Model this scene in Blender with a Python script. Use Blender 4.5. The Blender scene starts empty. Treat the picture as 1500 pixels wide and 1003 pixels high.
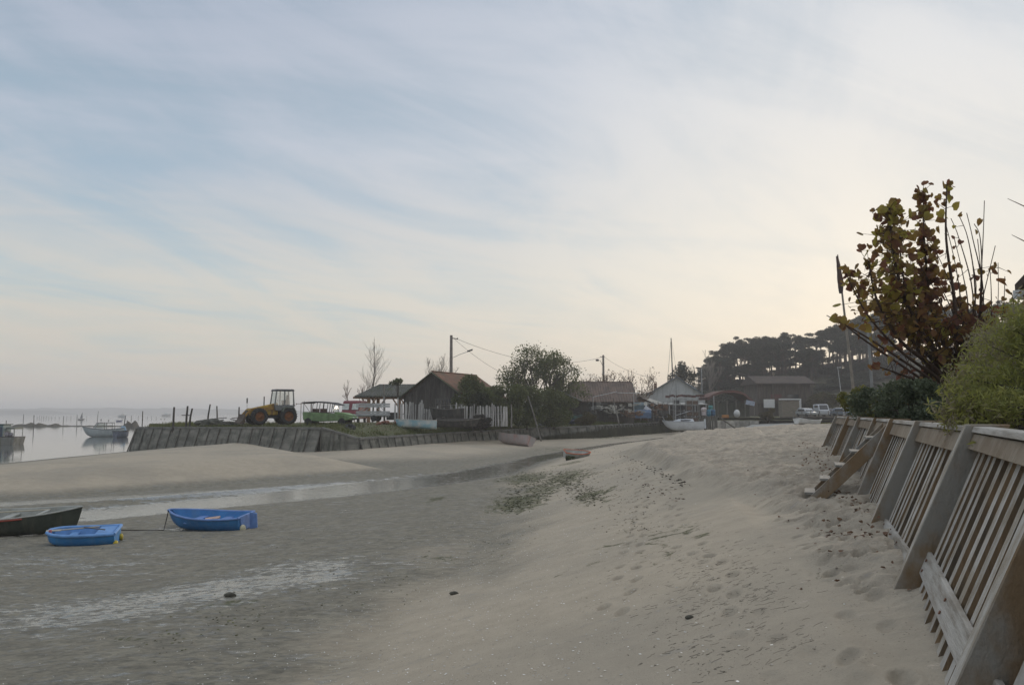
import bpy, math, random
import numpy as np
from mathutils import Vector, Matrix, Euler

SC = bpy.context.scene
COL = SC.collection
R = math.radians
random.seed(7)
rng = np.random.default_rng(7)

# ------------------------------------------------------------------ camera
CAM_Z = 3.7
PITCH = R(5.05)
cam_d = bpy.data.cameras.new('camera')
cam_d.lens = 28.0
cam_d.sensor_width = 36.0
cam_d.clip_start = 0.05
cam_d.clip_end = 20000
cam = bpy.data.objects.new('camera', cam_d)
COL.objects.link(cam)
cam.location = (0, 0, CAM_Z)
cam.rotation_euler = (R(90) + PITCH, 0, 0)
SC.camera = cam

# ------------------------------------------------------------------ world
SUN_AZ, SUN_EL = R(24), R(9)
W = bpy.data.worlds.new('World')
SC.world = W
W.use_nodes = True
nt = W.node_tree
nt.nodes.clear()
class NB:
    """tiny node-building helper"""
    def __init__(s, nt): s.nt = nt
    def n(s, t, **kw):
        nd = s.nt.nodes.new(t)
        for k, v in kw.items():
            if k[0] == '_': setattr(nd, k[1:], v)
        return nd
    def link(s, a, b): s.nt.links.new(a, b)
    def val(s, sock, v):
        if hasattr(v, 'node'): s.link(v, sock)
        else: sock.default_value = v
    def math(s, op, a, b=0.0, c=0.0, clamp=False):
        nd = s.nt.nodes.new('ShaderNodeMath'); nd.operation = op; nd.use_clamp = clamp
        s.val(nd.inputs[0], a); s.val(nd.inputs[1], b); s.val(nd.inputs[2], c)
        return nd.outputs[0]
    def mix(s, f, a, b, blend='MIX'):
        nd = s.nt.nodes.new('ShaderNodeMix'); nd.data_type = 'RGBA'; nd.blend_type = blend
        s.val(nd.inputs[0], f)
        for i, v in ((6, a), (7, b)):
            if hasattr(v, 'node'): s.link(v, nd.inputs[i])
            else: nd.inputs[i].default_value = (*v, 1)
        return nd.outputs[2]
    def sstep(s, x, lo, hi, a=0.0, b=1.0):
        nd = s.nt.nodes.new('ShaderNodeMapRange'); nd.interpolation_type = 'SMOOTHSTEP'
        s.val(nd.inputs[0], x)
        nd.inputs[1].default_value = lo; nd.inputs[2].default_value = hi
        nd.inputs[3].default_value = a; nd.inputs[4].default_value = b
        return nd.outputs[0]
    def noise(s, vec, scale, detail=4, rough=.55, dist=0.0, out=0):
        nd = s.nt.nodes.new('ShaderNodeTexNoise')
        if vec is not None: s.link(vec, nd.inputs['Vector'])
        nd.inputs['Scale'].default_value = scale; nd.inputs['Detail'].default_value = detail
        nd.inputs['Roughness'].default_value = rough; nd.inputs['Distortion'].default_value = dist
        return nd.outputs[out]
    def mapping(s, vec, scale=(1, 1, 1), rot=(0, 0, 0), loc=(0, 0, 0)):
        nd = s.nt.nodes.new('ShaderNodeMapping')
        s.link(vec, nd.inputs[0]); nd.inputs[1].default_value = loc
        nd.inputs[2].default_value = rot; nd.inputs[3].default_value = scale
        return nd.outputs[0]
    def ramp(s, f, stops):
        nd = s.nt.nodes.new('ShaderNodeValToRGB')
        cr = nd.color_ramp
        while len(cr.elements) < len(stops): cr.elements.new(.5)
        for e, (p, c) in zip(cr.elements, stops):
            e.position = p; e.color = (*c, 1)
        s.val(nd.inputs[0], f)
        return nd.outputs[0]

def srgb(r, g, b):
    return tuple((c / 255 / 12.92) if c / 255 <= .04045 else ((c / 255 + .055) / 1.055) ** 2.4 for c in (r, g, b))

b = NB(nt)
tc = b.n('ShaderNodeTexCoord')
sep = b.n('ShaderNodeSeparateXYZ'); b.link(tc.outputs['Generated'], sep.inputs[0])
el = b.math('ARCSINE', sep.outputs[2])                       # elevation
az = b.math('ARCTAN2', sep.outputs[0], sep.outputs[1])       # 0 = +Y, to the right positive
eln = b.math('DIVIDE', el, R(90), clamp=True)
# clear-air colours seen away from the sun and towards it, by elevation; overhead brightened to lift ground light
cold = b.ramp(eln, [(0.0, srgb(206, 198, 188)), (.02, srgb(205, 198, 188)), (.055, srgb(197, 199, 192)), (.10, srgb(181, 196, 202)), (.17, srgb(160, 180, 197)), (.27, srgb(147, 166, 184)), (.33, srgb(138, 158, 178)), (.48, srgb(190, 199, 208)), (1, srgb(232, 232, 232))])
warm = b.ramp(eln, [(0.0, srgb(236, 214, 186)), (.02, srgb(235, 217, 191)), (.07, srgb(224, 218, 206)), (.13, srgb(211, 214, 214)), (.22, srgb(197, 205, 215)), (.30, srgb(182, 194, 208)), (.34, srgb(176, 189, 204)), (.5, srgb(212, 216, 220)), (1, srgb(238, 236, 232))])
azf = b.sstep(az, R(-30), R(32))
azb = b.sstep(b.math('ABSOLUTE', az), R(80), R(170), 1, .25)   # behind the camera the sky is the cold side again
azm = b.math('MULTIPLY', azf, azb)
clear = b.mix(azm, cold, warm)
# cirrus: streaks drawn out in a sheet high above (direction projected onto a plane)
den = b.math('MAXIMUM', b.math('ADD', sep.outputs[2], .16), .02)
px = b.math('DIVIDE', sep.outputs[0], den); py = b.math('DIVIDE', sep.outputs[1], den)
cv = b.n('ShaderNodeCombineXYZ'); b.link(px, cv.inputs[0]); b.link(py, cv.inputs[1])
m1 = b.mapping(b.mapping(cv.outputs[0], (1, 1, 1), (0, 0, R(30))), (2.1, .75, 1))
c1 = b.noise(m1, .9, 9, .60, 1.3)
m2 = b.mapping(b.mapping(cv.outputs[0], (1, 1, 1), (0, 0, R(68)), (3.1, 1.7, 0)), (2.6, .8, 1))
c2 = b.noise(m2, .9, 9, .60, 1.1)
m3 = b.mapping(cv.outputs[0], (1, 1, 1), (0, 0, R(30)), (7, 2, 0))
c3 = b.noise(m3, .35, 4, .5, .4)
cl = b.math('ADD', b.math('MULTIPLY', c1, .45), b.math('ADD', b.math('MULTIPLY', c2, .35), b.math('MULTIPLY', c3, .3)))
clm = b.sstep(cl, .44, .64)
cloudc = b.mix(azm, b.ramp(eln, [(0, srgb(205, 194, 184)), (.09, srgb(218, 208, 194)), (.2, srgb(194, 198, 210)), (.35, srgb(176, 184, 203)), (1, srgb(225, 226, 230))]),
               b.ramp(eln, [(0, srgb(246, 230, 206)), (.10, srgb(238, 231, 218)), (.25, srgb(229, 229, 230)), (.4, srgb(219, 220, 227)), (1, srgb(238, 236, 234))]))
skycol = b.mix(b.math('MULTIPLY', clm, .66), clear, cloudc)
gap = b.sstep(cl, .53, .42)
skycol = b.mix(b.math('MULTIPLY', gap, .17), skycol, b.mix(azm, srgb(158, 182, 200), srgb(192, 205, 212)))
# glow of the hidden low sun behind the cloud
sund = Vector((math.sin(SUN_AZ) * math.cos(SUN_EL), math.cos(SUN_AZ) * math.cos(SUN_EL), math.sin(SUN_EL)))
dt = b.n('ShaderNodeVectorMath', _operation='DOT_PRODUCT'); b.link(tc.outputs['Generated'], dt.inputs[0]); dt.inputs[1].default_value = sund
glow = b.sstep(dt.outputs['Value'], .90, 1.0)
skycol = b.mix(b.math('MULTIPLY', glow, .22), skycol, srgb(250, 242, 226))
sky = b.n('ShaderNodeTexSky'); sky.sky_type = 'NISHITA'; sky.sun_disc = False
sky.sun_elevation = SUN_EL; sky.sun_rotation = SUN_AZ
bg1 = b.n('ShaderNodeBackground'); b.link(sky.outputs[0], bg1.inputs[0]); bg1.inputs[1].default_value = .06
bg2 = b.n('ShaderNodeBackground'); b.link(skycol, bg2.inputs[0]); bg2.inputs[1].default_value = 1.0
ms = b.n('ShaderNodeMixShader'); ms.inputs[0].default_value = .93
b.link(bg1.outputs[0], ms.inputs[1]); b.link(bg2.outputs[0], ms.inputs[2])
wo = b.n('ShaderNodeOutputWorld'); b.link(ms.outputs[0], wo.inputs[0])

# ------------------------------------------------------------------ sun (veiled, low, behind the pines)
sl = bpy.data.lights.new('sun', 'SUN'); sl.energy = 1.0; sl.angle = R(14); sl.color = (1, .84, .66)
so = bpy.data.objects.new('sun', sl); COL.objects.link(so)
so.rotation_euler = (-sund).to_track_quat('-Z', 'Y').to_euler()

SC.view_settings.view_transform = 'Standard'
SC.view_settings.look = 'None'
SC.view_settings.exposure = 0.17
SC.view_settings.gamma = 1.0
SC.render.engine = 'CYCLES'
SC.cycles.max_bounces = 5
SC.cycles.diffuse_bounces = 2
SC.cycles.glossy_bounces = 3
SC.cycles.transmission_bounces = 4
SC.cycles.transparent_max_bounces = 8
SC.cycles.volume_bounces = 1
SC.cycles.caustics_reflective = False
SC.cycles.caustics_refractive = False
SC.cycles.sample_clamp_indirect = 4
SC.cycles.use_denoising = True

# ------------------------------------------------------------------ pixel -> world helpers (used only to measure where things stand)
F = 1500 * 28 / 36
def at(u, v, Y):
    x = (u - 750) / F; y = -(v - 501.5) / F
    dy = math.cos(PITCH) - y * math.sin(PITCH); dz = math.sin(PITCH) + y * math.cos(PITCH)
    t = Y / dy
    return Vector((x * t, Y, CAM_Z + dz * t))
def gat(u, v, z):
    x = (u - 750) / F; y = -(v - 501.5) / F
    dy = math.cos(PITCH) - y * math.sin(PITCH); dz = math.sin(PITCH) + y * math.cos(PITCH)
    t = (z - CAM_Z) / dz
    return Vector((x * t, dy * t, z))

# ------------------------------------------------------------------ tags and mesh builders
def tag(o, label=None, cat=None, group=None, kind=None):
    if label: o['label'] = label
    if cat: o['category'] = cat
    if group: o['group'] = group
    if kind: o['kind'] = kind
    return o
def empty(name, loc, rz=0, label=None, cat=None, group=None):
    o = bpy.data.objects.new(name, None); COL.objects.link(o)
    o.location = loc; o.rotation_euler = (0, 0, rz); o.empty_display_size = .3
    return tag(o, label, cat, group)
def copy_tree(o, parent=None):
    kids = list(o.children)
    c = o.copy(); COL.objects.link(c)
    if parent is not None: c.parent = parent
    for k in kids: copy_tree(k, c)
    return c

def frame_z(d, hint=None):
    d = Vector(d).normalized()
    a = Vector(hint) if hint is not None else (Vector((0, 0, 1)) if abs(d.z) < .95 else Vector((1, 0, 0)))
    s = d.cross(a).normalized(); t = s.cross(d).normalized()
    return d, s, t

class MB:
    def __init__(s): s.v = []; s.f = []; s.sm = []
    def add(s, vs, fs, smooth=False):
        o = len(s.v); s.v += [tuple(x) for x in vs]; s.f += [tuple(i + o for i in f) for f in fs]; s.sm += [smooth] * len(fs)
        return s
    def box(s, c, size, rot=None, taper=1.0):
        hx, hy, hz = size[0] / 2, size[1] / 2, size[2] / 2
        vs = []
        for z in (-1, 1):
            k = taper if z > 0 else 1
            for x, y in ((-1, -1), (1, -1), (1, 1), (-1, 1)): vs.append(Vector((x * hx * k, y * hy * k, z * hz)))
        if rot is not None:
            m = Euler(rot).to_matrix() if not isinstance(rot, Matrix) else rot
            vs = [m @ v for v in vs]
        c = Vector(c)
        return s.add([v + c for v in vs], [(0, 3, 2, 1), (4, 5, 6, 7), (0, 1, 5, 4), (1, 2, 6, 5), (2, 3, 7, 6), (3, 0, 4, 7)])
    def bar(s, a, b_, w, h=None, hint=None):
        a, b_ = Vector(a), Vector(b_); h = h or w
        d, sx, t = frame_z(b_ - a, hint)
        vs = []
        for p in (a, b_):
            for i, j in ((-1, -1), (1, -1), (1, 1), (-1, 1)): vs.append(p + sx * i * w / 2 + t * j * h / 2)
        return s.add(vs, [(0, 1, 2, 3), (4, 7, 6, 5), (0, 4, 5, 1), (1, 5, 6, 2), (2, 6, 7, 3), (3, 7, 4, 0)])
    def tube(s, pts, r, n=8, cap=True):
        pts = [Vector(p) for p in pts]
        rs = r if isinstance(r, (list, tuple)) else [r] * len(pts)
        vs = []; fs = []
        _, sx, t = frame_z(pts[-1] - pts[0])
        for i, p in enumerate(pts):
            d = (pts[min(i + 1, len(pts) - 1)] - pts[max(i - 1, 0)]).normalized()
            sx = (sx - d * sx.dot(d))
            if sx.length < 1e-4: _, sx, t = frame_z(d)
            sx.normalize(); t = d.cross(sx)
            for k in range(n):
                a = 2 * math.pi * k / n
                vs.append(p + (sx * math.cos(a) + t * math.sin(a)) * rs[i])
        for i in range(len(pts) - 1):
            for k in range(n):
                k2 = (k + 1) % n
                fs.append((i * n + k, i * n + k2, (i + 1) * n + k2, (i + 1) * n + k))
        s.add(vs, fs, n > 4)
        if cap:
            s.add(vs[:n], [tuple(range(n))[::-1]]); s.add(vs[-n:], [tuple(range(n))])
        return s
    def prism(s, poly, a, b_):
        """closed polygon (list of Vector) extruded from +a to +b_ (vectors)"""
        n = len(poly); a, b_ = Vector(a), Vector(b_)
        vs = [Vector(p) + a for p in poly] + [Vector(p) + b_ for p in poly]
        fs = [tuple(range(n))[::-1], tuple(range(n, 2 * n))] + [(i, (i + 1) % n, (i + 1) % n + n, i + n) for i in range(n)]
        return s.add(vs, fs)
    def lathe(s, prof, c=(0, 0, 0), n=16, axis='Z', smooth=True):
        c = Vector(c); vs = []; fs = []
        for (r_, h) in prof:
            for k in range(n):
                a = 2 * math.pi * k / n
                p = (r_ * math.cos(a), r_ * math.sin(a), h)
                if axis == 'Y': p = (p[0], p[2], p[1])
                if axis == 'X': p = (p[2], p[0], p[1])
                vs.append(c + Vector(p))
        for i in range(len(prof) - 1):
            for k in range(n):
                fs.append((i * n + k, i * n + (k + 1) % n, (i + 1) * n + (k + 1) % n, (i + 1) * n + k))
        return s.add(vs, fs, smooth)
    def blob(s, c, r3, n=10, m=7, jit=0.0, smooth=True):
        c = Vector(c); vs = []; fs = []
        for i in range(m + 1):
            th = math.pi * i / m
            for k in range(n):
                a = 2 * math.pi * k / n; q = 1 + random.uniform(-jit, jit)
                vs.append(c + Vector((r3[0] * math.sin(th) * math.cos(a), r3[1] * math.sin(th) * math.sin(a), r3[2] * math.cos(th))) * 1 * 1 if jit == 0 else
                          c + Vector((r3[0] * math.sin(th) * math.cos(a), r3[1] * math.sin(th) * math.sin(a), r3[2] * math.cos(th))) * q)
        for i in range(m):
            for k in range(n): fs.append((i * n + k, (i + 1) * n + k, (i + 1) * n + (k + 1) % n, i * n + (k + 1) % n))
        return s.add(vs, fs, smooth)
    def build(s, name, mat_, parent=None, bevel=0.0, loc=None):
        me = bpy.data.meshes.new(name); me.from_pydata(s.v, [], s.f)
        me.polygons.foreach_set('use_smooth', s.sm)
        me.materials.append(mat_); me.update()
        o = bpy.data.objects.new(name, me); COL.objects.link(o)
        if parent is not None: o.parent = parent
        if loc is not None: o.location = loc
        if bevel:
            md = o.modifiers.new('bevel', 'BEVEL'); md.width = bevel; md.segments = 1; md.limit_method = 'ANGLE'
        return o
def np_mesh(name, verts, faces, mat_, parent=None, smooth=False):
    """verts (n,3), faces (m,k) numpy"""
    me = bpy.data.meshes.new(name)
    n, m, k = len(verts), len(faces), faces.shape[1]
    me.vertices.add(n); me.vertices.foreach_set('co', np.ascontiguousarray(verts, np.float32).ravel())
    me.loops.add(m * k); me.loops.foreach_set('vertex_index', np.ascontiguousarray(faces, np.int32).ravel())
    me.polygons.add(m); me.polygons.foreach_set('loop_start', np.arange(0, m * k, k, dtype=np.int32))
    me.polygons.foreach_set('loop_total', np.full(m, k, np.int32))
    me.polygons.foreach_set('use_smooth', np.full(m, smooth, bool))
    me.update(calc_edges=True); me.materials.append(mat_)
    o = bpy.data.objects.new(name, me); COL.objects.link(o)
    if parent is not None: o.parent = parent
    return o

# ------------------------------------------------------------------ materials
MATS = {}
def mat(name, col, rough=.7, var=.25, scale=3.0, bump=.0, bscale=20., metal=0.0, col2=None, grain=None, spec=.4, streak=None, island=0.0, trans=0.0, sharp=0.0):
    """painted / wooden / stony surface with noise in colour, roughness and relief.
    grain: axis stretched noise (sx,sy,sz).  streak: vertical weathering colour.  island: random tone per loose piece"""
    if name in MATS: return MATS[name]
    m = bpy.data.materials.new(name); m.use_nodes = True; MATS[name] = m
    nt = m.node_tree; nt.nodes.clear(); q = NB(nt)
    tc = q.n('ShaderNodeTexCoord'); vec = tc.outputs['Object']
    if grain: vec = q.mapping(vec, grain)
    n1 = q.noise(vec, scale, 6, .6)
    n1s = q.sstep(n1, .3 + sharp, .7 - sharp)
    c2 = col2 if col2 else tuple(c * (1 - var) for c in col)
    c1 = col if col2 else tuple(min(1, c * (1 + var * .5)) for c in col)
    c = q.mix(n1s, c1, c2)
    if streak:
        sv = q.mapping(tc.outputs['Object'], (1, 1, .12))
        sn = q.noise(sv, 2.2, 5, .65)
        c = q.mix(q.sstep(sn, .48, .68), c, streak)
    if island:
        g = q.n('ShaderNodeNewGeometry')
        hs = q.n('ShaderNodeHueSaturation'); q.link(c, hs.inputs['Color'])
        q.link(q.math('ADD', q.math('MULTIPLY', g.outputs['Random Per Island'], island * 2), 1 - island), hs.inputs['Value'])
        c = hs.outputs[0]
    p = q.n('ShaderNodeBsdfPrincipled'); q.link(c, p.inputs['Base Color'])
    q.link(q.math('ADD', q.math('MULTIPLY', n1, .3), rough - .15, clamp=True), p.inputs['Roughness'])
    p.inputs['Metallic'].default_value = metal
    p.inputs['Specular IOR Level'].default_value = spec
    if bump:
        bn = q.noise(vec, bscale, 5, .6)
        bp = q.n('ShaderNodeBump'); bp.inputs['Strength'].default_value = bump; bp.inputs['Distance'].default_value = .02
        q.link(bn, bp.inputs['Height']); q.link(bp.outputs[0], p.inputs['Normal'])
    out = q.n('ShaderNodeOutputMaterial')
    if trans:
        t = q.n('ShaderNodeBsdfTranslucent'); q.link(c, t.inputs[0])
        mx = q.n('ShaderNodeMixShader'); mx.inputs[0].default_value = trans
        q.link(p.outputs[0], mx.inputs[1]); q.link(t.outputs[0], mx.inputs[2]); q.link(mx.outputs[0], out.inputs[0])
    else: q.link(p.outputs[0], out.inputs[0])
    return m
def leafmat(name, cols, trans=.35, rough=.6):
    """each leaf takes its own tone from a ramp of colours"""
    m = bpy.data.materials.new(name); m.use_nodes = True; MATS[name] = m
    nt = m.node_tree; nt.nodes.clear(); q = NB(nt)
    g = q.n('ShaderNodeNewGeometry')
    tc = q.n('ShaderNodeTexCoord')
    big = q.noise(tc.outputs['Object'], .6, 2, .5)
    f = q.math('ADD', q.math('MULTIPLY', g.outputs['Random Per Island'], .6), q.math('MULTIPLY', q.sstep(big, .35, .65), .4), clamp=True)
    st = [(i / max(1, len(cols) - 1), c) for i, c in enumerate(cols)]
    c = q.ramp(f, st)
    p = q.n('ShaderNodeBsdfPrincipled'); q.link(c, p.inputs['Base Color']); p.inputs['Roughness'].default_value = rough
    p.inputs['Specular IOR Level'].default_value = .25
    t = q.n('ShaderNodeBsdfTranslucent'); q.link(c, t.inputs[0])
    mx = q.n('ShaderNodeMixShader'); mx.inputs[0].default_value = trans
    q.link(p.outputs[0], mx.inputs[1]); q.link(t.outputs[0], mx.inputs[2])
    out = q.n('ShaderNodeOutputMaterial'); q.link(mx.outputs[0], out.inputs[0])
    return m
def glassmat(name, tint=(.8, .85, .85), alpha=.28):
    m = bpy.data.materials.new(name); m.use_nodes = True; q = NB(m.node_tree); m.node_tree.nodes.clear()
    tr = q.n('ShaderNodeBsdfTransparent'); tr.inputs[0].default_value = (*tint, 1)
    gl = q.n('ShaderNodeBsdfGlossy'); gl.inputs['Roughness'].default_value = .08; gl.inputs[0].default_value = (.9, .9, .9, 1)
    mx = q.n('ShaderNodeMixShader'); mx.inputs[0].default_value = alpha
    q.link(tr.outputs[0], mx.inputs[1]); q.link(gl.outputs[0], mx.inputs[2])
    out = q.n('ShaderNodeOutputMaterial'); q.link(mx.outputs[0], out.inputs[0])
    MATS[name] = m
    return m

WOODG = mat('weathered_grey_wood', (.17, .16, .145), .85, .4, 2.5, .5, 30, grain=(3, 3, .4), island=.25, streak=(.08, .065, .05))
WOODD = mat('dark_weathered_boards', (.085, .078, .07), .85, .4, 2, .4, 25, grain=(4, 4, .4), island=.3)
WOODB = mat('brown_wood', (.16, .10, .06), .8, .35, 2, .4, 25, grain=(3, 3, .4), island=.15)
WOODO = mat('orange_brown_timber', (.30, .16, .08), .75, .3, 3, .3, 20, grain=(3, 3, .5))
BARK = mat('bark', (.085, .072, .06), .9, .4, 6, .6, 20)
BARKL = mat('pale_bark', (.17, .15, .13), .9, .3, 6, .3, 20)
METD = mat('dark_metal', (.05, .05, .052), .5, .3, 5, metal=.5)
METG = mat('galvanised_metal', (.42, .43, .44), .5, .2, 5, metal=.7)
RUST = mat('rusty_metal', (.20, .09, .05), .8, .4, 6, .4, 20, col2=(.10, .06, .045))
WHITE = mat('white_paint', (.62, .63, .62), .45, .12, 4)
DWHITE = mat('dirty_white_paint', (.46, .46, .43), .6, .25, 3, streak=(.30, .29, .25))
BLACK = mat('black_rubber', (.025, .025, .026), .8, .3, 8, .3, 30)
GLASS = glassmat('window_glass')
DGLASS = mat('dark_window', (.03, .035, .04), .15, .2, 3, spec=.6)
# ------------------------------------------------------------------ numpy noise
_perm = rng.random((512, 512))
def vnoise(x, y, seed=0):
    xi = np.floor(x).astype(np.int64); yi = np.floor(y).astype(np.int64)
    fx = x - xi; fy = y - yi
    fx = fx * fx * (3 - 2 * fx); fy = fy * fy * (3 - 2 * fy)
    xi = xi + seed * 37; yi = yi + seed * 91
    a = _perm[xi % 512, yi % 512]; b_ = _perm[(xi + 1) % 512, yi % 512]
    c = _perm[xi % 512, (yi + 1) % 512]; d = _perm[(xi + 1) % 512, (yi + 1) % 512]
    return (a * (1 - fx) + b_ * fx) * (1 - fy) + (c * (1 - fx) + d * fx) * fy
def fbm(x, y, o=4, seed=0):
    s = 0; a = .5; t = 0
    for i in range(o):
        s = s + a * vnoise(x, y, seed + i); t += a; x = x * 2.03 + 5.1; y = y * 2.03 + 1.7; a *= .5
    return s / t
def ss(t):
    t = np.clip(t, 0, 1); return t * t * (3 - 2 * t)
def pdist(x, y, pts):
    """distance to a polyline and the interpolated third value along it"""
    best = np.full(np.shape(x), 1e9); val = np.zeros(np.shape(x)); wid = np.zeros(np.shape(x))
    for p, q in zip(pts[:-1], pts[1:]):
        dx, dy = q[0] - p[0], q[1] - p[1]; L = dx * dx + dy * dy
        t = np.clip(((x - p[0]) * dx + (y - p[1]) * dy) / L, 0, 1)
        d = np.hypot(x - p[0] - t * dx, y - p[1] - t * dy)
        m = d < best
        best = np.where(m, d, best); val = np.where(m, p[2] + t * (q[2] - p[2]), val)
        wid = np.where(m, p[3] + t * (q[3] - p[3]), wid)
    return best, val, wid

# ------------------------------------------------------------------ the beach: tables along Y (distance), metres
TY = [-10, 0, 3, 7, 15, 25, 45, 52, 58, 66, 87, 105, 130]
T = dict(
    Xw=[-2, 1.0, 1.8, 3.2, 6.3, 10, 16, 20, 25, 32, 44, 60, 75],
    Xs=[-1, .8, 1.5, 2.5, 4.0, 4.3, 5.4, 8.5, 17.5, 25, 38, 54, 68],
    zb=[2.5, 2.5, 2.45, 2.30, 2.12, 1.95, 1.62, 1.6, 1.6, 1.5, 1.6, 2.1, 2.6],
    ztp=[2.7, 2.68, 2.64, 2.54, 2.46, 2.4, 2.36, 2.38, 2.75, 2.9, 2.95, 3.0, 3.05],
    zw=[2.75, 2.74, 2.72, 2.55, 2.68, 2.86, 2.95, 2.97, 3.0, 3.0, 3.0, 3.0, 3.05],
    Xt=[-4, -3.2, -2.6, -2.2, -1.0, -.2, .8, 2.6, 5.5, 10, 19, 30, 44],
    zt=[1.15, 1.1, 1.05, 1.0, .85, .75, .62, .7, .75, .8, 1.0, 1.4, 2.1],
    zf=[.9, .8, .72, .62, .42, .32, .25, .28, .3, .35, .55, .95, 1.9])
CH = [(-44, 21, -.05, 3), (-30, 22.5, .05, 2.2), (-16.4, 26.4, .12, 1.6), (-12.6, 31.0, .15, 1.7), (-8.9, 35.2, .17, 2.0), (-5.2, 40.5, .2, 2.3), (-2, 45.5, .24, 1.7), (1.2, 57, .3, 1.0), (5, 68, .5, 1.2), (10.6, 82, .75, 1.0), (17, 92, .95, 1.0), (25, 103, 1.15, 1.0), (33, 114, 1.5, .8), (40, 124, 2.0, .6)]
CH2 = [(-34, 25, .05, .9), (-20, 29.5, .12, .9), (-12, 35.5, .17, 1.0), (-7, 40.5, .2, 1.2), (-2, 45.5, .24, 1.2)]
WPATH = [(-36.0, 77.0, 2.36), (-15.2, 64.0, 2.57), (-12.2, 64.0, 1.72), (-7.3, 77.0, 1.78), (.8, 91.0, 1.93), (10.0, 96.5, 2.22), (21.7, 112.0, 2.50), (28.6, 116.0, 2.65)]

def ground(x, y, fine=True):
    x = np.asarray(x, float); y = np.asarray(y, float)
    g = {k: np.interp(y, TY, v) for k, v in T.items()}
    z = g['zf'] + (g['zt'] - g['zf']) * ss((x - g['Xt'] + 8) / 8)
    z = z + (g['zb'] - g['zt']) * np.clip((x - g['Xt']) / (g['Xs'] - g['Xt']), 0, 1) ** 1.15
    wv = (fbm(x * .8, y * .35, 3, 3) - .5) * .9
    sc = ss((x + wv - g['Xs']) / .9)
    z = z + (g['ztp'] - g['zb']) * sc
    z = z + (g['zw'] - g['ztp']) * np.clip((x - g['Xs'] - .9) / np.maximum(.5, g['Xw'] - g['Xs'] - .9), 0, 1)
    # sand bar between the stream and the dike
    lx = [-60, -30, -19.5, -16, -12, -6.5, -5.5]; ly = [23, 26.5, 30.4, 34.5, 39.5, 45.5, 46.5]
    d1 = (y - np.interp(x, lx, ly)) * .72
    d2 = (-5.6 - (x - 0)) - (y - 46.5) * .55
    bar = ss(np.minimum(d1, d2 * 1.1) / 6.5) * .85
    barz = .27 + bar + (fbm(x * .07, y * .07, 2, 9) - .5) * .35 * (bar > 0) * bar + (fbm(x * .45, y * .9, 3, 19) - .5) * .14 * bar
    z = np.where((x < -4) & (bar > 0), np.maximum(z, barz), z)
    # bank of clean sand in front of the long low wall
    dw, _, _ = pdist(x, y, [(-11, 64.5, 0, 0), (-6.9, 76.6, 0, 0), (-.6, 88, 0, 0)])
    z = np.maximum(z, .85 - dw * .045)
    d, zc, wc = pdist(x, y, CH)
    carve = zc + np.maximum(0, d - wc) ** 1.3 * .11
    z = np.minimum(z, np.where(x < 30, carve + .0, carve))
    lim = np.minimum((x + 37.5 + (fbm(y * .05, x * .02, 2, 5) - .5) * 3) * .085, 5)
    z = np.minimum(z, np.where(x < -12, lim, 99))
    z = np.where(y > 60, z, z)
    if fine:
        dist = np.hypot(x, y)
        z = z + (fbm(x * .35, y * .35, 3, 11) - .5) * .10 * ss((z - .3) / .6)
        up = sc * ss((x - g['Xs'] + .2) / 1.2) + .0
        z = z + up * (fbm(x * 1.9, y * 1.9, 4, 21) - .5) * .26
        z = z + up * (np.abs(fbm(x * 3.6, y * 3.6, 3, 31) - .5)) * -.26
    return z

PRINTS = []
def trail(pts, step=.42, off=.11, size=(.15, .065), dep=.05, jit=.02):
    for (x0, y0), (x1, y1) in zip(pts[:-1], pts[1:]):
        L = math.hypot(x1 - x0, y1 - y0); n = max(1, int(L / step)); dx, dy = (x1 - x0) / L, (y1 - y0) / L
        for i in range(n):
            s = 1 if i % 2 else -1
            x = x0 + dx * step * i - dy * off * s + random.gauss(0, jit); y = y0 + dy * step * i + dx * off * s + random.gauss(0, jit)
            PRINTS.append((x, y, math.atan2(dy, dx) + random.gauss(0, .12), size[0] * random.uniform(.85, 1.15), size[1], dep * random.uniform(.5, 1.25) * (1 if y > 6.5 else .45)))
g_ = lambda u, v, z: tuple(gat(u, v, z)[:2])
trail([g_(895, 905, 1.75), g_(915, 850, 1.8), g_(925, 800, 1.85), g_(935, 750, 1.9), g_(940, 705, 1.85), g_(915, 670, 1.75), g_(900, 655, 1.6)])
trail([g_(1290, 960, 2.5), g_(1270, 900, 2.45), g_(1250, 850, 2.4), g_(1215, 790, 2.4), g_(1190, 740, 2.5), g_(1150, 700, 2.5)], dep=.055)
trail([g_(1090, 900, 2.15), g_(1040, 840, 2.0), g_(1000, 780, 1.95), g_(985, 740, 1.95), g_(960, 700, 1.9)], dep=.03, jit=.06)
trail([g_(1180, 1000, 2.35), g_(1120, 940, 2.2), g_(1090, 900, 2.15)], dep=.025, jit=.06)
for _ in range(120):
    y = random.uniform(6.0, 26); x0 = np.interp(y, TY, T['Xs']); x1 = np.interp(y, TY, T['Xw'])
    x = random.uniform(x0 + .2, x1 - .2)
    PRINTS.append((x, y, random.uniform(0, 3), random.uniform(.09, .14), random.uniform(.045, .08), random.uniform(.015, .045)))

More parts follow.
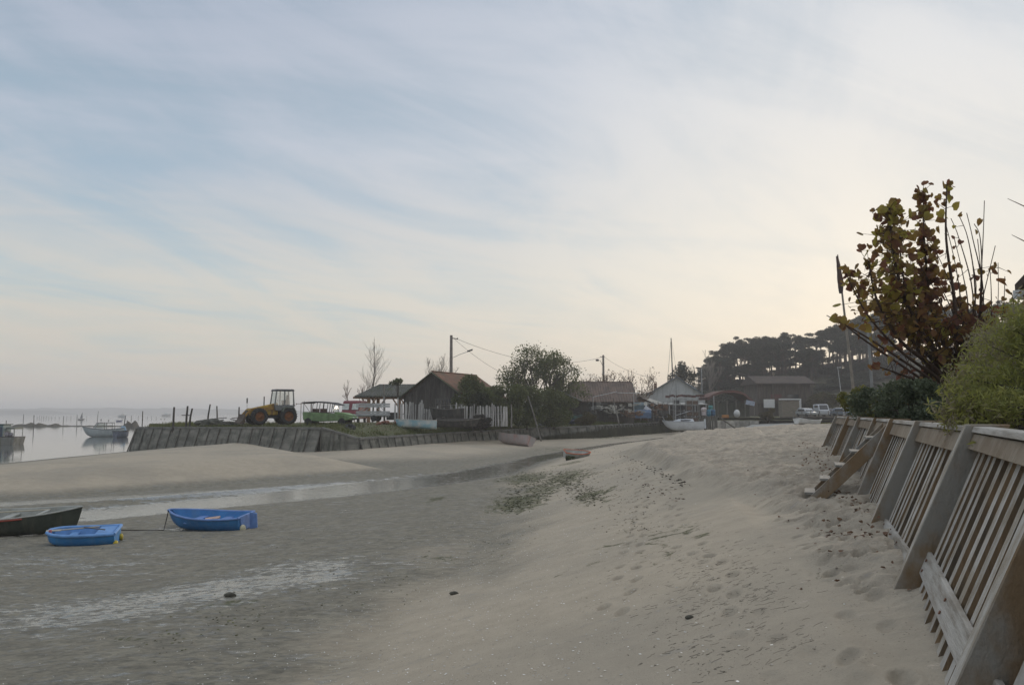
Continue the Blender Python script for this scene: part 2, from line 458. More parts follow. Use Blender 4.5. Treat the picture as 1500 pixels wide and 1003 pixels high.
NR, NC = 900, 820
t = np.linspace(0, 1, NR)
y0, y1 = 2.0, 140.0
rows = y0 * (y1 / y0) ** t
rows = np.concatenate([np.linspace(-8, 1.9, 40), rows])
c = np.linspace(-1, 1, NC)
XX = np.empty((len(rows), NC)); YY = np.empty_like(XX)
for i, y in enumerate(rows):
    w = 6.0 + .80 * max(y, 0)
    XX[i] = c * w + max(y, 0) * .0; YY[i] = y
ZZ = ground(XX, YY)
PR = np.zeros_like(XX)
for (x, y, a, lx, ly, dp) in PRINTS:
    i0 = np.searchsorted(rows, y - .3); i1 = np.searchsorted(rows, y + .3)
    sx, sy = XX[i0:i1], YY[i0:i1]
    u = ((sx - x) * math.cos(a) + (sy - y) * math.sin(a)) / lx; v = (-(sx - x) * math.sin(a) + (sy - y) * math.cos(a)) / ly
    r = np.hypot(u, v)
    ZZ[i0:i1] += np.where(r < 1, -dp * (1 - r ** 3), 0) + np.exp(-((r - 1.25) / .3) ** 2) * dp * .3
    PR[i0:i1] = np.maximum(PR[i0:i1], np.where(r < 1.15, 1 - (r / 1.15) ** 4, 0) * min(1, dp / .03))
# ripple relief of the flat (real relief, close enough to be seen)
Xt = np.interp(YY, TY, T['Xt'])
flat = ss((Xt + 1.5 + (fbm(XX * .5, YY * .35, 4, 44) - .5) * 4.0 - XX) / 2.6)
cd, cz, cw = pdist(XX, YY, CH)
cd2, cz2, cw2 = pdist(XX, YY, CH2)
lxx = np.interp(XX, [-60, -30, -19.5, -16, -12, -6.5, -5.5], [23, 26.5, 30.4, 34.5, 39.5, 45.5, 46.5])
onbar = ss((ZZ - .33) / .25) * (YY > lxx - 1)
flat = flat * (1 - onbar)
rip = np.sin((YY * .93 + XX * .25 + (fbm(XX * .9, YY * .9, 2, 50) - .5) * 1.6) * 2 * math.pi / .17 + (fbm(XX * 2.2, YY * 2.2, 2, 55)) * 5)
fade = ss((26 - YY) / 10)
ZZ += rip * .006 * flat * fade * ss((fbm(XX * .5, YY * .5, 2, 58) - .25) / .3)
ZZ += (fbm(XX * 6, YY * 6, 3, 61) - .5) * .022 * flat * fade
# masks (what the ground is made of and how wet it is)
n1 = fbm(XX * .18, YY * .5, 4, 70)
wet = 1.06 * np.exp(-(cd / (cw * 1.25)) ** 4)
wet = np.maximum(wet, .9 * np.exp(-(cd2 / (cw2 * 1.0)) ** 4))
d3, _, _ = pdist(XX, YY, [(-7.0, 12.9, 0, 0), (-5.6, 13.7, 0, 0), (-4.0, 15.3, 0, 0)])
wet = np.maximum(wet, .86 * np.exp(-(d3 / 1.9) ** 2.0))
d4, _, _ = pdist(XX, YY, [(-13.5, 19.0, 0, 0), (-9, 17.5, 0, 0)])
wet = np.maximum(wet, .5 * np.exp(-(d4 / 1.3) ** 2))
wet = np.maximum(wet, .62 * ss((.13 - ZZ) / .12) * (XX < -20))
wet = np.maximum(wet, .22 * flat)
for (u_, v_, L_) in ((304, 772, 1.35), (122, 794, .95), (20, 781, 1.9), (-60, 781, 1.9)):   # wet hollows the hulls have pressed; dark wet tone also paints their contact shadow
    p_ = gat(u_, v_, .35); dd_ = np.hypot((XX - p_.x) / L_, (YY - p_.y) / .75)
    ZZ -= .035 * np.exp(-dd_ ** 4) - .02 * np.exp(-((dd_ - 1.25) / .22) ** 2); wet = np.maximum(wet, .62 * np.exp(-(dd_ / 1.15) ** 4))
dry = sc_up = ss((XX - np.interp(YY, TY, T['Xs']) + (fbm(XX * .8, YY * .35, 3, 3) - .5) * .9) / .9)
# green weed patches near the little dinghy and thin films on the flat
alg = np.zeros_like(XX)
for (u, v, z, rx, ry, k) in ((770, 700, .75, 1.5, 5.5, .76), (760, 735, .85, 1.2, 3.5, .9), (830, 700, 1.1, 1.5, 5.5, .70), (800, 715, 1.0, 1.6, 4, .7), (720, 685, .5, 1.2, 4, .6), (870, 730, 1.35, .9, 2.5, .62), (745, 700, .7, .9, 4, .6), (640, 738, .45, .6, 2.0, .62), (835, 675, .9, 1.6, 3, .6), (885, 640, .8, 6, 7, .55), (820, 655, .6, 4, 7, .5), (650, 815, .85, .6, .7, .55), (340, 908, .5, .6, .35, .58), (260, 870, .5, .3, .3, .4), (330, 875, .5, .14, .1, .9), (210, 970, .5, .5, .3, .5), (950, 790, 1.9, 1.6, 3, .42), (1200, 830, 2.4, .4, .5, .4)):
    p = gat(u, v, z)
    alg = np.maximum(alg, k * np.exp(-(((XX - p.x) / rx) ** 2 + ((YY - p.y) / ry) ** 2)))
Z_ = ZZ
verts = np.stack([XX, YY, ZZ], -1).reshape(-1, 3)
nr, nc = XX.shape
idx = np.arange(nr * nc).reshape(nr, nc)
faces = np.stack([idx[:-1, :-1], idx[:-1, 1:], idx[1:, 1:], idx[1:, :-1]], -1).reshape(-1, 4)

# sand material
m = bpy.data.materials.new('beach_sand'); m.use_nodes = True; q = NB(m.node_tree); m.node_tree.nodes.clear()
tcg = q.n('ShaderNodeTexCoord'); vec = tcg.outputs['Object']
def att(n):
    a = q.n('ShaderNodeAttribute'); a.attribute_name = n; return a.outputs['Fac']
a_wet, a_flat, a_dry, a_alg = att('wet'), att('flat'), att('dry'), att('weed')
big = q.noise(vec, .22, 5, .55)
mid = q.noise(vec, 2.6, 6, .65)
fin = q.noise(vec, 55, 4, .7)
st = q.noise(q.mapping(vec, (.8, 2.4, 1)), 1.4, 6, .6, .6)
smooth_sand = q.mix(q.sstep(mid, .3, .7), (.445, .385, .297), (.385, .332, .255))
dry_sand = q.mix(q.sstep(mid, .3, .7), (.49, .425, .335), (.36, .307, .243))
mud = q.mix(q.sstep(mid, .3, .72), (.262, .243, .19), (.17, .156, .12))
mud = q.mix(q.math('MULTIPLY', q.sstep(q.noise(q.mapping(vec, (5.2, 9.5, 1), (0, 0, R(10))), 1.0, 4, .6, .8), .46, .60), .5), mud, (.10, .096, .078))
c = q.mix(a_dry, smooth_sand, dry_sand)
c = q.mix(q.math('MULTIPLY', q.sstep(big, .42, .62), .35), c, (.24, .225, .19))
c = q.mix(a_flat, c, mud)
c = q.mix(q.math('MULTIPLY', q.sstep(fin, .52, .75), .35), c, (.14, .125, .10))
c = q.mix(q.math('MULTIPLY', q.math('MULTIPLY', att('turned'), q.sstep(mid, .3, .6)), .42), c, (.15, .13, .095))
# specks: shell grit, crumbs of weed
vo = q.n('ShaderNodeTexVoronoi'); vo.inputs['Scale'].default_value = 26; q.link(vec, vo.inputs['Vector'])
spk = q.math('MULTIPLY', q.math('LESS_THAN', vo.outputs['Distance'], .16), q.math('GREATER_THAN', q.noise(vec, 3.0, 3, .6), .53))
c = q.mix(q.math('MULTIPLY', spk, .7), c, (.075, .065, .05))
# weed
wn = q.noise(q.mapping(vec, (1.4, .7, 1)), 1.6, 7, .72, 1.2)
wf = q.sstep(q.math('ADD', q.math('ADD', q.math('MULTIPLY', wn, .7), q.math('MULTIPLY', q.noise(vec, 6, 4, .7), .3)), q.math('MULTIPLY', a_alg, .36)), .66, .73)
c = q.mix(q.math('MULTIPLY', wf, .9), c, q.mix(q.sstep(mid, .35, .65), (.05, .052, .022), (.10, .105, .04)))
# water film: filled where low, broken by ripples and streaks
rn = q.noise(q.mapping(vec, (.7, 2.2, 1), (0, 0, R(-36))), 1.1, 7, .72, .8)
rn2 = q.noise(q.mapping(vec, (3.6, 7.0, 1), (0, 0, R(10))), 1.3, 3, .55, .6)
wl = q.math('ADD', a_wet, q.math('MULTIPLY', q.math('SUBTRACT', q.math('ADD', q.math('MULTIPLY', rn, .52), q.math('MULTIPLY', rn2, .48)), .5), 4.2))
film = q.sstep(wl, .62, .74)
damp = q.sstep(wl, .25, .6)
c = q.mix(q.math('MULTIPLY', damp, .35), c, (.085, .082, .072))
p = q.n('ShaderNodeBsdfPrincipled'); q.link(c, p.inputs['Base Color'])
rg = q.math('SUBTRACT', .9, q.math('MULTIPLY', damp, .42))
rgm = q.n('ShaderNodeMix'); q.link(film, rgm.inputs[0]); q.link(rg, rgm.inputs[2]); rgm.inputs[3].default_value = .12
q.link(rgm.outputs[0], p.inputs['Roughness'])
p.inputs['Specular IOR Level'].default_value = .45
h = q.math('ADD', q.math('MULTIPLY', mid, .5), q.math('MULTIPLY', fin, .22))
# ripple marks continue into the distance as fine relief
wv = q.n('ShaderNodeTexWave'); wv.wave_type = 'BANDS'; wv.bands_direction = 'Y'; wv.inputs['Scale'].default_value = 1.1
wv.inputs['Distortion'].default_value = 5; wv.inputs['Detail'].default_value = 3; q.link(q.mapping(vec, (1, 1, 1), (0, 0, R(12))), wv.inputs['Vector'])
h = q.math('ADD', h, q.math('MULTIPLY', q.math('MULTIPLY', wv.outputs['Fac'], a_flat), .22))
h = q.math('ADD', h, q.math('MULTIPLY', q.math('MULTIPLY', rn2, a_flat), 1.3))
lumps = q.noise(vec, 4.2, 6, .62)
h = q.math('ADD', h, q.math('MULTIPLY', q.math('MULTIPLY', lumps, a_dry), 3.2))
bp = q.n('ShaderNodeBump'); bp.inputs['Distance'].default_value = .05
q.link(h, bp.inputs['Height'])
q.link(q.math('SUBTRACT', .80, q.math('MULTIPLY', film, .72)), bp.inputs['Strength'])
q.link(bp.outputs[0], p.inputs['Normal'])
out = q.n('ShaderNodeOutputMaterial'); q.link(p.outputs[0], out.inputs[0])
beach = np_mesh('beach_sand', verts, faces, m, smooth=True)
tag(beach, kind='structure')
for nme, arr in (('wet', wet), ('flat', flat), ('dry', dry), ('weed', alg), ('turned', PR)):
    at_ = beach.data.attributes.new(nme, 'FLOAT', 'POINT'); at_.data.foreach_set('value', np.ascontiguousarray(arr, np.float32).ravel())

def gz(x, y): return float(ground(np.array([x]), np.array([y]))[0])

# ------------------------------------------------------------------ water
m = bpy.data.materials.new('calm_sea'); m.use_nodes = True; q = NB(m.node_tree); m.node_tree.nodes.clear()
tcg = q.n('ShaderNodeTexCoord'); vec = tcg.outputs['Object']
p = q.n('ShaderNodeBsdfPrincipled'); p.inputs['Base Color'].default_value = (.10, .115, .115, 1); p.inputs['Roughness'].default_value = .06
p.inputs['IOR'].default_value = 1.33
p.inputs['Specular IOR Level'].default_value = .5
rp = q.noise(q.mapping(vec, (.6, 1.8, 1)), 1.1, 3, .5)
rp2 = q.noise(q.mapping(vec, (.02, .05, 1)), 1, 3, .5)
bp = q.n('ShaderNodeBump'); bp.inputs['Distance'].default_value = .02
q.link(q.sstep(rp2, .3, .7, .10, .28), bp.inputs['Strength']); q.link(rp, bp.inputs['Height']); q.link(bp.outputs[0], p.inputs['Normal'])
out = q.n('ShaderNodeOutputMaterial'); q.link(p.outputs[0], out.inputs[0])
sea = MB().add([(-9000, -200, 0), (9000, -200, 0), (9000, 9000, 0), (-9000, 9000, 0)], [(0, 1, 2, 3)]).build('sea_water', m)
tag(sea, kind='structure')
seabed = MB().add([(-9050, -250, -3.0), (9050, -250, -3.0), (9050, 9050, -3.0), (-9050, 9050, -3.0)], [(0, 1, 2, 3)]).build('seabed', mat('seabed_mud', (.12, .11, .09)))
tag(seabed, kind='structure')

# far shore: a low wooded strip across the bay, and the fainter coast behind it
FARM = mat('far_wooded_shore', (.045, .055, .045), .95, .3, .02)
def far_ridge(name, x0, x1, Y, hs, depth, seed, n=160):
    vs = []; fs = []
    for i in range(n + 1):
        f = i / n; x = x0 + (x1 - x0) * f
        h = np.interp(f, [k[0] for k in hs], [k[1] for k in hs]) * (.7 + .6 * float(fbm(np.array([f * 30.0]), np.array([seed * 3.3]), 4, seed)[0]))
        vs += [(x, Y, -.5), (x, Y + depth * .2, h), (x, Y + depth * .7, h * .9), (x, Y + depth, -.5)]
    for i in range(n):
        for k in range(3): fs.append((i * 4 + k, (i + 1) * 4 + k, (i + 1) * 4 + k + 1, i * 4 + k + 1))
    o = MB().add(vs, fs).build(name, FARM); return tag(o, kind='structure')
far_ridge('far_shore', -1320, -1080, 1900, [(0, 5), (.25, 8), (.55, 10), (.8, 8), (1, .2)], 120, 3)
far_ridge('far_shore', -1900, -1050, 2300, [(0, 13), (.3, 14), (.6, 17), (1, 17)], 300, 5)
far_ridge('far_shore', -1060, -200, 2300, [(0, 17), (.3, 14), (.6, 8), (1, 3)], 300, 6)

# ------------------------------------------------------------------ land behind the dike, garden behind the timber wall, hill
GRS = mat('rough_grass', (.085, .10, .035), .95, .5, 1.6, .9, 14, col2=(.13, .115, .07))
GRAV = mat('sandy_track', (.24, .22, .18), .95, .35, .8, .6, 10, col2=(.15, .14, .105))
# grassy bank: rows marching back from the top of the dike
PTS = []
for (p, q_) in zip(WPATH[:-1], WPATH[1:]):
    L = math.hypot(q_[0] - p[0], q_[1] - p[1]); n = max(2, int(L / .8))
    for i in range(n): f = i / n; PTS.append((p[0] + (q_[0] - p[0]) * f, p[1] + (q_[1] - p[1]) * f, p[2] + (q_[2] - p[2]) * f))
PTS.append(WPATH[-1])
PTS.append((70, 118.0, 2.9)); 
def landz(x, y):
    return 2.62 + .45 * float(ss(np.array((x - 5) / 25.0))) 
def backY(x): return float(np.interp(x, [-36, -30, -22, -14, 0, 12, 30, 80], [79.5, 84, 92, 98, 108, 128, 165, 175]))
OFF = [0, .3, .8, 1.6, 3, 5, 8, 12, 18, 26, 36, 50, 70]
vs = []
for (x, y, zt_) in PTS:
    B = backY(x)
    for k, d in enumerate(OFF):
        yy = min(y + .25 + d, B); base = zt_ - .10 + (landz(x, yy) - zt_ + .1) * float(ss(np.array((d - .4) / 9.0)))
        z = base + (float(fbm(np.array([x * .6]), np.array([yy * .6]), 3, 4)[0]) - .5) * (.22 if 0 < k else 0)
        vs.append((x, yy, z))
    vs.append((x - (1.5 if x < 0 else 0), B + 1.5, -.8))
K = len(OFF) + 1
fs = [(i * K + k, (i + 1) * K + k, (i + 1) * K + k + 1, i * K + k + 1) for i in range(len(PTS) - 1) for k in range(K - 1)]
land = MB().add(vs, fs, True).build('grassy_ground', GRS); tag(land, kind='structure')
LANDPTS = vs

# car park and quay ground, then the wooded hill
vs = []; fs = []; nx, ny = 70, 60
def hillz(x, y):
    r = float(ss(np.array((y - 160 + (x - 60) * .25) / 70.0)))
    h = np.interp(x, [20, 45, 80, 120, 200], [1.8, 7.4, 11.5, 16.5, 25])
    z = 2.98 + r * h + (y - 230 > 0) * (y - 230) * -.0
    return z + (float(fbm(np.array([x * .08]), np.array([y * .08]), 3, 8)[0]) - .5) * 1.0 * r
for i in range(nx + 1):
    for j in range(ny + 1):
        x = 14 + i / nx * 290; y = 119 + (j / ny) ** 1.3 * 330
        z = hillz(x, y)
        if y > 265: z -= (y - 265) * .18
        vs.append((x, y, z))
for i in range(nx):
    for j in range(ny):
        a = i * (ny + 1) + j; fs.append((a, a + ny + 1, a + ny + 2, a + 1))
hill = MB().add(vs, fs, True).build('wooded_hill_ground', mat('hill_undergrowth', (.05, .05, .03), .95, .4, .3, .5, 2, col2=(.09, .075, .045))); tag(hill, kind='structure')

# garden sheet behind the timber wall
GW = [(.98, .3), (2.08, 3.0), (3.24, 5.7), (4.24, 8.4), (5.25, 11.1), (6.25, 13.8), (7.15, 16.5), (8.1, 19.3), (8.9, 22.0)]
vs = []; 
for (x, y) in GW:
    for d in (.10, .6, 2, 5, 12, 30, 60):
        vs.append((x + d, y - d * .0, 3.42 + .1 * min(1, d / 5) + (random.uniform(-.04, .04) if d > 1 else 0)))
K = 7
fs = [(i * K + k, i * K + k + 1, (i + 1) * K + k + 1, (i + 1) * K + k) for i in range(len(GW) - 1) for k in range(K - 1)]
vs2 = [(8.95, 22.0, 3.42), (70, 22.0, 3.42), (70, 22.1, 2.6), (8.95, 22.1, 2.6)]
gmb = MB().add(vs, fs, True)
gard = gmb.build('garden_ground', GRS); tag(gard, kind='structure')

# concrete slipway running up between the sheds
m = mat('pale_concrete', (.36, .36, .34), .85, .3, .5, .4, 8, streak=(.24, .235, .22))
sl_ = MB()
A = [(33.5, 108, 1.55), (41, 122, 2.5), (53, 148, 3.13)]; Wd = [3.0, 3.0, 3.6]
vs = []
for (x, y, z), w in zip(A, Wd): vs += [(x - w * .8, y + w * .35, z), (x + w * .8, y - w * .35, z)]
sl_.add(vs + [(v[0], v[1], v[2] - .6) for v in vs], [(0, 1, 3, 2), (2, 3, 5, 4), (6, 8, 9, 7), (8, 10, 11, 9), (0, 2, 8, 6), (2, 4, 10, 8), (1, 7, 9, 3), (3, 9, 11, 5), (0, 6, 7, 1)])
tag(sl_.build('slipway', m), kind='structure')
def facemats(o, test, m2):
    """second material on the faces for which test(normal) holds"""
    o.data.materials.append(m2)
    for p_ in o.data.polygons:
        if test(p_.normal, p_.center): p_.material_index = 1

# ------------------------------------------------------------------ timber retaining wall (foreground right)
TGREY = mat('bleached_timber', (.43, .415, .385), .8, .3, 2.2, .5, 26, grain=(4, 4, .7), col2=(.27, .235, .185), island=.12, sharp=.06)
TGH = mat('bleached_board', (.43, .415, .385), .8, .3, 2.2, .4, 16, grain=(1.2, .5, 7), col2=(.22, .195, .16), sharp=.04)
TBRN = mat('tan_timber', (.31, .21, .12), .82, .4, 1.6, .5, 26, grain=(4, 4, .5), col2=(.12, .10, .075), island=.15)
TSIDE = mat('stained_plank_side', (.28, .265, .235), .85, .3, 1.5, .5, 22, grain=(1.2, 1.2, .7), col2=(.22, .15, .085), sharp=.12)
TEND = mat('tan_end_wood', (.24, .20, .15), .8, .3, 4, .4, 20, col2=(.17, .125, .08))
TOPZ = 3.6
LEAN = .42
wall = empty('timber_retaining_wall', (5.0, 11.0, 2.4), 0, 'tall leaning timber retaining wall of vertical slats with slanting plank buttresses beside the sand', 'retaining wall')
ORG = Vector((5.0, 11.0, 2.4))
tops = [Vector((x, y, 0)) for x, y in GW]
def wallframe(i):
    a = tops[max(0, i - 1)]; c = tops[min(len(tops) - 1, i + 1)]
    d = (c - a).normalized(); return d, Vector((-d.y, d.x, 0))
def onplane(T_, n, h, off=0.0):
    """a point h below the wall top, off = metres seaward of the leaning plane"""
    return Vector((T_.x, T_.y, TOPZ - h)) + n * (LEAN * h + off) - ORG
for i, T_ in enumerate(tops):
    d, n = wallframe(i)
    hh = 1.75 if i < 7 else 1.3
    topd = .16 if i else .16
    poly = [onplane(T_, n, -.02, .02), onplane(T_, n, hh, .04), onplane(T_, n, hh, -.25), onplane(T_, n, -.02, -.25)]
    o = MB().prism(poly, d * -.06, d * .06).build('post', TSIDE, wall, bevel=.006)
    facemats(o, lambda nn, c, n=n: abs(nn.dot((n + Vector((0, 0, .4))).normalized())) > .7, TGREY)
for i in range(len(tops) - 1):
    A_, B_ = tops[i], tops[i + 1]; d = (B_ - A_).normalized(); n = Vector((-d.y, d.x, 0)); L = (B_ - A_).length
    s = MB(); k = 0; x = .14
    while x < L - .12:
        P_ = A_ + d * x; jit = random.uniform(-.012, .012); hh = 1.72
        w = random.uniform(.095, .115); off = -.15 + random.uniform(-.01, .01)
        poly = [onplane(P_, n, .05, off + .045), onplane(P_, n, hh, off + .045), onplane(P_, n, hh, off - .055), onplane(P_, n, .05, off - .055)]
        s.prism(poly, d * (-w / 2 + jit), d * (w / 2 + jit)); x += .228; k += 1
    o = s.build('slat_panel', TBRN, wall)
    facemats(o, lambda nn, c, n=n: abs(nn.dot((n + Vector((0, 0, .4))).normalized())) > .7, TGREY)
    s = MB(); s.add([onplane(A_, n, .04, -.26), onplane(A_, n, 1.75, -.26), onplane(B_, n, 1.75, -.26), onplane(B_, n, .04, -.26)], [(0, 1, 2, 3)])
    s.add([onplane(A_, n, .04, -.29), onplane(A_, n, 1.75, -.29), onplane(B_, n, 1.75, -.29), onplane(B_, n, .04, -.29)], [(3, 2, 1, 0)])
    s.build('backing_boards', mat('dark_backing_boards', (.06, .045, .03), .9, .4, 3, .4, 20, grain=(3, 3, .5)), wall)  # very dark brown sheet closing the gaps behind the slats
    a0, b0 = A_ + d * .062, B_ - d * .062; hd_ = .15 if i < 2 else .19
    poly = [onplane(a0, n, .045, -.05), onplane(a0, n, hd_, -.05), onplane(a0, n, hd_, -.102), onplane(a0, n, .045, -.102)]
    o = MB().prism(poly, (0, 0, 0), b0 - a0).build('header_board', TSIDE if i % 2 == 0 else TEND, wall, bevel=.004)
    facemats(o, lambda nn, c: nn.z < -.3, TEND)
    poly = [onplane(a0, n, .035, -.03), onplane(a0, n, -.005, -.03), onplane(a0, n, -.005, -.13), onplane(a0, n, .035, -.13)]
    MB().prism(poly, (0, 0, 0), b0 - a0).build('cap_rail', TGH, wall, bevel=.004)
    if i <= 2:
        h0 = .88 if i < 2 else 1.0; poly = [onplane(a0, n, h0, -.08), onplane(a0, n, h0 + .15, -.08), onplane(a0, n, h0 + .15, -.108), onplane(a0, n, h0, -.108)]
        MB().prism(poly, (0, 0, 0), b0 - a0).build('lower_board', TGH, wall, bevel=.004)
        for e_ in (.05, .5, .95):
            for hh_ in (h0 + .04, h0 + .11):
                c_ = onplane(a0.lerp(b0, e_), n, hh_, -.077); MB().tube([c_, c_ + n * .006 + Vector((0, 0, .003))], .011, 8).build('bolt', RUST, wall)

# stairs down to the sand
d, n = wallframe(4)
C0 = tops[4] + d * .18
st_ = empty('beach_stairs', (4.4, 11.6, 2.5), 0, 'short wooden stairs with pale treads leading from the timber wall to the sand', 'stairs')
SO = Vector((4.4, 11.6, 2.5))
def sp(side, run, z): return C0 + d * side + n * run + Vector((0, 0, z)) - SO
for side in (0, .78):
    poly = [sp(side, .02, 3.56), sp(side, 1.30, 2.28), sp(side, 1.06, 2.28), sp(side, .02, 3.30)]
    o = MB().prism(poly, d * -.03, d * .03).build('stringer', TSIDE, st_, bevel=.004)
    facemats(o, lambda nn, c: nn.z > .3, TGREY)
for k in range(5):
    run = .22 + k * .215; z = 3.34 - k * .2
    MB().box(C0 + d * .39 + n * run + Vector((0, 0, z)) - SO, (.15, .70, .035), (0, 0, math.atan2(n.y, n.x))).build('tread', mat('pale_tread', (.27, .26, .235), .75, .2, 6, .3, 20, grain=(1, 6, 6)), st_, bevel=.004)

# low plank sheet closing the garden's far end
o = MB().add([(8.9, 22.02, 3.5), (9.4, 22.02, 2.3), (60, 22.0, 2.3), (60, 22.0, 3.5)], [(0, 1, 2, 3)]).add([(8.9, 22.07, 3.5), (60, 22.07, 3.5), (60, 22.07, 2.3), (8.9, 22.07, 2.3)], [(0, 1, 2, 3)]).build('end_plank_wall', TSIDE)
tag(o, 'low plank wall closing the far end of the hedge garden', 'retaining wall')

# ------------------------------------------------------------------ the old plank dike across the flat
DIKE = mat('dike_planks', (.24, .23, .20), .9, .35, .9, .6, 8, grain=(.6, .6, 2.2), col2=(.115, .115, .10), streak=(.07, .075, .06))
DPOST = mat('dike_posts', (.15, .145, .13), .9, .4, 2, .6, 10, grain=(3, 3, .4), col2=(.075, .075, .06))
DCAP = mat('dike_cap', (.23, .225, .21), .9, .35, 1.2, .6, 10, col2=(.12, .12, .11))
DWEED = mat('weedy_dike_foot', (.085, .088, .062), .95, .5, 1.4, .8, 6, grain=(2.5, 2.5, .3), col2=(.045, .048, .036))
def dike(name, pts, label, spacing, lean=.45, weedy=None, zb=-.4, rodw=.11):
    ox = Vector((pts[0][0], pts[0][1], 0))
    root = empty(name, ox, 0, label, 'sea wall', 'plank sea walls round the spit')
    P = [Vector(p_) - ox for p_ in pts]
    nrm = []
    for i in range(len(P)):
        a = P[max(0, i - 1)]; c = P[min(len(P) - 1, i + 1)]; dd = (c - a); dd.z = 0; dd.normalize(); nrm.append(Vector((dd.y, -dd.x, 0)))
    s = MB(); cap = MB(); wd = MB()
    for i in range(len(P) - 1):
        a, c = P[i], P[i + 1]; na, nc_ = nrm[i], nrm[i + 1]
        def low(p_, n_, z): return Vector((p_.x, p_.y, z)) + n_ * (lean * (p_.z - z) / 2.0)
        zs = [1.0, .72, .45, .2, 0]
        m_ = max(1, int((c - a).length / 2.0))
        for j in range(m_):
            p0 = a.lerp(c, j / m_); p1 = a.lerp(c, (j + 1) / m_); q0 = na.lerp(nc_, j / m_); q1 = na.lerp(nc_, (j + 1) / m_)
            zz = [1.0, .8, .6, .4, .2, 0.0]
            for k in range(5):
                def hz_(p_, f): return zb + (p_.z - .12 - zb) * f
                o1 = .03 * (k % 2); 
                s.add([low(p0, q0, hz_(p0, zz[k])) + q0 * o1, low(p0, q0, hz_(p0, zz[k + 1])) + q0 * o1, low(p1, q1, hz_(p1, zz[k + 1])) + q1 * o1, low(p1, q1, hz_(p1, zz[k])) + q1 * o1], [(0, 1, 2, 3)])
            s.add([p0 - q0 * .4, p1 - q1 * .4, p1 - q1 * .4 - Vector((0, 0, 2)), p0 - q0 * .4 - Vector((0, 0, 2))], [(0, 1, 2, 3)])
            w0, w1 = random.uniform(-.03, .03), random.uniform(-.02, .03)
            cap.prism([p0 + q0 * .10 + Vector((0, 0, w0)), p0 - q0 * .28 + Vector((0, 0, w0)), p0 - q0 * .28 + Vector((0, 0, w0 - .16)), p0 + q0 * .10 + Vector((0, 0, w0 - .16))], (0, 0, 0), (p1 - p0) * .985)
    s.build('planking', DIKE, root); cap.build('cap_beam', DCAP, root)
    # posts standing against the planks
    tot = 0
    for i in range(len(P) - 1):
        a, c = P[i], P[i + 1]; L = (c - a).length; m_ = max(1, round(L / spacing))
        for j in range(m_ + (1 if i == len(P) - 2 else 0)):
            f = j / m_; p0 = a.lerp(c, f); q0 = nrm[i].lerp(nrm[i + 1], f).normalized(); dirn = (c - a).normalized()
            t_ = p0 + q0 * .12 + Vector((0, 0, -.15 + random.uniform(-.02, .05))); zf = zb
            bt = Vector((p0.x, p0.y, zf)) + q0 * (lean * (p0.z - zf) / 2.0 + .13) + dirn * random.uniform(-.08, .14)
            MB().tube([t_, t_.lerp(bt, .5), bt], [rodw * .45, rodw * .5, rodw * .5], 7).build('post', DPOST, root)
            tot += 1
    return root
PL = WPATH
dike('plank_sea_wall', [PL[0], (-29.2, 72.8, 2.45), (-22, 68.2, 2.52), PL[1]], 'high grey plank sea wall under the yellow tractor', 1.32, lean=.62)
dike('plank_sea_wall', [(-36.0, 77.0, 2.36), (-37.6, 86, 2.3), (-33, 92, 2.0)][::-1], 'short seaward return of the grey plank sea wall', 1.6, lean=.6)
dike('plank_sea_wall', [PL[1], PL[2]], 'sloping corner of the plank sea wall below the green vehicle', 1.1, lean=.4)
dike('plank_sea_wall', [PL[2], PL[3], PL[4], PL[5]], 'long low plank sea wall curving in front of the wooden hut', 1.35, lean=.5, rodw=.10)
dk = dike('plank_sea_wall', [PL[5], PL[6], PL[7]], 'dark weedy far stretch of plank sea wall behind the white sailing boat', .75, lean=.2, rodw=.16)

# ------------------------------------------------------------------ boats
def hull_pts(L, B, D, bow_rake, sheer, tw, bowp, nose, rocker, flare, nst=18, ns=8, inset=0.0, floor=0.0):
    """stations stern (x=-L/2) -> bow (x=L/2)"""
    rows = []
    for i in range(nst + 1):
        t_ = i / nst
        w = (tw + (1 - tw) * math.sin(min(1, t_ / .45) * math.pi / 2)) if t_ < .45 else max(nose, (1 - ((t_ - .45) / .55) ** bowp) ** (.75 if bowp < 3 else .5))
        w = B / 2 * max(w, nose)
        zs = D + sheer * (abs(t_ - .4) / .6) ** 2
        zk = rocker * max(0, (t_ - .55) / .45) ** 2.2
        row = []
        for k in range(ns + 1):
            s = k / ns
            y = w * (s ** flare); z = zk + (zs - zk) * (s ** 1.55)
            x = -L / 2 + L * t_ + bow_rake * (s - 1) * max(0, (t_ - .6) / .4) ** 1.6
            if inset:
                y = max(0, y - inset); z = max(z, zk + floor) if s < 1 else z
            row.append(Vector((x, y, z)))
        rows.append(row)
    return rows
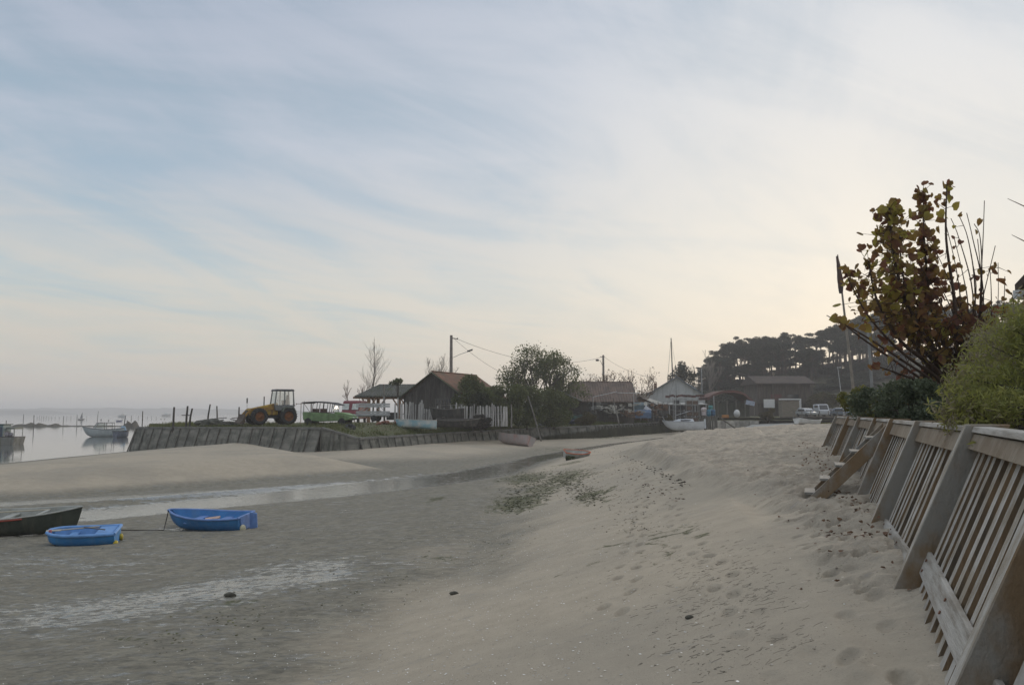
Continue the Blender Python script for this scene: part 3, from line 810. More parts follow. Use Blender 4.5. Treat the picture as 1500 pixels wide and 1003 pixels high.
def hull(L, B, D, bow_rake=.35, sheer=.12, tw=.8, bowp=2.2, nose=.0, rocker=.15, flare=.5, th=.035, mats_=None, root=None, deck=False, gun=.035, open_from=None, gunr=None, nst=18):
    om, im, gm = mats_
    out_ = hull_pts(L, B, D, bow_rake, sheer, tw, bowp, nose, rocker, flare, nst)
    ns = len(out_[0]); s = MB()
    full = [[Vector((p_.x, -p_.y, p_.z)) for p_ in r_[::-1]] + r_[1:] for r_ in out_]
    nn = len(full[0])
    vs = [p_ for r_ in full for p_ in r_]
    s.add(vs, [(i * nn + k, i * nn + k + 1, (i + 1) * nn + k + 1, (i + 1) * nn + k) for i in range(len(full) - 1) for k in range(nn - 1)], True)
    s.add(full[0], [tuple(range(nn))])
    s.add(full[-1], [tuple(range(nn))[::-1]])
    s.build('hull', om, root)
    if not deck:
        inn = hull_pts(L - th * 4, B, D, bow_rake, sheer, tw, bowp, nose, rocker, flare, nst, inset=th, floor=.07)
        fi = [[Vector((p_.x, -p_.y, p_.z)) for p_ in r_[::-1]] + r_[1:] for r_ in inn]
        si = MB(); vs = [p_ for r_ in fi for p_ in r_]
        si.add(vs, [(i * nn + k, (i + 1) * nn + k, (i + 1) * nn + k + 1, i * nn + k + 1) for i in range(len(fi) - 1) for k in range(nn - 1)], True)
        si.add(fi[0], [tuple(range(nn))[::-1]]); si.build('inner_shell', im, root)
    else:
        sd = MB(); vs = []
        for r_ in out_: p_ = r_[-1]; vs += [Vector((p_.x, -p_.y, p_.z)), Vector((p_.x, 0, p_.z + .05)), p_]
        sd.add(vs, [(i * 3 + k, (i + 1) * 3 + k, (i + 1) * 3 + k + 1, i * 3 + k + 1) for i in range(len(out_) - 1) for k in range(2)], True)
        sd.build('deck', im, root)
    g = MB()
    left = [Vector((r_[-1].x, -r_[-1].y, r_[-1].z)) for r_ in out_]; right = [r_[-1] for r_ in out_]
    g.tube(left[::-1] + [], gunr or gun, 6); g.tube(right, gunr or gun, 6); g.tube([left[0], right[0]], gunr or gun, 6)
    if nose > .02: g.tube([left[-1], right[-1]], gunr or gun, 6)
    g.build('gunwale', gm, root)
    return out_

GREENB = mat('dark_green_boat_paint', (.052, .062, .048), .65, .35, 2.5, .2, 12, streak=(.10, .10, .075))
CREAM = mat('chalky_cream_paint', (.42, .43, .40), .6, .2, 3, streak=(.30, .29, .24))
REDT = mat('faded_red_trim', (.33, .07, .045), .6, .3, 5)
BLUE1 = mat('blue_plastic', (.06, .25, .56), .6, .25, 2.0, .2, 12, col2=(.05, .18, .42), streak=(.09, .22, .42))
BLUE1G = mat('sun_bleached_blue', (.16, .28, .58), .6, .2, 4)
BLUE2 = mat('bright_blue_plastic', (.055, .29, .66), .55, .25, 2.5, .2, 12, col2=(.05, .22, .52), streak=(.10, .27, .50))
BLUE2G = mat('pale_blue_plastic', (.15, .33, .66), .55, .2, 4)
YEL = mat('yellow_plastic', (.55, .42, .03), .5, .3, 6)
ROPE = mat('dark_rope', (.05, .045, .04), .9, .3, 20)
OARW = mat('pale_oar_wood', (.46, .42, .33), .6, .2, 5)

def place(root, u, v, z=None, dz=0.0):
    p_ = gat(u, v, z if z is not None else .3)
    if z is None:
        for _ in range(12): p_ = gat(u, v, gz(p_.x, p_.y))
    root.location = (p_.x, p_.y, (gz(p_.x, p_.y) if z is None else z) + dz); return p_

# long dark green skiff at the left edge, bow pointing right
b1 = empty('flat_skiff', (0, 0, 0), R(6), 'long dark green skiff with a red rubbing strake and bow to the right', 'rowing boat')
place(b1, -8, 780, None, 0); b1.rotation_euler = (R(7), 0, R(2))
hull(4.9, 1.35, .50, .28, .24, .8, 2.0, .0, .05, .22, .04, (GREENB, CREAM, CREAM), b1, gun=.022)
oo = hull_pts(4.9, 1.39, .47, .28, .2, .8, 2.0, .0, .05, .22)
MB().tube([Vector((r_[-1].x, -r_[-1].y - .012, r_[-1].z)) for r_ in oo[:14]], .026, 6).build('rubbing_strake', REDT, b1)
for x in (-1.2, .3): MB().box((x, 0, .40), (.22, 1.12, .035)).build('thwart', CREAM, b1)
MB().box((1.35, 0, .56), (.10, .62, .04)).build('breasthook', CREAM, b1)
MB().tube([(-1.4, .15, .47), (1.4, .30, .58)], .02, 6).build('punt_pole', OARW, b1)

# larger blue dinghy, bow to the left
b2 = empty('blue_dinghy', (0, 0, 0), 0, 'larger blue plastic dinghy with a pale fender at its stern', 'dinghy', 'blue plastic dinghies on the mud')
p2_ = place(b2, 304, 772, None, -.055); b2.rotation_euler = (R(-5), R(-1), R(180 - 9))
hull(2.45, 1.25, .42, .22, .11, .82, 2.0, .10, .12, .34, .05, (BLUE1, BLUE1, BLUE1G), b2, gun=.034)
for x in (-.45, .35): MB().box((x, 0, .27), (.24, 1.0, .04)).build('thwart', BLUE1G, b2, bevel=.01)
MB().prism([(-1.26, -.30, .08), (-1.26, .30, .08), (-1.26, .42, .50), (-1.26, -.42, .50)], (0, 0, 0), (.05, 0, 0)).build('transom_board', BLUE1G, b2, bevel=.01)
MB().prism([(-1.34, .0, .05), (-1.58, .0, .12), (-1.56, .0, .54), (-1.34, .0, .56)], (0, -.02, 0), (0, .02, 0)).build('rudder', BLUE1G, b2, bevel=.008)
MB().blob((-1.34, .42, .17), (.085, .085, .12), 12, 8).build('fender', mat('cream_fender', (.62, .58, .40), .5, .2, 5), b2)
MB().box((-.1, -.1, .30), (.42, .30, .04), (0, .1, .4)).add([], []).build('bottom_board', mat('pale_pink_board', (.55, .38, .30), .7, .3, 5), b2)
# smaller blue pram
b3 = empty('blue_dinghy', (0, 0, 0), 0, 'smaller bright blue round-nosed dinghy with two yellow rollers underneath', 'dinghy', 'blue plastic dinghies on the mud')
p3_ = place(b3, 122, 794, None, -.055); b3.rotation_euler = (R(-6), 0, R(180 + 16))
hull(1.62, 1.0, .34, .06, .03, .96, 3.6, .30, .10, .26, .06, (BLUE2, BLUE2G, BLUE2G), b3, gun=.045)
MB().box((-.54, 0, .33), (.42, .88, .06)).build('stern_deck', BLUE2G, b3, bevel=.02)
MB().box((.26, 0, .22), (.2, .84, .05)).build('thwart', BLUE2G, b3, bevel=.01)
for y in (-.32, .36):
    MB().lathe([(.0, -.05), (.06, -.05), (.085, -.02), (.085, .02), (.06, .05), (0, .05)], (-.83, y, .085), 12, 'X').build('roller', YEL, b3)
MB().box((.72, .2, .40), (.06, .05, .12)).build('rowlock', mat('pink_plastic', (.5, .16, .18), .5), b3)
oar = MB().tube([(.55, .02, .40), (-.35, -.14, .42)], .018, 6).box((.68, .04, .40), (.34, .13, .02), (0, 0, .17)).build('oar', OARW)
oar.location = b3.location; oar.rotation_euler = b3.rotation_euler; tag(oar, 'pale wooden oar lying across the smaller blue dinghy', 'oar')
oar2 = MB().tube([(.0, -.05, .44), (-.55, .22, .42)], .016, 6).build('paddle_shaft', mat('grey_oar_wood', (.16, .14, .11), .8), None)
oar2.location = b3.location; oar2.rotation_euler = b3.rotation_euler; tag(oar2, 'dark paddle shaft resting on the stern deck of the smaller blue dinghy', 'paddle')
# mooring line lying between them
a = gat(178, 777, .33); c_ = gat(240, 776, .36); bowp_ = at(247, 747, p2_.y - .05)
cpts = [Vector((a.x - .2, a.y, gz(a.x, a.y) + .02)), Vector((a.x * .5 + c_.x * .5, c_.y + .02, gz(c_.x, c_.y) + .015)), Vector((c_.x, c_.y, gz(c_.x, c_.y) + .02)), Vector((bowp_.x - .06, bowp_.y - .02, .5)), bowp_]
tag(MB().tube(cpts, .013, 6).build('mooring_rope', ROPE), 'dark rope running over the mud between the two blue dinghies', 'rope')

# pale pink canoe below the long low wall
PINK = mat('faded_pink_hull', (.42, .33, .31), .6, .25, 2.0, .2, 8, col2=(.33, .31, .30), streak=(.36, .22, .19))
b4 = empty('pink_canoe', (0, 0, 0), 0, 'faded pink and white boat lying askew at the foot of the long low sea wall', 'rowing boat')
place(b4, 750, 651, None, 0); b4.rotation_euler = (R(20), R(-2), R(126))
hull(5.6, 1.5, .85, .4, .22, .7, 1.9, .0, .30, .45, .04, (PINK, mat('salmon_inside', (.42, .17, .12), .7, .3, 3), PINK), b4, gun=.03)
for x in (-1.0, .5): MB().box((x, 0, .45), (.2, .95, .03)).build('thwart', PINK, b4)
b5 = empty('weedy_dinghy', (0, 0, 0), 0, 'small white dinghy with an orange rim and green weed on its bow', 'dinghy')
place(b5, 845, 671, None, 0); b5.rotation_euler = (R(14), R(4), R(10))
hull(1.75, .95, .42, .15, .06, .8, 2.4, .12, .10, .4, .04, (DWHITE, DWHITE, mat('orange_rim', (.50, .13, .06), .6, .3, 6)), b5, gun=.035)
sw = MB()
for k in range(60): sw.blob((random.uniform(-.85, -.35), random.uniform(-.62, -.35), random.uniform(-.05, .25)), (.09, .05, .035), 5, 3, .3, False)
sw.build('weed_tangle', mat('green_weed', (.05, .065, .02), .9, .5, 8, island=.4), b5)
def landh(x, y):
    """height of the land sheet behind the dike at (x, y)"""
    best = min(LANDPTS, key=lambda p_: (p_[0] - x) ** 2 + (p_[1] - y) ** 2)
    return best[2]
def px(u, Y): return (u - 750) / F * Y * 1.0035
# ------------------------------------------------------------------ white sailing boat aground
sb = empty('sailing_boat', (px(998, 104), 104, 1.42), 0, 'white sailing boat aground before the weedy sea wall with its mast stepped', 'sailing boat')
sb.rotation_euler = (R(2), 0, R(180 - 14))
SBW = mat('white_gelcoat', (.60, .63, .66), .35, .1, 2)
hull(5.3, 2.0, 1.12, .75, .18, .72, 2.2, .0, .38, .42, .04, (SBW, SBW, mat('grey_rub_rail', (.18, .19, .22), .5)), sb, deck=True, gun=.025)
MB().add([(-1.5, -.62, 1.12), (1.35, -.35, 1.18), (1.35, .35, 1.18), (-1.5, .62, 1.12), (-1.3, -.50, 1.5), (.55, -.30, 1.48), (.55, .30, 1.48), (-1.3, .50, 1.5)], [(0, 1, 5, 4), (1, 2, 6, 5), (2, 3, 7, 6), (3, 0, 4, 7), (4, 5, 6, 7)]).build('cabin_roof', SBW, sb, bevel=.05)
for y in (-1, 1): MB().box((-.4, y * .50, 1.32), (1.3, .16, .12), (R(-18 * y), 0, R(4 * y))).build('cabin_window', DGLASS, sb)
MB().prism([(-.3, 0, .15), (.5, 0, .2), (.3, 0, -.2), (-.2, 0, -.2)], (0, -.04, 0), (0, .04, 0)).build('keel', mat('keel_paint', (.10, .10, .08), .8), sb)
MB().tube([(.9, 0, 1.3), (.85, 0, 4.4), (.80, 0, 7.4)], [.045, .04, .03], 8).build('mast', METG, sb)
MB().tube([(.88, 0, 1.95), (-1.0, .1, 2.55)], .045, 8).build('boom', METG, sb)
MB().tube([(.8, 0, 7.3), (2.6, 0, 1.3)], .012, 4).tube([(.8, 0, 7.3), (.7, .8, 1.3)], .012, 4).tube([(.8, 0, 7.3), (.7, -.8, 1.3)], .012, 4).build('rigging', METD, sb)
MB().tube([(2.3, -.35, 1.3), (2.55, -.2, 1.75), (2.55, .2, 1.75), (2.3, .35, 1.3)], .02, 5).build('bow_rail', METG, sb)
MB().prism([(-2.68, -.02, .3), (-2.95, -.02, .3), (-2.9, -.02, 1.5), (-2.68, -.02, 1.5)], (0, 0, 0), (0, .04, 0)).build('rudder', SBW, sb)
# small white boat on the berm near the timber wall
b6 = empty('beached_boat', (0, 0, 0), 0, 'white open boat lying on dry sand left of the end of the timber wall', 'rowing boat')
print('SBZ', gz(px(998, 104), 104), gz(px(1020, 104), 104), gz(px(975, 104), 104))
place(b6, 1180, 618, 2.98, 0); b6.rotation_euler = (R(-6), R(4), R(22))
b6.location.y = 57; b6.location.x = px(1182, 57); b6.location.z = gz(b6.location.x, 57) + .0
hull(2.3, .9, .30, .25, .16, .75, 1.9, .0, .1, .4, .04, (WHITE, DWHITE, WHITE), b6, gun=.03)
MB().box((-.2, 0, .2), (.2, .75, .03)).build('thwart', DWHITE, b6)

# ------------------------------------------------------------------ boats afloat
PALEH = mat('pale_blue_white_hull', (.50, .55, .56), .4, .15, 1.5, streak=(.36, .42, .44))
Ym = 3.7 * F / (639 - 604.6)
mb_ = empty('motor_boat', (px(156, Ym), Ym, -.12), 0, 'white motor boat afloat with an open cockpit frame and two pale blue covered outboards', 'motor boat')
mb_.rotation_euler = (0, 0, R(180 + 38))
hull(5.8, 2.2, 1.25, .85, .45, .9, 2.0, .0, .35, .42, .05, (PALEH, WHITE, mat('dark_rub_rail', (.09, .10, .12), .5)), mb_, gun=.05)
MB().box((.75, 0, 1.3), (1.5, 1.5, .35), taper=.85).build('foredeck_cabin', WHITE, mb_, bevel=.06)
MB().add([(1.2, -.7, 1.5), (.7, -.72, 2.2), (.7, .72, 2.2), (1.2, .7, 1.5)], [(0, 1, 2, 3)]).add([(1.2, -.7, 1.5), (.7, -.72, 2.2), (-.4, -.8, 2.2), (-.4, -.8, 1.4)], [(0, 1, 2, 3)]).add([(1.2, .7, 1.5), (.7, .72, 2.2), (-.4, .8, 2.2), (-.4, .8, 1.4)], [(0, 1, 2, 3)]).build('windscreen', GLASS, mb_)
fr = MB()
for y in (-.8, .8):
    fr.tube([(1.25, y * .9, 1.45), (.72, y * .95, 2.28), (-1.5, y, 2.28), (-1.5, y, 1.25)], .05, 6).tube([(-.4, y, 2.28), (-.4, y, 1.3)], .045, 6)
fr.tube([(.72, -.8, 2.28), (.72, .8, 2.28)], .05, 6).tube([(-1.5, -.8, 2.28), (-1.5, .8, 2.28)], .05, 6)
fr.build('cockpit_frame', METD, mb_)
MB().tube([(.3, 0, 2.28), (.3, 0, 2.9)], .035, 5).blob((.3, 0, 2.75), (.16, .16, .05), 8, 5).build('antenna', METD, mb_)
for y in (-.55, .55):
    o = MB().box((-3.0, y, 1.35), (.5, .42, .75), (0, R(12), 0), .8).build('outboard_motor', mat('light_blue_cover', (.34, .50, .66), .6, .2, 4), mb_, bevel=.08)
    MB().box((-3.05, y, .5), (.16, .14, 1.1), (0, R(10), 0)).build('motor_leg', METD, o)
Yt = 122
tn = empty('tender', (px(184.5, Yt), Yt, -.05), 0, 'small dark blue grey tender afloat behind the outboards of the motor boat', 'dinghy')
tn.rotation_euler = (0, 0, R(70))
hull(2.6, 1.35, .95, .25, .15, .9, 2.2, .1, .1, .4, .05, (mat('slate_blue_hull', (.13, .15, .20), .5), METD, METD), tn, gun=.05)
MB().box((0, 0, .7), (.25, 1.0, .05)).build('thwart', METD, tn)
# oyster work boat cut by the left edge
Yw = 3.7 * F / (650 - 604.6)
wb = empty('work_boat', (px(4, Yw), Yw, -.15), 0, 'flat blue green oyster work boat with a wheelhouse floating at the left edge', 'work boat')
wb.rotation_euler = (0, 0, R(3))
s = MB().prism([(-3.6, -1.2, 0), (2.35, -1.2, 0), (2.6, -1.2, 1.0), (-3.6, -1.2, 1.0)], (0, 0, 0), (0, 2.4, 0))
s.build('hull', mat('stained_grey_hull', (.22, .22, .20), .6, .3, 1.5, streak=(.12, .11, .08)), wb, bevel=.04)
MB().box((-.4, 0, 1.03), (6.0, 2.36, .06)).build('deck', METD, wb)
TEAL = mat('blue_green_cabin_paint', (.16, .25, .27), .55, .25, 2.5, streak=(.26, .33, .33))
cb = MB().box((-.6, 0, 1.75), (3.3, 1.7, 1.4)).build('wheelhouse', TEAL, wb, bevel=.04)
for x in (-1.7, -.9, .1): MB().box((x, -.86, 2.15), (.5, .04, .45)).build('window', mat('bright_window', (.55, .60, .60), .2), cb)
MB().box((.75, -.86, 1.65), (.45, .05, 1.1)).build('door', mat('blue_door', (.07, .09, .13), .5), cb)
MB().box((-.6, 0, 2.5), (3.6, 1.95, .10)).build('roof', mat('dark_green_roof', (.05, .09, .07), .6), wb)
MB().tube([(-1.0, 0, 2.5), (-1.0, 0, 3.15)], .04, 6).tube([(-1.25, 0, 2.9), (-.75, 0, 2.9)], .03, 5).build('mast', METD, wb)
MB().tube([(.9, 0, 2.5), (.9, 0, 2.95)], .04, 6).build('aerial', METD, wb)
fr = MB()
for y in (-.9, .9): fr.tube([(1.4, y, 1.05), (1.4, y, 2.05), (2.35, y, 2.05), (2.35, y, 1.05)], .035, 6)
fr.box((1.9, 0, 2.05), (1.0, 1.9, .22)); fr.build('stern_gantry', mat('olive_grey_steel', (.14, .16, .13), .6), wb)
MB().blob((1.45, -.7, 1.35), (.3, .3, .35), 8, 6, .2).blob((1.8, -.5, 1.25), (.25, .25, .28), 8, 6, .2).build('net_heap', mat('pale_netting', (.32, .30, .33), .9, .4, 6), wb)

# far boats, reef, mound, stakes
def yat(v): return 3.7 * F / (v - 604.6)
fb = empty('far_motor_boat', (px(184, 700), 700, 0), R(8), 'tiny far grey motor boat on the horizon beyond the moored motor boat', 'motor boat')
hull(6.5, 2.4, 1.5, .8, .5, .9, 2, 0, .3, .4, .05, (PALEH, WHITE, METD), fb, deck=True, gun=.05)
MB().box((0, 0, 2.1), (2.4, 1.6, 1.4), taper=.8).build('cabin', DWHITE, fb, bevel=.1); MB().tube([(0, 0, 2.7), (0, 0, 4.5)], .06, 5).build('mast', METD, fb)
fb = empty('far_cabin_boat', (px(248, 900), 900, 0), R(-12), 'far grey white cabin boat beyond the stakes on the dike', 'cabin boat')
hull(11, 3.4, 1.8, 1.2, .8, .9, 2, 0, .3, .4, .05, (DWHITE, WHITE, METD), fb, deck=True, gun=.06)
MB().box((-.5, 0, 2.7), (5.0, 2.4, 1.8), taper=.7).build('cabin', PALEH, fb, bevel=.15)
fb = empty('far_blue_boat', (px(180, 345), 345, 0), R(10), 'low blue boat far out behind the moored motor boat', 'boat')
hull(2.6, 1.2, .5, .3, .15, .8, 2, 0, .2, .4, .05, (mat('violet_blue', (.16, .18, .42), .5), METD, METD), fb, gun=.04)
fb = empty('far_sail_boat', (px(124.5, 420), 420, 0), R(10), 'tiny far sailing dinghy with a dark sail near the horizon', 'sailing boat')
hull(3.2, 1.2, .5, .3, .15, .8, 2, 0, .2, .4, .05, (METD, METD, METD), fb, gun=.04)
MB().prism([(-.8, 0, .8), (.5, 0, .8), (.3, 0, 4.2)], (0, -.02, 0), (0, .02, 0)).build('sail', mat('dark_sail', (.12, .12, .14), .8), fb)
for (u, v) in ((191, 617), (240, 614), (245, 614), (164, 616), (177, 609), (228, 622)):
    Y = yat(v); o = MB().blob((0, 0, 0), (.28, .28, .34), 8, 6).tube([(0, 0, .3), (0, 0, .75)], .04, 5).build('mooring_buoy', METD, loc=(px(u, Y), Y, .08)); tag(o, 'small dark mooring buoy floating in the bay', 'buoy', 'mooring buoys in the bay')
REEF = mat('oyster_crust', (.055, .058, .045), .95, .5, 1, 1, 4, col2=(.09, .08, .06))
def reef(name, u0, u1, v, hmax, label, cat, seed, wid=3.0):
    Y = yat(v); x0, x1 = px(u0, Y), px(u1, Y); n = 90; s = MB(); vs = []
    ox = (x0 + x1) / 2
    for i in range(n + 1):
        f = i / n; x = x0 + (x1 - x0) * f; e = min(1, f * 6, (1 - f) * 6)
        h = hmax * (e * (.15 + 1.1 * float(fbm(np.array([f * 14.]), np.array([seed * 1.]), 4, seed)[0]) ** 1.6)) 
        for k, (dy, hh) in enumerate(((-wid, -.2), (-wid * .45, h * .7), (0, h), (wid * .5, h * .75), (wid, -.2))): vs.append((x - ox, dy + random.uniform(-.3, .3), hh + random.uniform(-.04, .04) * hmax))
    s.add(vs, [(i * 5 + k, (i + 1) * 5 + k, (i + 1) * 5 + k + 1, i * 5 + k + 1) for i in range(n) for k in range(4)])
    o = s.build(name, REEF, loc=(ox, Y, 0)); tag(o, label, cat)
reef('oyster_reef', 26, 98, 624, 1.25, 'long dark oyster reef just above the calm water behind the work boat', 'reef', 3)
reef('oyster_reef', 84, 200, 624, .42, 'thin low line of oyster reef running behind the moored motor boat', 'reef', 5)
reef('weed_mound', 187, 206, 625, 2.1, 'dark weedy mound standing in the water beside the end of the dike', 'mound', 8, 2)
STAKE = mat('dark_stake_wood', (.07, .062, .055), .9, .4, 4, grain=(4, 4, .5))
def stake(u, vt, vb, r=.06, Y=None, z=0.0, lean=0.0, label='thin dark stake standing in the calm water', grp='stakes standing in the bay', name='water_stake'):
    Y = Y or yat(vb); x = px(u, Y); top = at(u, vt, Y).z
    o = MB().tube([(0, 0, z - .7), (lean * .4, 0, (z + top) / 2), (lean, 0, top)], [r, r * .95, r * .8], 6).build(name, STAKE, loc=(x, Y, 0)); return tag(o, label, 'stake', grp)
for (u, vt, vb) in ((40, 606.5, 622), (55.5, 608, 628), (98, 609, 623), (118, 607, 623), (147.3, 602, 620), (186, 609, 634), (196.5, 608, 619)): stake(u, vt, vb, .085, lean=random.uniform(-.2, .3))
for u in (60, 63, 66, 69.5, 73, 77, 81, 86, 92, 103, 109, 125, 132, 207, 220, 226, 233): stake(u, 608.5 + random.uniform(0, 2), 613.5, .10, label='faint far oyster bed stake near the horizon', grp='far oyster bed stakes', name='oyster_stake')
stake(213, 602, 627, .05, 80, 0, label='slim pale edged stake standing behind the left end of the dike', grp=None)
LAB = ['straight stake, first on the dike from the left', 'tall stake with a small crosspiece on the dike', 'short leaning stake beside the crosspiece stake', 'bent stake standing alone above the debris heap on the dike', 'slim stake standing in the debris heap on the dike', 'short stake close beside the left wheel of the yellow tractor']
for i, (u, vt, ln, r) in enumerate(((258, 596, .03, .10), (276.5, 594.5, .1, .10), (281, 598, .25, .09), (307, 592, .25, .08), (322, 594.5, -.1, .07), (353, 596, 0, .08))):
    Y = [74, 74, 74.5, 77, 78, 78][i]; o = stake(u, vt, 620, r, Y, 2.5, ln, LAB[i], None, 'dike_stake')
    if i == 1: MB().box((0, 0, at(277, 608, Y).z), (.85, .05, .07)).build('crosspiece', STAKE, o)

# debris heap on the dike
hb = MB()
hb.blob((0, 0, .1), (1.5, 1.0, .48), 16, 7, .13, False); hb.blob((1.7, .4, .05), (1.3, .8, .3), 12, 6, .15, False)
root = empty('debris_heap', (px(312, 76), 76, 2.55), 0, 'low heap of dark mesh and grey timbers on the grassy dike', 'debris heap')
hb.build('net_mound', mat('dark_tangled_net', (.085, .085, .07), .95, .5, 3, 1, 8), root)
tb = MB()
for k in range(9):
    a_ = Vector((random.uniform(-.4, 2.6), random.uniform(-.6, .4), random.uniform(.2, .65))); tb.bar(a_, a_ + Vector((random.uniform(1.0, 2.2), random.uniform(-.3, .3), random.uniform(-.35, .2))), .11, .08)
tb.build('timber_lengths', WOODG, root)

# ------------------------------------------------------------------ yellow tractor
YELT = mat('worn_yellow_paint', (.42, .27, .02), .6, .35, 2.5, .2, 10, streak=(.16, .08, .03))
ORT = mat('rusty_orange_paint', (.20, .075, .02), .8, .4, 4)
GRYT = mat('grey_cab_paint', (.16, .17, .17), .5, .3, 3)
Yc = 72.5
tr = empty('yellow_tractor', (px(402, Yc), Yc, 2.66), R(180 + 33), 'yellow wheeled tractor with a glazed grey cab parked on the grassy dike', 'tractor')
def wheel(cx, cy, r, w, rim, side):
    o = MB().lathe([(r * .58, -w / 2), (r * .9, -w / 2), (r, -w * .32), (r, w * .32), (r * .9, w / 2), (r * .58, w / 2), (r * .58, -w / 2)], (0, 0, 0), 26, 'Y')
    for k in range(22):
        a_ = 2 * math.pi * k / 22; o.box((math.cos(a_) * r, 0, math.sin(a_) * r), (.07, w * .9, .07), (0, -a_, 0))
    o = o.build('wheel', BLACK, tr, loc=(cx, cy, r))
    MB().lathe([(0, side * w * .22), (r * .25, side * w * .25), (r * .3, side * w * .12), (r * .5, side * w * .15), (r * .6, side * w * .40), (r * .6, -side * w * .4), (0, -side * w * .3)], (0, 0, 0), 20, 'Y').build('rim', rim, o)
for sx, rr in ((1.45, .72), (-1.15, .74)):
    for sy in (-1, 1): wheel(sx, sy * .95, rr, .48, ORT, sy)
MB().prism([(-.35, -.45, .85), (2.2, -.45, .80), (2.25, -.45, 1.35), (1.5, -.45, 1.55), (-.35, -.45, 1.95)], (0, 0, 0), (0, .9, 0)).build('hood', YELT, tr, bevel=.05)
MB().box((0.2, 0, .75), (3.6, .62, .38)).box((1.45, 0, .72), (.3, 1.6, .25)).box((-1.15, 0, .74), (.35, 1.6, .3)).build('chassis', METD, tr)
MB().box((2.3, 0, 1.0), (.16, .8, .5)).build('grille', METD, tr)
MB().prism([(-1.75, -.75, 1.25), (-.05, -.75, 1.25), (.05, -.75, 1.75), (-1.75, -.75, 1.75)], (0, 0, 0), (0, 1.5, 0)).build('cab_base', GRYT, tr, bevel=.04)
cf = MB()
for (x, y, x2) in ((.03, -.72, -.12), (.03, .72, -.12), (-1.72, -.72, -1.62), (-1.72, .72, -1.62), (-.85, -.74, -.85), (-.85, .74, -.85)): cf.bar((x, y, 1.74), (x2, y * .95, 3.02), .09)
cf.build('cab_frame', GRYT, tr)
MB().box((-.87, 0, 3.1), (1.75, 1.55, .17), taper=.93).build('cab_roof', mat('dark_cab_roof', (.07, .07, .08), .5), tr, bevel=.04)
MB().add([(.02, -.68, 1.78), (-.10, -.65, 2.98), (-.10, .65, 2.98), (.02, .68, 1.78)], [(0, 1, 2, 3)]).add([(.0, -.71, 1.78), (-.12, -.68, 2.98), (-1.62, -.68, 2.98), (-1.7, -.71, 1.78)], [(0, 1, 2, 3)]).add([(.0, .71, 1.78), (-.12, .68, 2.98), (-1.62, .68, 2.98), (-1.7, .71, 1.78)], [(0, 1, 2, 3)]).build('cab_glass', GLASS, tr)
MB().box((-1.1, 0, 1.95), (.5, .55, .5)).box((-1.3, 0, 2.35), (.14, .5, .7), (0, R(-10), 0)).build('seat', METD, tr, bevel=.04)
MB().lathe([(.16, -.01), (.2, 0), (.16, .01)], (-.4, 0, 2.25), 14).tube([(-.3, 0, 1.8), (-.4, 0, 2.25)], .03, 5).build('steering_wheel', METD, tr)
MB().tube([(2.15, -.55, 1.45), (2.15, -.58, 2.0)], .02, 5).box((2.15, -.58, 2.15), (.08, .2, .45)).build('mirror', METD, tr, bevel=.03)
MB().prism([(2.75, -1.1, .1), (3.15, -1.1, .1), (3.15, -1.1, .18), (2.86, -1.1, .5), (2.72, -1.1, .95), (2.66, -1.1, .6)], (0, 0, 0), (0, 2.2, 0)).build('bucket', mat('dark_rusty_bucket', (.085, .06, .045), .8, .4, 4), tr, bevel=.02)
for y in (-.62, .62): MB().bar((.2, y, 1.45), (2.1, y, 1.35), .12, .2).bar((2.1, y, 1.35), (2.75, y, .6), .12, .18).build('loader_arm', mat('rusty_yellow_arm', (.33, .18, .03), .7, .4, 3), tr)
for y in (-1, 1): MB().prism([(-1.85, y * .95, 1.1), (-1.6, y * .95, 1.55), (-.75, y * .95, 1.55), (-.5, y * .95, 1.15), (-.6, y * .95, 1.15), (-.8, y * .95, 1.48), (-1.55, y * .95, 1.48), (-1.75, y * .95, 1.1)], (0, -.24, 0), (0, .24, 0)).build('mudguard', mat('dull_green_grey', (.11, .13, .10), .6), tr)
MB().tube([(-1.75, -.9, 3.05), (-2.15, -.9, 3.05), (-2.15, -.9, 1.7)], .025, 5).box((-2.1, -.9, 1.72), (.4, .3, .1)).build('rear_bracket', METD, tr)
MB().tube([(.9, .35, 1.7), (.9, .35, 2.5)], .05, 8).build('exhaust', METD, tr)

# ------------------------------------------------------------------ green open vehicle under a canopy
GRN = mat('pale_green_paint', (.17, .26, .12), .6, .25, 2.5, .15, 8, streak=(.10, .15, .06))
Yg = 73
gv = empty('green_vehicle', (px(487, Yg), Yg, 2.62), R(-9), 'pale green open vehicle with a flat dark canopy beside the red van', 'vehicle')
body = [(-2.35, -.85, .42), (-2.42, -.85, 1.18), (-1.0, -.85, 1.12), (.55, -.85, 1.02), (1.75, -.85, .92), (2.35, -.85, .70), (2.35, -.85, .55), (1.75, -.85, .38), (-.8, -.85, .30)]
MB().prism(body, (0, 0, 0), (0, 1.7, 0)).build('body', GRN, gv, bevel=.07)
MB().prism([(.55, -.7, 1.03), (.6, -.7, 1.16), (1.5, -.7, 1.08), (2.15, -.7, .86)], (0, 0, 0), (0, 1.4, 0)).build('hood', mat('light_green_hood', (.20, .33, .13), .5, .2, 3), gv, bevel=.04)
MB().box((-.75, 0, 1.13), (2.3, 1.45, .06)).box((-.6, -.3, 1.3), (.25, 1.1, .34)).box((-1.5, .1, 1.3), (.2, 1.1, .34)).build('seat', mat('dark_red_seat', (.09, .04, .04), .7), gv, bevel=.02)
for x in (-1.85, 1.35):
    for y in (-.86, .72): 
        MB().lathe([(0, 0), (.24, 0), (.36, .02), (.38, .07), (.38, .12), (.34, .16), (0, .16)], (x, y, .34), 20, 'Y').build('wheel', BLACK, gv)
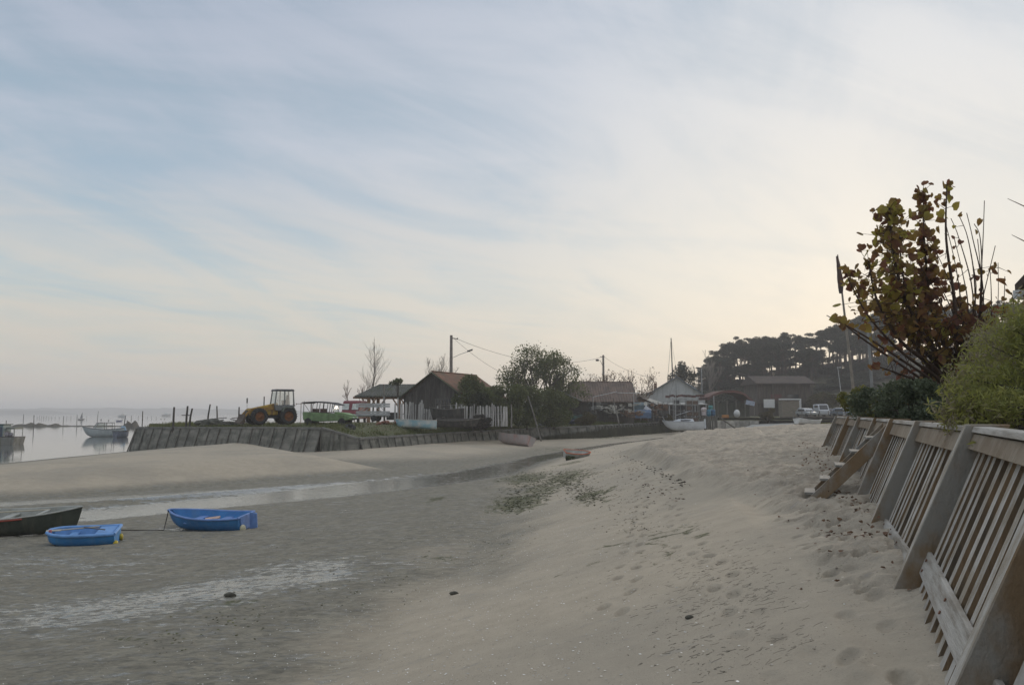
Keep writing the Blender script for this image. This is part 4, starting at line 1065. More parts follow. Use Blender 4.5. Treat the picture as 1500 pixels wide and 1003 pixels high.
MB().add([(-2.45, -.95, 2.05), (-1.2, -.98, 2.12), (.3, -.95, 1.98), (1.05, -.9, 1.78), (-2.45, .95, 2.0), (-1.2, .98, 2.16), (.3, .95, 2.02), (1.05, .9, 1.80)], [(0, 1, 5, 4), (1, 2, 6, 5), (2, 3, 7, 6)]).add([(-2.45, -.95, 1.97), (-1.2, -.98, 2.02), (.3, -.95, 1.9), (1.05, -.9, 1.74), (-2.45, .95, 1.95), (-1.2, .98, 2.05), (.3, .95, 1.92), (1.05, .9, 1.74)], [(0, 4, 5, 1), (1, 5, 6, 2), (2, 6, 7, 3), ]).add([(-2.45, -.95, 2.05), (-1.2, -.98, 2.12), (.3, -.95, 1.98), (1.05, -.9, 1.78), (-2.45, -.95, 1.97), (-1.2, -.98, 2.02), (.3, -.95, 1.9), (1.05, -.9, 1.74)], [(0, 4, 5, 1), (1, 5, 6, 2), (2, 6, 7, 3)]).build('canopy', mat('dark_canvas', (.045, .045, .05), .8, .3, 3), gv)
fr = MB()
for x, zt in ((-2.3, 2.0), (-1.5, 2.02), (-1.1, 2.05), (-.5, 2.0), (-.1, 1.97), (.35, 1.92)):
    for y in (-.8, .8): fr.tube([(x, y, 1.1), (x + (.1 if x > -2 else 0), y, zt)], .03, 5)
fr.tube([(-2.3, -.8, 1.95), (-1.7, -.8, 1.15)], .02, 5); fr.build('canopy_frame', METD, gv)
MB().add([(.55, -.72, 1.1), (.35, -.68, 1.72), (.35, .68, 1.72), (.55, .72, 1.1)], [(0, 1, 2, 3)]).build('windscreen', GLASS, gv)
for y in (-.45, .45): MB().lathe([(0, 0), (.08, 0), (.09, -.06), (0, -.06)], (2.36, y, .62), 10, 'X').build('headlight', WHITE, gv)
MB().box((2.36, 0, .55), (.1, 1.5, .1)).build('bumper', METD, gv)

# thin frame of bars left of it
o = MB().tube([(0, 0, 0), (0, 0, 2.05)], .03, 5).tube([(.95, .1, .6), (.95, .1, 2.02)], .03, 5).tube([(-.5, 0, 1.95), (1.3, .1, 2.0)], .025, 5).tube([(-.45, 0, 1.85), (-.45, 0, 2.0)], .03, 5).tube([(.3, 0, 1.97), (.3, 0, 2.2)], .02, 5).build('bar_frame', RUST, loc=(px(443, 75), 75, 2.6)); tag(o, 'thin rusty frame of bars between the tractor and the green vehicle', 'frame')

# red van
REDV = mat('dark_red_paint', (.16, .018, .03), .4, .2, 2)
rv = empty('red_van', (px(520, 86), 86, 2.66), R(-96), 'dark red van with two white side windows parked behind the green vehicle', 'van')
MB().prism([(-1.9, -.95, .4), (2.0, -.95, .4), (2.05, -.95, 1.1), (1.3, -.95, 1.25), (.9, -.95, 2.15), (.7, -.95, 2.35), (-1.8, -.95, 2.35), (-1.95, -.95, 1.9)], (0, 0, 0), (0, 1.9, 0)).build('body', REDV, rv, bevel=.1)
for y in (-.52, .52): MB().add([(1.32, y - .36, 1.38), (1.32, y + .36, 1.38), (1.02, y + .33, 2.02), (1.02, y - .33, 2.02)], [(0, 1, 2, 3)]).build('window', mat('pale_reflecting_window', (.55, .58, .55), .15), rv)
for x in (-1.2, 1.2):
    for y in (-.95, .78): MB().lathe([(0, 0), (.3, 0), (.34, .06), (.34, .14), (0, .17)], (x, y, .34), 16, 'Y').build('wheel', BLACK, rv)
for y in (-.7, .7): MB().box((2.06, y, .85), (.05, .25, .15)).build('headlight', WHITE, rv)
# grey flatbed trailer of slatted boards
tl = empty('slatted_trailer', (px(548, 80), 80, 2.85), R(-4), 'weathered grey slatted trailer between the red van and the picket fence', 'trailer')
PALEB = mat('pale_grey_boards', (.42, .43, .43), .8, .25, 3, .3, 20, grain=(.5, 3, 3), island=.15)
for y in (-.9, .9):
    s = MB()
    for z in (.75, .95, 1.5, 1.72): s.box((0, y, z), (3.0, .04, .17))
    s.bar((-1.4, y, .7), (-.2, y, 1.7), .08, .05).bar((.2, y, 1.7), (1.4, y, .7), .08, .05); s.build('side_board', PALEB, tl)
MB().box((0, 0, .62), (3.1, 1.9, .1)).box((0, 0, .5), (3.2, .2, .12)).build('bed', PALEB, tl)
for y in (-.95, .85): MB().lathe([(0, 0), (.3, 0), (.34, .06), (.34, .14), (0, .17)], (.3, y, .34), 16, 'Y').build('wheel', BLACK, tl)

# pale blue dinghy, red heap, dark boat hulls before the picket fence
b7 = empty('turquoise_dinghy', (px(612, 76.5), 75.5, 2.28), 0, 'white and light blue dinghy on the grass in front of the picket fence', 'dinghy')
b7.rotation_euler = (R(10), R(-2), R(180 + 3)); b7.location.z = 2.25
hull(3.9, 1.3, .70, .3, .12, .75, 1.8, .0, .1, .35, .04, (mat('white_and_blue_hull', (.52, .55, .54), .5, .2, .9, col2=(.26, .43, .50), sharp=.12), mat('turquoise_inside', (.20, .36, .42), .6), DWHITE), b7, gun=.035)
MB().box((0, 0, .35), (.22, 1.1, .03)).build('thwart', DWHITE, b7)
o = MB()
for k in range(26): o.box((random.uniform(-1.2, 1.2), random.uniform(-.4, .4), random.uniform(.05, .5)), (random.uniform(.2, .6), random.uniform(.2, .4), random.uniform(.1, .25)), (random.uniform(-.4, .4), random.uniform(-.4, .4), random.uniform(0, 3)))
tag(o.build('salvage_pile', mat('reddish_brick', (.25, .10, .07), .9, .4, 4, island=.4), loc=(px(572, 76), 76, 2.35)), 'reddish pile of broken bricks and tiles left of the light blue dinghy', 'pile')
o = MB().lathe([(.2, -.12), (.42, -.12), (.5, -.06), (.5, .06), (.42, .12), (.2, .12), (.2, -.12)], (0, 0, 0), 18, 'Z').build('discarded_tyre', BLACK, loc=(px(515, 69), 69, 2.45)); o.rotation_euler = (R(30), R(10), 0); tag(o, 'old black tyre lying on the grass below the green vehicle', 'tyre')
DKB = mat('dark_tarred_hull', (.055, .052, .05), .85, .4, 1.5, .3, 8, streak=(.10, .095, .085))
b8 = empty('old_work_boat', (px(655, 80), 80, 2.6), 0, 'dark tarred wooden boat with a pale rail before the hut', 'boat')
b8.rotation_euler = (0, 0, R(180 - 6))
hull(3.5, 1.6, 1.45, .5, .2, .8, 2, 0, .2, .4, .05, (DKB, DKB, WOODG), b8, gun=.05)
MB().box((.2, 0, .7), (.3, 1.4, .05)).build('thwart', WOODG, b8); 
fr = MB()
for x in (-1.2, -.2, .8): fr.bar((x, -.75, 1.4), (x, -.75, 2.05), .06)
fr.bar((-1.6, -.75, 1.95), (1.2, -.75, 1.82), .07); fr.build('handrail', WOODG, b8)
b9 = empty('old_work_boat', (px(672, 77), 77, 2.35), 0, 'lower dark weathered skiff lying in the grass in front of the tarred boat', 'boat')
b9.rotation_euler = (R(6), 0, R(2))
hull(4.2, 1.4, .7, .4, .12, .8, 2, 0, .1, .35, .05, (DKB, DKB, WOODG), b9, gun=.035)
MB().box((.2, 0, .5), (.3, 1.2, .05)).build('thwart', WOODG, b9)
def tilemat(name, c1, c2, pitch=.22, axis=0, moss=None):
    m = bpy.data.materials.new(name); m.use_nodes = True; q = NB(m.node_tree); m.node_tree.nodes.clear()
    tc = q.n('ShaderNodeTexCoord'); sp_ = q.n('ShaderNodeSeparateXYZ'); q.link(tc.outputs['Object'], sp_.inputs[0])
    ridge = q.math('SINE', q.math('MULTIPLY', sp_.outputs[axis], 2 * math.pi / pitch))
    course = q.math('FRACT', q.math('MULTIPLY', sp_.outputs[2], 1 / .17))
    n1 = q.noise(tc.outputs['Object'], .9, 5, .65); n2 = q.noise(tc.outputs['Object'], 7, 3, .6)
    c = q.mix(q.sstep(n1, .38, .62), c1, c2)
    c = q.mix(q.math('MULTIPLY', q.sstep(n2, .45, .7), .45), c, tuple(x * .5 for x in c1))
    if moss: c = q.mix(q.math('MULTIPLY', q.sstep(q.noise(tc.outputs['Object'], 1.7, 4, .6), .52, .66), .7), c, moss)
    p = q.n('ShaderNodeBsdfPrincipled'); q.link(c, p.inputs['Base Color']); p.inputs['Roughness'].default_value = .85
    bp = q.n('ShaderNodeBump'); bp.inputs['Distance'].default_value = .05; bp.inputs['Strength'].default_value = .8
    q.link(q.math('ADD', ridge, q.math('MULTIPLY', course, .8)), bp.inputs['Height']); q.link(bp.outputs[0], p.inputs['Normal'])
    out = q.n('ShaderNodeOutputMaterial'); q.link(p.outputs[0], out.inputs[0]); return m
TILEO = tilemat('orange_tiles', (.235, .115, .07), (.155, .09, .06), axis=1, moss=(.12, .11, .06))
TILEB = tilemat('brown_pink_tiles', (.185, .135, .11), (.13, .10, .085), .35, axis=1)
SLATE = tilemat('grey_green_shingles', (.13, .13, .115), (.085, .09, .075), .3, axis=0, moss=(.09, .10, .055))
DTILE = tilemat('dark_brown_tiles', (.10, .075, .06), (.07, .055, .05), .3, axis=1)
BLUER = tilemat('blue_grey_roof', (.17, .20, .24), (.24, .26, .29), .5, axis=1)

def gable(name, loc, rz, w, d, he, ha, wallm, roofm, label, cat='hut', over=.35, overy=.3, trim=None, th=.12, back=True, group=None, asym=0.0, hl=None, hr=None):
    """front gable at local y=0, ridge running to +y. hl/hr: eave heights"""
    root = empty(name, loc, rz, label, cat, group)
    hl = hl if hl is not None else he; hr = hr if hr is not None else he
    ax = asym
    poly = [(-w / 2, 0, -.6), (w / 2, 0, -.6), (w / 2, 0, hr), (ax, 0, ha), (-w / 2, 0, hl)]
    MB().prism([Vector(p_) for p_ in poly], (0, 0, 0), (0, d, 0)).build('wall', wallm, root)
    sl = (ha - hl) / (w / 2 + ax); sr = (ha - hr) / (w / 2 - ax)
    L_ = [(-w / 2 - over, hl - sl * over), (ax, ha)]; R_ = [(w / 2 + over, hr - sr * over), (ax, ha)]
    s = MB()
    for (a, b_) in (L_, R_):
        s.prism([Vector((a[0], -overy, a[1] + .02)), Vector((b_[0], -overy, b_[1] + .02)), Vector((b_[0], -overy, b_[1] + .02 + th)), Vector((a[0], -overy, a[1] + .02 + th))], (0, 0, 0), (0, d + 2 * overy, 0))
    ro = s.build('roof', roofm, root)
    MB().tube([(ax, -overy, ha + th + .04), (ax, d + overy, ha + th + .04)], .09, 6).build('ridge_cap', roofm, root)
    if trim:
        s = MB()
        for (a, b_) in (L_, R_): s.bar((a[0], -overy - .03, a[1] + .03), (b_[0], -overy - .03, b_[1] + .03), .05, .26, hint=(0, 1, 0))
        s.build('bargeboard', trim, root)
    return root

# wooden hut with the orange roof
GTRIM = mat('mossy_green_bargeboard', (.11, .135, .085), .8, .3, 4)
Yh = 86
hut = gable('wooden_hut', (px(636, Yh), Yh, 2.65), R(-25), 7.6, 9.5, 2.85, 5.35, WOODD, TILEO, 'weathered dark plank hut with an orange tiled gable roof in the middle of the spit', 'hut', .5, .45, GTRIM)
s = MB(); x = -3.6
while x < 3.6:
    hgt = 2.85 + (3.8 - abs(x)) / 3.8 * 2.5; s.box((x, -.03, hgt / 2 - .2), (.2, random.uniform(.02, .05), hgt - .5)); x += .24
s.build('cladding_boards', WOODD, hut)
wn = MB().box((1.3, -.07, 2.1), (2.0, .06, .9)).build('window', DGLASS, hut)
s = MB()
for k in range(6): s.box((.3 + k * .4, -.12, 2.1), (.05, .05, .95))
for z in (1.65, 2.1, 2.55): s.box((1.3, -.125, z), (2.05, .05, .05))
s.build('window_bars', WOODG, wn)
MB().box((-1.3, -.07, 1.2), (1.2, .06, 2.2)).build('door', WOODD, hut)
MB().box((3.9, -.35, 2.7), (1.5, .9, .05), (0, R(10), 0)).build('side_canopy', mat('pale_sheet', (.35, .36, .37), .5), hut)

# open timber shed with hipped roof
Ys = 94
sh = empty('open_shed', (px(556, Ys), Ys, 2.7), R(-6), 'open timber shed with a grey green hipped roof left of the wooden hut', 'shed')
x0, x1 = px(521, Ys) - px(556, Ys), px(606, Ys) - px(556, Ys)
MB().add([(x0, -.4, 3.0), (x1, -.4, 3.0), (x1, 4.6, 3.0), (x0, 4.6, 3.0), (x0 + 2.3, 2.1, 4.45), (x1, 2.1, 4.45), (x0, -.4, 2.86), (x1, -.4, 2.86), (x1, 4.6, 2.86), (x0, 4.6, 2.86)], [(0, 1, 5, 4), (2, 3, 4, 5), (3, 0, 4), (6, 9, 8, 7), (0, 6, 7, 1), (3, 9, 6, 0), (1, 7, 8, 2, 5), (2, 8, 9, 3)]).build('roof', SLATE, sh)
for x in (x0 + 1.6, x1 - 1.6):
    for y in (0.1, 4.2): 
        MB().bar((x, y, -.3), (x, y, 2.86), .34).build('post', WOODO, sh)
        MB().bar((x + .1, y, 1.7), (x + 1.0, y, 2.83), .14).bar((x - .1, y, 1.7), (x - .9, y, 2.83), .14).build('brace', WOODO, sh)
MB().box((0, .1, 2.8), (x1 - x0 - .6, .18, .22)).box((0, 4.2, 2.8), (x1 - x0 - .6, .18, .22)).build('beam', WOODO, sh)
MB().box((.8, 3.4, .6), (1.3, .8, .9)).build('workbench', WOODD, sh)

# picket fence of rough unequal pales
def pickets(u0, u1, Y, label, seed, hb=1.75):
    random.seed(seed); x0, x1 = px(u0, Y), px(u1, Y); cx = (x0 + x1) / 2
    root = empty('rough_picket_fence', (cx, Y, 2.55), 0, label, 'fence', 'rough picket fences in front of the hut')
    s = MB(); x = x0
    while x < x1:
        h = hb + random.choice([0, .05, .1, .35, .55]) * random.random() * 1.4; w = random.uniform(.09, .18); ln = random.gauss(0, .07)
        s.prism([Vector((x - cx, 0, -.2)), Vector((x - cx + w, 0, -.2)), Vector((x - cx + w + ln, .02, h)), Vector((x - cx + w * .4 + ln, .02, h + .08)), Vector((x - cx + ln, .02, h))], (0, random.uniform(-.03, .03), 0), (0, .05, 0)); x += w + random.choice([.02, .03, .05, .14])
    s.build('pale', mat('silver_grey_pales', (.40, .39, .375), .85, .35, 3, .4, 20, grain=(4, 4, .5), island=.35), root)
    MB().bar((x0 - cx, .09, .45), (x1 - cx, .09, .45), .07).bar((x0 - cx, .09, 1.0), (x1 - cx, .09, 1.05), .07).build('rail', WOODG, root)
    return root
pickets(578, 623, 82, 'rough grey picket fence in front of the left half of the hut', 3, 2.0)
pickets(622, 668, 83, 'low dark stretch of picket fence behind the tarred boat', 4, 1.5)
pickets(668, 744, 80, 'rough grey picket fence right of the tarred boat ending beside the bushes', 5)
random.seed(11)
def lean_pole(u0, v0, u1, v1, Y, r, label, name='leaning_pole', m_=None):
    a = at(u0, v0, Y); c = at(u1, v1, Y - 1.5)
    tag(MB().tube([c - a, (c - a) * .5 + Vector((.03, 0, 0)), (0, 0, 0)], [r, r, r * .8], 7).build(name, m_ or WOODG, loc=a), label, 'pole')
lean_pole(771, 572, 793, 647, 88, .09, 'long leaning grey pole against the low sea wall under the leafy tree')
lean_pole(898, 583, 907, 622, 98, .09, 'leaning grey pole in front of the long tiled shed')
lean_pole(688, 602, 694, 637, 84, .08, 'short leaning pole against the low sea wall below the tarred boat')
lean_pole(749, 592, 749, 626, 83, .08, 'plain upright grey post at the right end of the picket fence', 'fence_post')
lean_pole(562, 563, 563, 622, 81, .10, 'thin upright post beside the slatted trailer', 'fence_post')

# utility poles and wires
POLE = mat('concrete_pole', (.21, .19, .17), .85, .2, 4)
def lamp(root, a, c, out_, r=.035):
    MB().tube([a, a.lerp(c, .5) + Vector((0, 0, .05)), c], r, 6).build('lamp_arm', METG, root)
    MB().prism([Vector((0, -.16, -.06)), Vector((0, .16, -.06)), Vector((0, .12, .12)), Vector((0, -.12, .12))], c + Vector((-.05 * out_, 0, 0)), c + Vector((.62 * out_, 0, .22))).build('lamp_head', METD, root)
P1 = Vector((px(661, 98), 98, 2.6)); T1 = at(661.5, 491, 98)
r1 = empty('utility_pole', P1, 0, 'tall tapered utility pole with a street lamp arm rising behind the hut roof', 'utility pole')
hgt = T1.z - P1.z
MB().tube([(0, 0, -.3), (0, 0, hgt)], [.26, .17], 10).build('pole', POLE, r1)
MB().tube([(0, 0, hgt - .35), (.75, 0, hgt - .45)], .05, 5).blob((.75, 0, hgt - .42), (.09, .09, .12), 8, 5).build('insulator_arm', METD, r1)
lamp(r1, Vector((.15, 0, at(661, 524, 98).z - P1.z)), at(685, 515, 98) - P1, 1)
P2 = Vector((px(883.5, 140), 140, 2.9)); T2 = at(883, 520, 140)
r2 = empty('utility_pole', P2, 0, 'slim utility pole with a lamp to its left rising behind the long tiled shed', 'utility pole')
hgt2 = T2.z - P2.z
MB().tube([(0, 0, -.3), (0, 0, hgt2)], [.26, .17], 10).build('pole', POLE, r2)
MB().tube([(-.6, 0, hgt2 - .3), (.3, 0, hgt2 - .3)], .05, 5).build('insulator_arm', METD, r2)
MB().tube([(-.1, 0, hgt2 - 1.9), (-.5, 0, hgt2 - 1.0), (-.9, 0, hgt2 - .85)], .04, 5).blob((-1.05, 0, hgt2 - .9), (.33, .2, .2), 8, 5).build('lamp_head', METD, r2)
def wire(a, c, sag, label, r=.022, n=14):
    pts = [a.lerp(c, i / n) - Vector((0, 0, sag * 4 * (i / n) * (1 - i / n))) for i in range(n + 1)]
    o = MB().tube([p_ - a for p_ in pts], r, 4).build('overhead_wire', METD, loc=a); tag(o, label, 'wire')
wire(at(666, 495, 98), at(882, 523, 140), 1.9, 'upper overhead wire sagging from the tall lamp pole to the slim pole')
wire(at(663, 494, 98), at(740, 548, 112), .4, 'lower wire slanting from the tall lamp pole into the leafy tree')
wire(at(884, 522, 140), at(962, 553, 150), .8, 'overhead wire dropping from the slim pole towards the white gabled house')
# wind tell-tales: thin pole in the car park, flagpole, mast
lp = empty('lamp_post', (px(1233, 120), 120, 2.9), 0, 'thin pale lamp post leaning slightly in the car park', 'lamp post')
h_ = at(1226, 538, 120).z - 2.9; dx = px(1226, 120) - px(1233, 120)
MB().tube([(0, 0, 0), (dx, 0, h_)], [.09, .05], 6).build('pole', METG, lp); MB().box((dx + .2, 0, h_), (.6, .2, .12)).build('lamp_head', METG, lp)
fp = empty('flagpole', (px(1252, 26), 26, 3.4), 0, 'leaning pale flagpole with a furled grey flag at its tip', 'flagpole')
tp = at(1227, 373, 26) - fp.location; bs = Vector((0, 0, -.2))
MB().tube([bs, bs.lerp(tp, .5), tp], [.055, .045, .02], 8).build('pole', mat('pale_pole_wood', (.30, .27, .23), .7, .2, 3), fp)
fl = MB(); d = (bs - tp).normalized(); vs = []
for i in range(15):
    f = i / 14; c_ = tp + d * (.05 + f * 1.25); w = .03 + .055 * math.sin(min(1, f * 1.25) * math.pi * .5) * (1 - .55 * max(0, f - .75) / .25)
    for k in range(9): a = 2 * math.pi * k / 9; rr = w * (1 + .35 * math.sin(a * 3 + i * .4)); vs.append(c_ + Vector((math.cos(a) * rr - .02, math.sin(a) * rr * .8, 0)))
fl.add(vs, [(i * 9 + k, i * 9 + (k + 1) % 9, (i + 1) * 9 + (k + 1) % 9, (i + 1) * 9 + k) for i in range(14) for k in range(9)], True)
fl.build('furled_flag', mat('grey_brown_flag', (.09, .08, .085), .85, .3, 2, col2=(.13, .07, .05)), fp)
ms_ = empty('mast_pole', (px(1277, 28), 28, 3.4), 0, 'tall bare pole between the flagpole and the autumn tree', 'pole')
MB().tube([(0, 0, -.2), at(1268, 440, 28) - ms_.location], [.06, .04], 8).build('pole', mat('grey_pole_metal', (.27, .28, .28), .6, .2, 3), ms_)
bm_ = empty('distant_mast', (px(984, 150), 150, 2.9), 0, 'tall thin boat mast with stays rising beside the ridge of the white gabled house', 'mast')
mt = at(983, 495, 150) - bm_.location
MB().tube([(0.2, 0, 0), mt], [.15, .09], 6).build('mast', METD, bm_)
MB().tube([mt, (-1.0, 0, 6.0)], .03, 4).tube([mt, (1.2, 0, 6.0)], .015, 4).build('stay', METD, bm_)
o = MB().tube([(0, 0, 0), (0, 0, at(1027, 540, 145).z - 3)], .07, 5).build('slim_mast', METG, loc=(px(1027, 145), 145, 3)); tag(o, 'slim pale mast rising from behind the wooden jetty', 'mast')
o = MB().tube([(0, 0, 0), (0, 0, 3.4)], .06, 5).build('slim_mast', METG, loc=(px(1044, 108), 108, 2.6)); tag(o, 'short white post standing on the jetty by the blue barrels', 'post')

# long tiled shed
Y2 = 108; hs = gable('tiled_shed', (px(921, Y2), Y2, 2.75), R(90), 8.0, px(921, Y2) - px(835, Y2), 2.6, 4.95, WOODD, TILEB, 'long low shed with a pinkish brown tiled roof right of the leafy tree', 'shed', .5, .3, WOODD)
# its roof is seen from the eave side; a lean-to and a bargeboard fall to the left
s = empty('lean_to', (px(838, 103), 103, 2.7), 0, 'dark lean-to with a pale slanting edge beside the leafy tree', 'lean-to')
a, c = at(812, 568, 103) - s.location, at(852, 586, 103) - s.location
MB().prism([a, c, c - Vector((0, 0, .12)), a - Vector((0, 0, .12))], (0, -.3, 0), (0, 3.2, 0)).build('roof', mat('pale_roof_sheet', (.42, .43, .42), .6, .3, 2), s)
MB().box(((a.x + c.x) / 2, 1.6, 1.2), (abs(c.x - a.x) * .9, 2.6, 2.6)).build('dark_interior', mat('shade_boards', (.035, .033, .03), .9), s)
MB().box((-.9, -.1, 1.05), (1.2, .1, .35)).box((.9, -.15, .5), (2.4, .4, .5)).build('teal_tarp', mat('teal_canvas', (.07, .14, .125), .7, .3, 3), s)
# brown side annex of the shed and the white gazebo cloth
an = gable('brown_annex', (px(936, 112), 112, 2.75), R(-18), 4.6, 5, 2.0, 3.1, WOODB, DTILE, 'brown plank annex with a sloping roof at the right end of the tiled shed', 'shed', .3, .2, None)
ca = empty('white_awning', (px(957, 112), 112, 2.75), 0, 'off white peaked awning cloth in front of the white gabled house', 'awning')
MB().add([(-2.1, -.8, 2.0), (2.1, -.8, 2.0), (2.1, 1.2, 2.0), (-2.1, 1.2, 2.0), (-.6, .2, 3.0)], [(0, 1, 4), (1, 2, 4), (2, 3, 4), (3, 0, 4), (3, 2, 1, 0)]).build('cloth', mat('offwhite_canvas', (.52, .50, .45), .8, .15, 2), ca)
for x in (-2.0, 2.0):
    for y in (-.7, 1.1): MB().bar((x, y, -.2), (x, y, 2.0), .08).build('post', METG, ca)

# white gabled house
hw = gable('white_gabled_house', (px(990, 142), 142, 2.95), R(-10), 9.8, 12, 4.0, 7.05, mat('pale_render', (.50, .51, .51), .85, .12, .8, streak=(.38, .39, .38)), BLUER, 'white gabled house with a blue grey roof behind the sailing boat', 'house', .5, .4, mat('blue_bargeboard', (.13, .17, .22), .6), hl=4.2, hr=3.7)
ch = MB().box((-3.7, 2, 5.3), (.55, .5, 1.5)).build('chimney', mat('chimney_brick', (.25, .14, .10), .9, .3, 5), hw)
for x in (-3.83, -3.57): MB().lathe([(.09, 6.0), (.08, 6.35)], (x, 2, 0), 8).build('chimney_pot', mat('pot_clay', (.30, .12, .07)), ch)
MB().box((1.9, -.06, 2.2), (1.2, .1, .5)).build('window', DGLASS, hw)
MB().box((2.6, 3.0, 5.65), (2.2, 1.6, .06), (0, R(34), 0)).build('skylight', mat('blue_sheet', (.30, .38, .46), .3), hw)

ds = empty('dark_workshop', (px(992, 121), 121, 2.7), 0, 'low dark open workshop with a pale sheet roof in front of the white gabled house', 'workshop')
wd_ = px(1032, 121) - px(952, 121); zt_ = at(990, 592, 121).z - 2.7
MB().box((0, 1.5, zt_ / 2 - .3), (wd_, 3, zt_ + .6)).build('wall', mat('black_brown_boards', (.05, .045, .04), .9, .4, 1.5, .3, 8, grain=(3, 3, .5)), ds)
MB().box((0, 1.4, zt_ + .08), (wd_ + .4, 3.5, .14), (R(3), 0, 0)).build('roof', mat('pale_roof_sheet', (.42, .43, .42)), ds)
for k in range(6): MB().bar((-wd_ / 2 + wd_ * k / 5, -.15, -.3), (-wd_ / 2 + wd_ * k / 5, -.15, zt_), .1).build('post', METG, ds)
# clutter yard in front of the white house: racks of crates, tables, poles, tarps
def rack(u0, u1, vtop, Y, zb, rows, label, cm):
    x0, x1 = px(u0, Y), px(u1, Y); cx = (x0 + x1) / 2; w = x1 - x0; top = at(u0, vtop, Y).z - zb
    root = empty('crate_rack', (cx, Y, zb), R(random.uniform(-4, 4)), label, 'rack')
    s = MB(); n = max(2, int(w / .7))
    for i in range(n + 1):
        for y in (-.5, .5): s.bar((-w / 2 + w * i / n, y, -.2), (-w / 2 + w * i / n, y, top), .06)
    for k in range(rows): s.bar((-w / 2, -.5, top * (k + .8) / rows), (w / 2, -.5, top * (k + .8) / rows), .05)
    s.build('frame', mat('pale_rack_frame', (.27, .27, .26), .6, .3, 5), root)
    for k in range(rows):
        c_ = MB()
        for i in range(n):
            if random.random() < .82: c_.box((-w / 2 + w * (i + .5) / n, 0, top * (k + .35) / rows), (w / n * .82, .85, top / rows * .62), (0, 0, random.uniform(-.05, .05)))
        if c_.v: c_.build('crates', cm, root)
    return root
CR1 = mat('dark_oyster_crates', (.06, .06, .062), .8, .4, 6, .4, 12, island=.4)
rack(948, 985, 588, 110, 2.5, 3, 'dark loaded rack with pale uprights just left of the sailing boat mast', CR1)
rack(985, 1003, 583, 112, 2.5, 4, 'tall dark crate rack directly behind the sailing boat cabin', CR1)
rack(1003, 1021, 584, 111, 2.5, 4, 'tall rack of brownish crates left of the blue barrels', mat('brown_crates', (.13, .09, .065), .8, .4, 6, island=.4))
o = MB()
for k in range(9): o.box((-2.6 + k * .62, random.uniform(-.2, .2), random.uniform(0, .16)), (.5, .8, .3), (0, random.uniform(-.15, .15), 0))
tag(o.build('stacked_floats', mat('dark_red_floats', (.11, .055, .05), .8, .4, 3, island=.4), loc=(px(1003, 113), 113, at(1003, 581, 113).z)), 'row of dark red brown boxes lying on top of the crate racks', 'boxes')
# jetty of round piles with things on it
jt = empty('wooden_jetty', (px(1036, 106), 106, 1.2), 0, 'short wooden pile jetty right of the sailing boat', 'jetty')
x0 = px(1024, 106) - jt.location.x; x1 = px(1049, 106) - jt.location.x; jtop = at(1036, 609, 106).z - 1.2
k = 0; x = x0
while x <= x1:
    MB().tube([(x, random.uniform(-.05, .05), -1), (x + random.uniform(-.06, .06), 0, jtop + random.uniform(-.15, .12))], .11, 7).build('pile', DPOST, jt); x += .27
MB().box(((x0 + x1) / 2, 1.2, jtop - .15), (x1 - x0, 2.2, .15)).build('deck', WOODG, jt)
MB().bar((x1 + .2, .2, jtop - .1), (x1 + 2.6, .6, .35), .5, .08).build('gangplank', WOODG, jt)
BB = mat('blue_barrel_plastic', (.035, .15, .22), .5, .25, 3)
def barrel(u, Y, z, label, m_):
    o = MB().lathe([(0, 0), (.28, 0), (.30, .06), (.31, .3), (.33, .32), (.31, .34), (.31, .6), (.33, .62), (.30, .64), (.29, .92), (0, .92)], (0, 0, 0), 16).build('plastic_barrel', m_, loc=(px(u, Y), Y, z)); tag(o, label, 'barrel', 'barrels on the jetty')
jz = 1.2 + jtop
barrel(1036, 107, jz - .07, 'blue plastic barrel, the left one of the pair on the jetty', BB)
barrel(1042.5, 107.3, jz - .07, 'blue plastic barrel, the right one of the pair on the jetty', mat('dark_blue_barrel', (.03, .09, .17), .5))
barrel(1039, 108.4, jz + .5, 'greenish blue barrel standing behind the pair on the jetty', mat('teal_barrel', (.04, .20, .20), .5))
o = MB().blob((0, 0, 0), (.42, .3, .3), 10, 7, .1).box((0, .1, -.45), (.5, .4, .6)).build('covered_outboard', mat('pale_cover', (.50, .44, .44), .8, .3, 3), loc=(px(1029, 107), 107, jz + .85)); tag(o, 'pale pinkish cloth covered bundle on the jetty beside the blue barrels', 'bundle')
# blue and white tarpaulins over the yard left of the white house
def tarp(u, v, Y, w, h, m_, label, ry=0.0):
    p_ = at(u, v, Y); s = MB(); n = 8; vs = []
    for i in range(n + 1):
        for j in range(4): vs.append((-w / 2 + w * i / n, -.5 + j * .35, h * (.5 - .5 * abs(j - 1.5) / 1.5) * 1.0 + random.uniform(-.05, .05) - (.3 if j in (0, 3) else 0)))
    s.add(vs, [(i * 4 + j, (i + 1) * 4 + j, (i + 1) * 4 + j + 1, i * 4 + j + 1) for i in range(n) for j in range(3)], True)
    s.add([(-w / 2, -.5, -.3), (w / 2, -.5, -.3), (w / 2, -.5, -1.0), (-w / 2, -.5, -1.0)], [(3, 2, 1, 0)])
    o = s.build('tarpaulin', m_, loc=p_); o.rotation_euler = (0, ry, 0); tag(o, label, 'tarpaulin')
tarp(941, 601, 106, 2.2, .2, mat('blue_tarp', (.08, .14, .24), .6, .3, 3), 'blue tarpaulin draped over a table in the yard')
tarp(949, 598, 107, 1.0, .5, mat('white_tarp', (.36, .38, .42), .6, .2, 3), 'white sheet leaning on the blue tarpaulin', R(35))
tarp(934, 590, 109, 1.6, .3, mat('sky_blue_tarp', (.13, .19, .22), .6, .3, 3), 'light blue cover hanging in front of the brown annex')
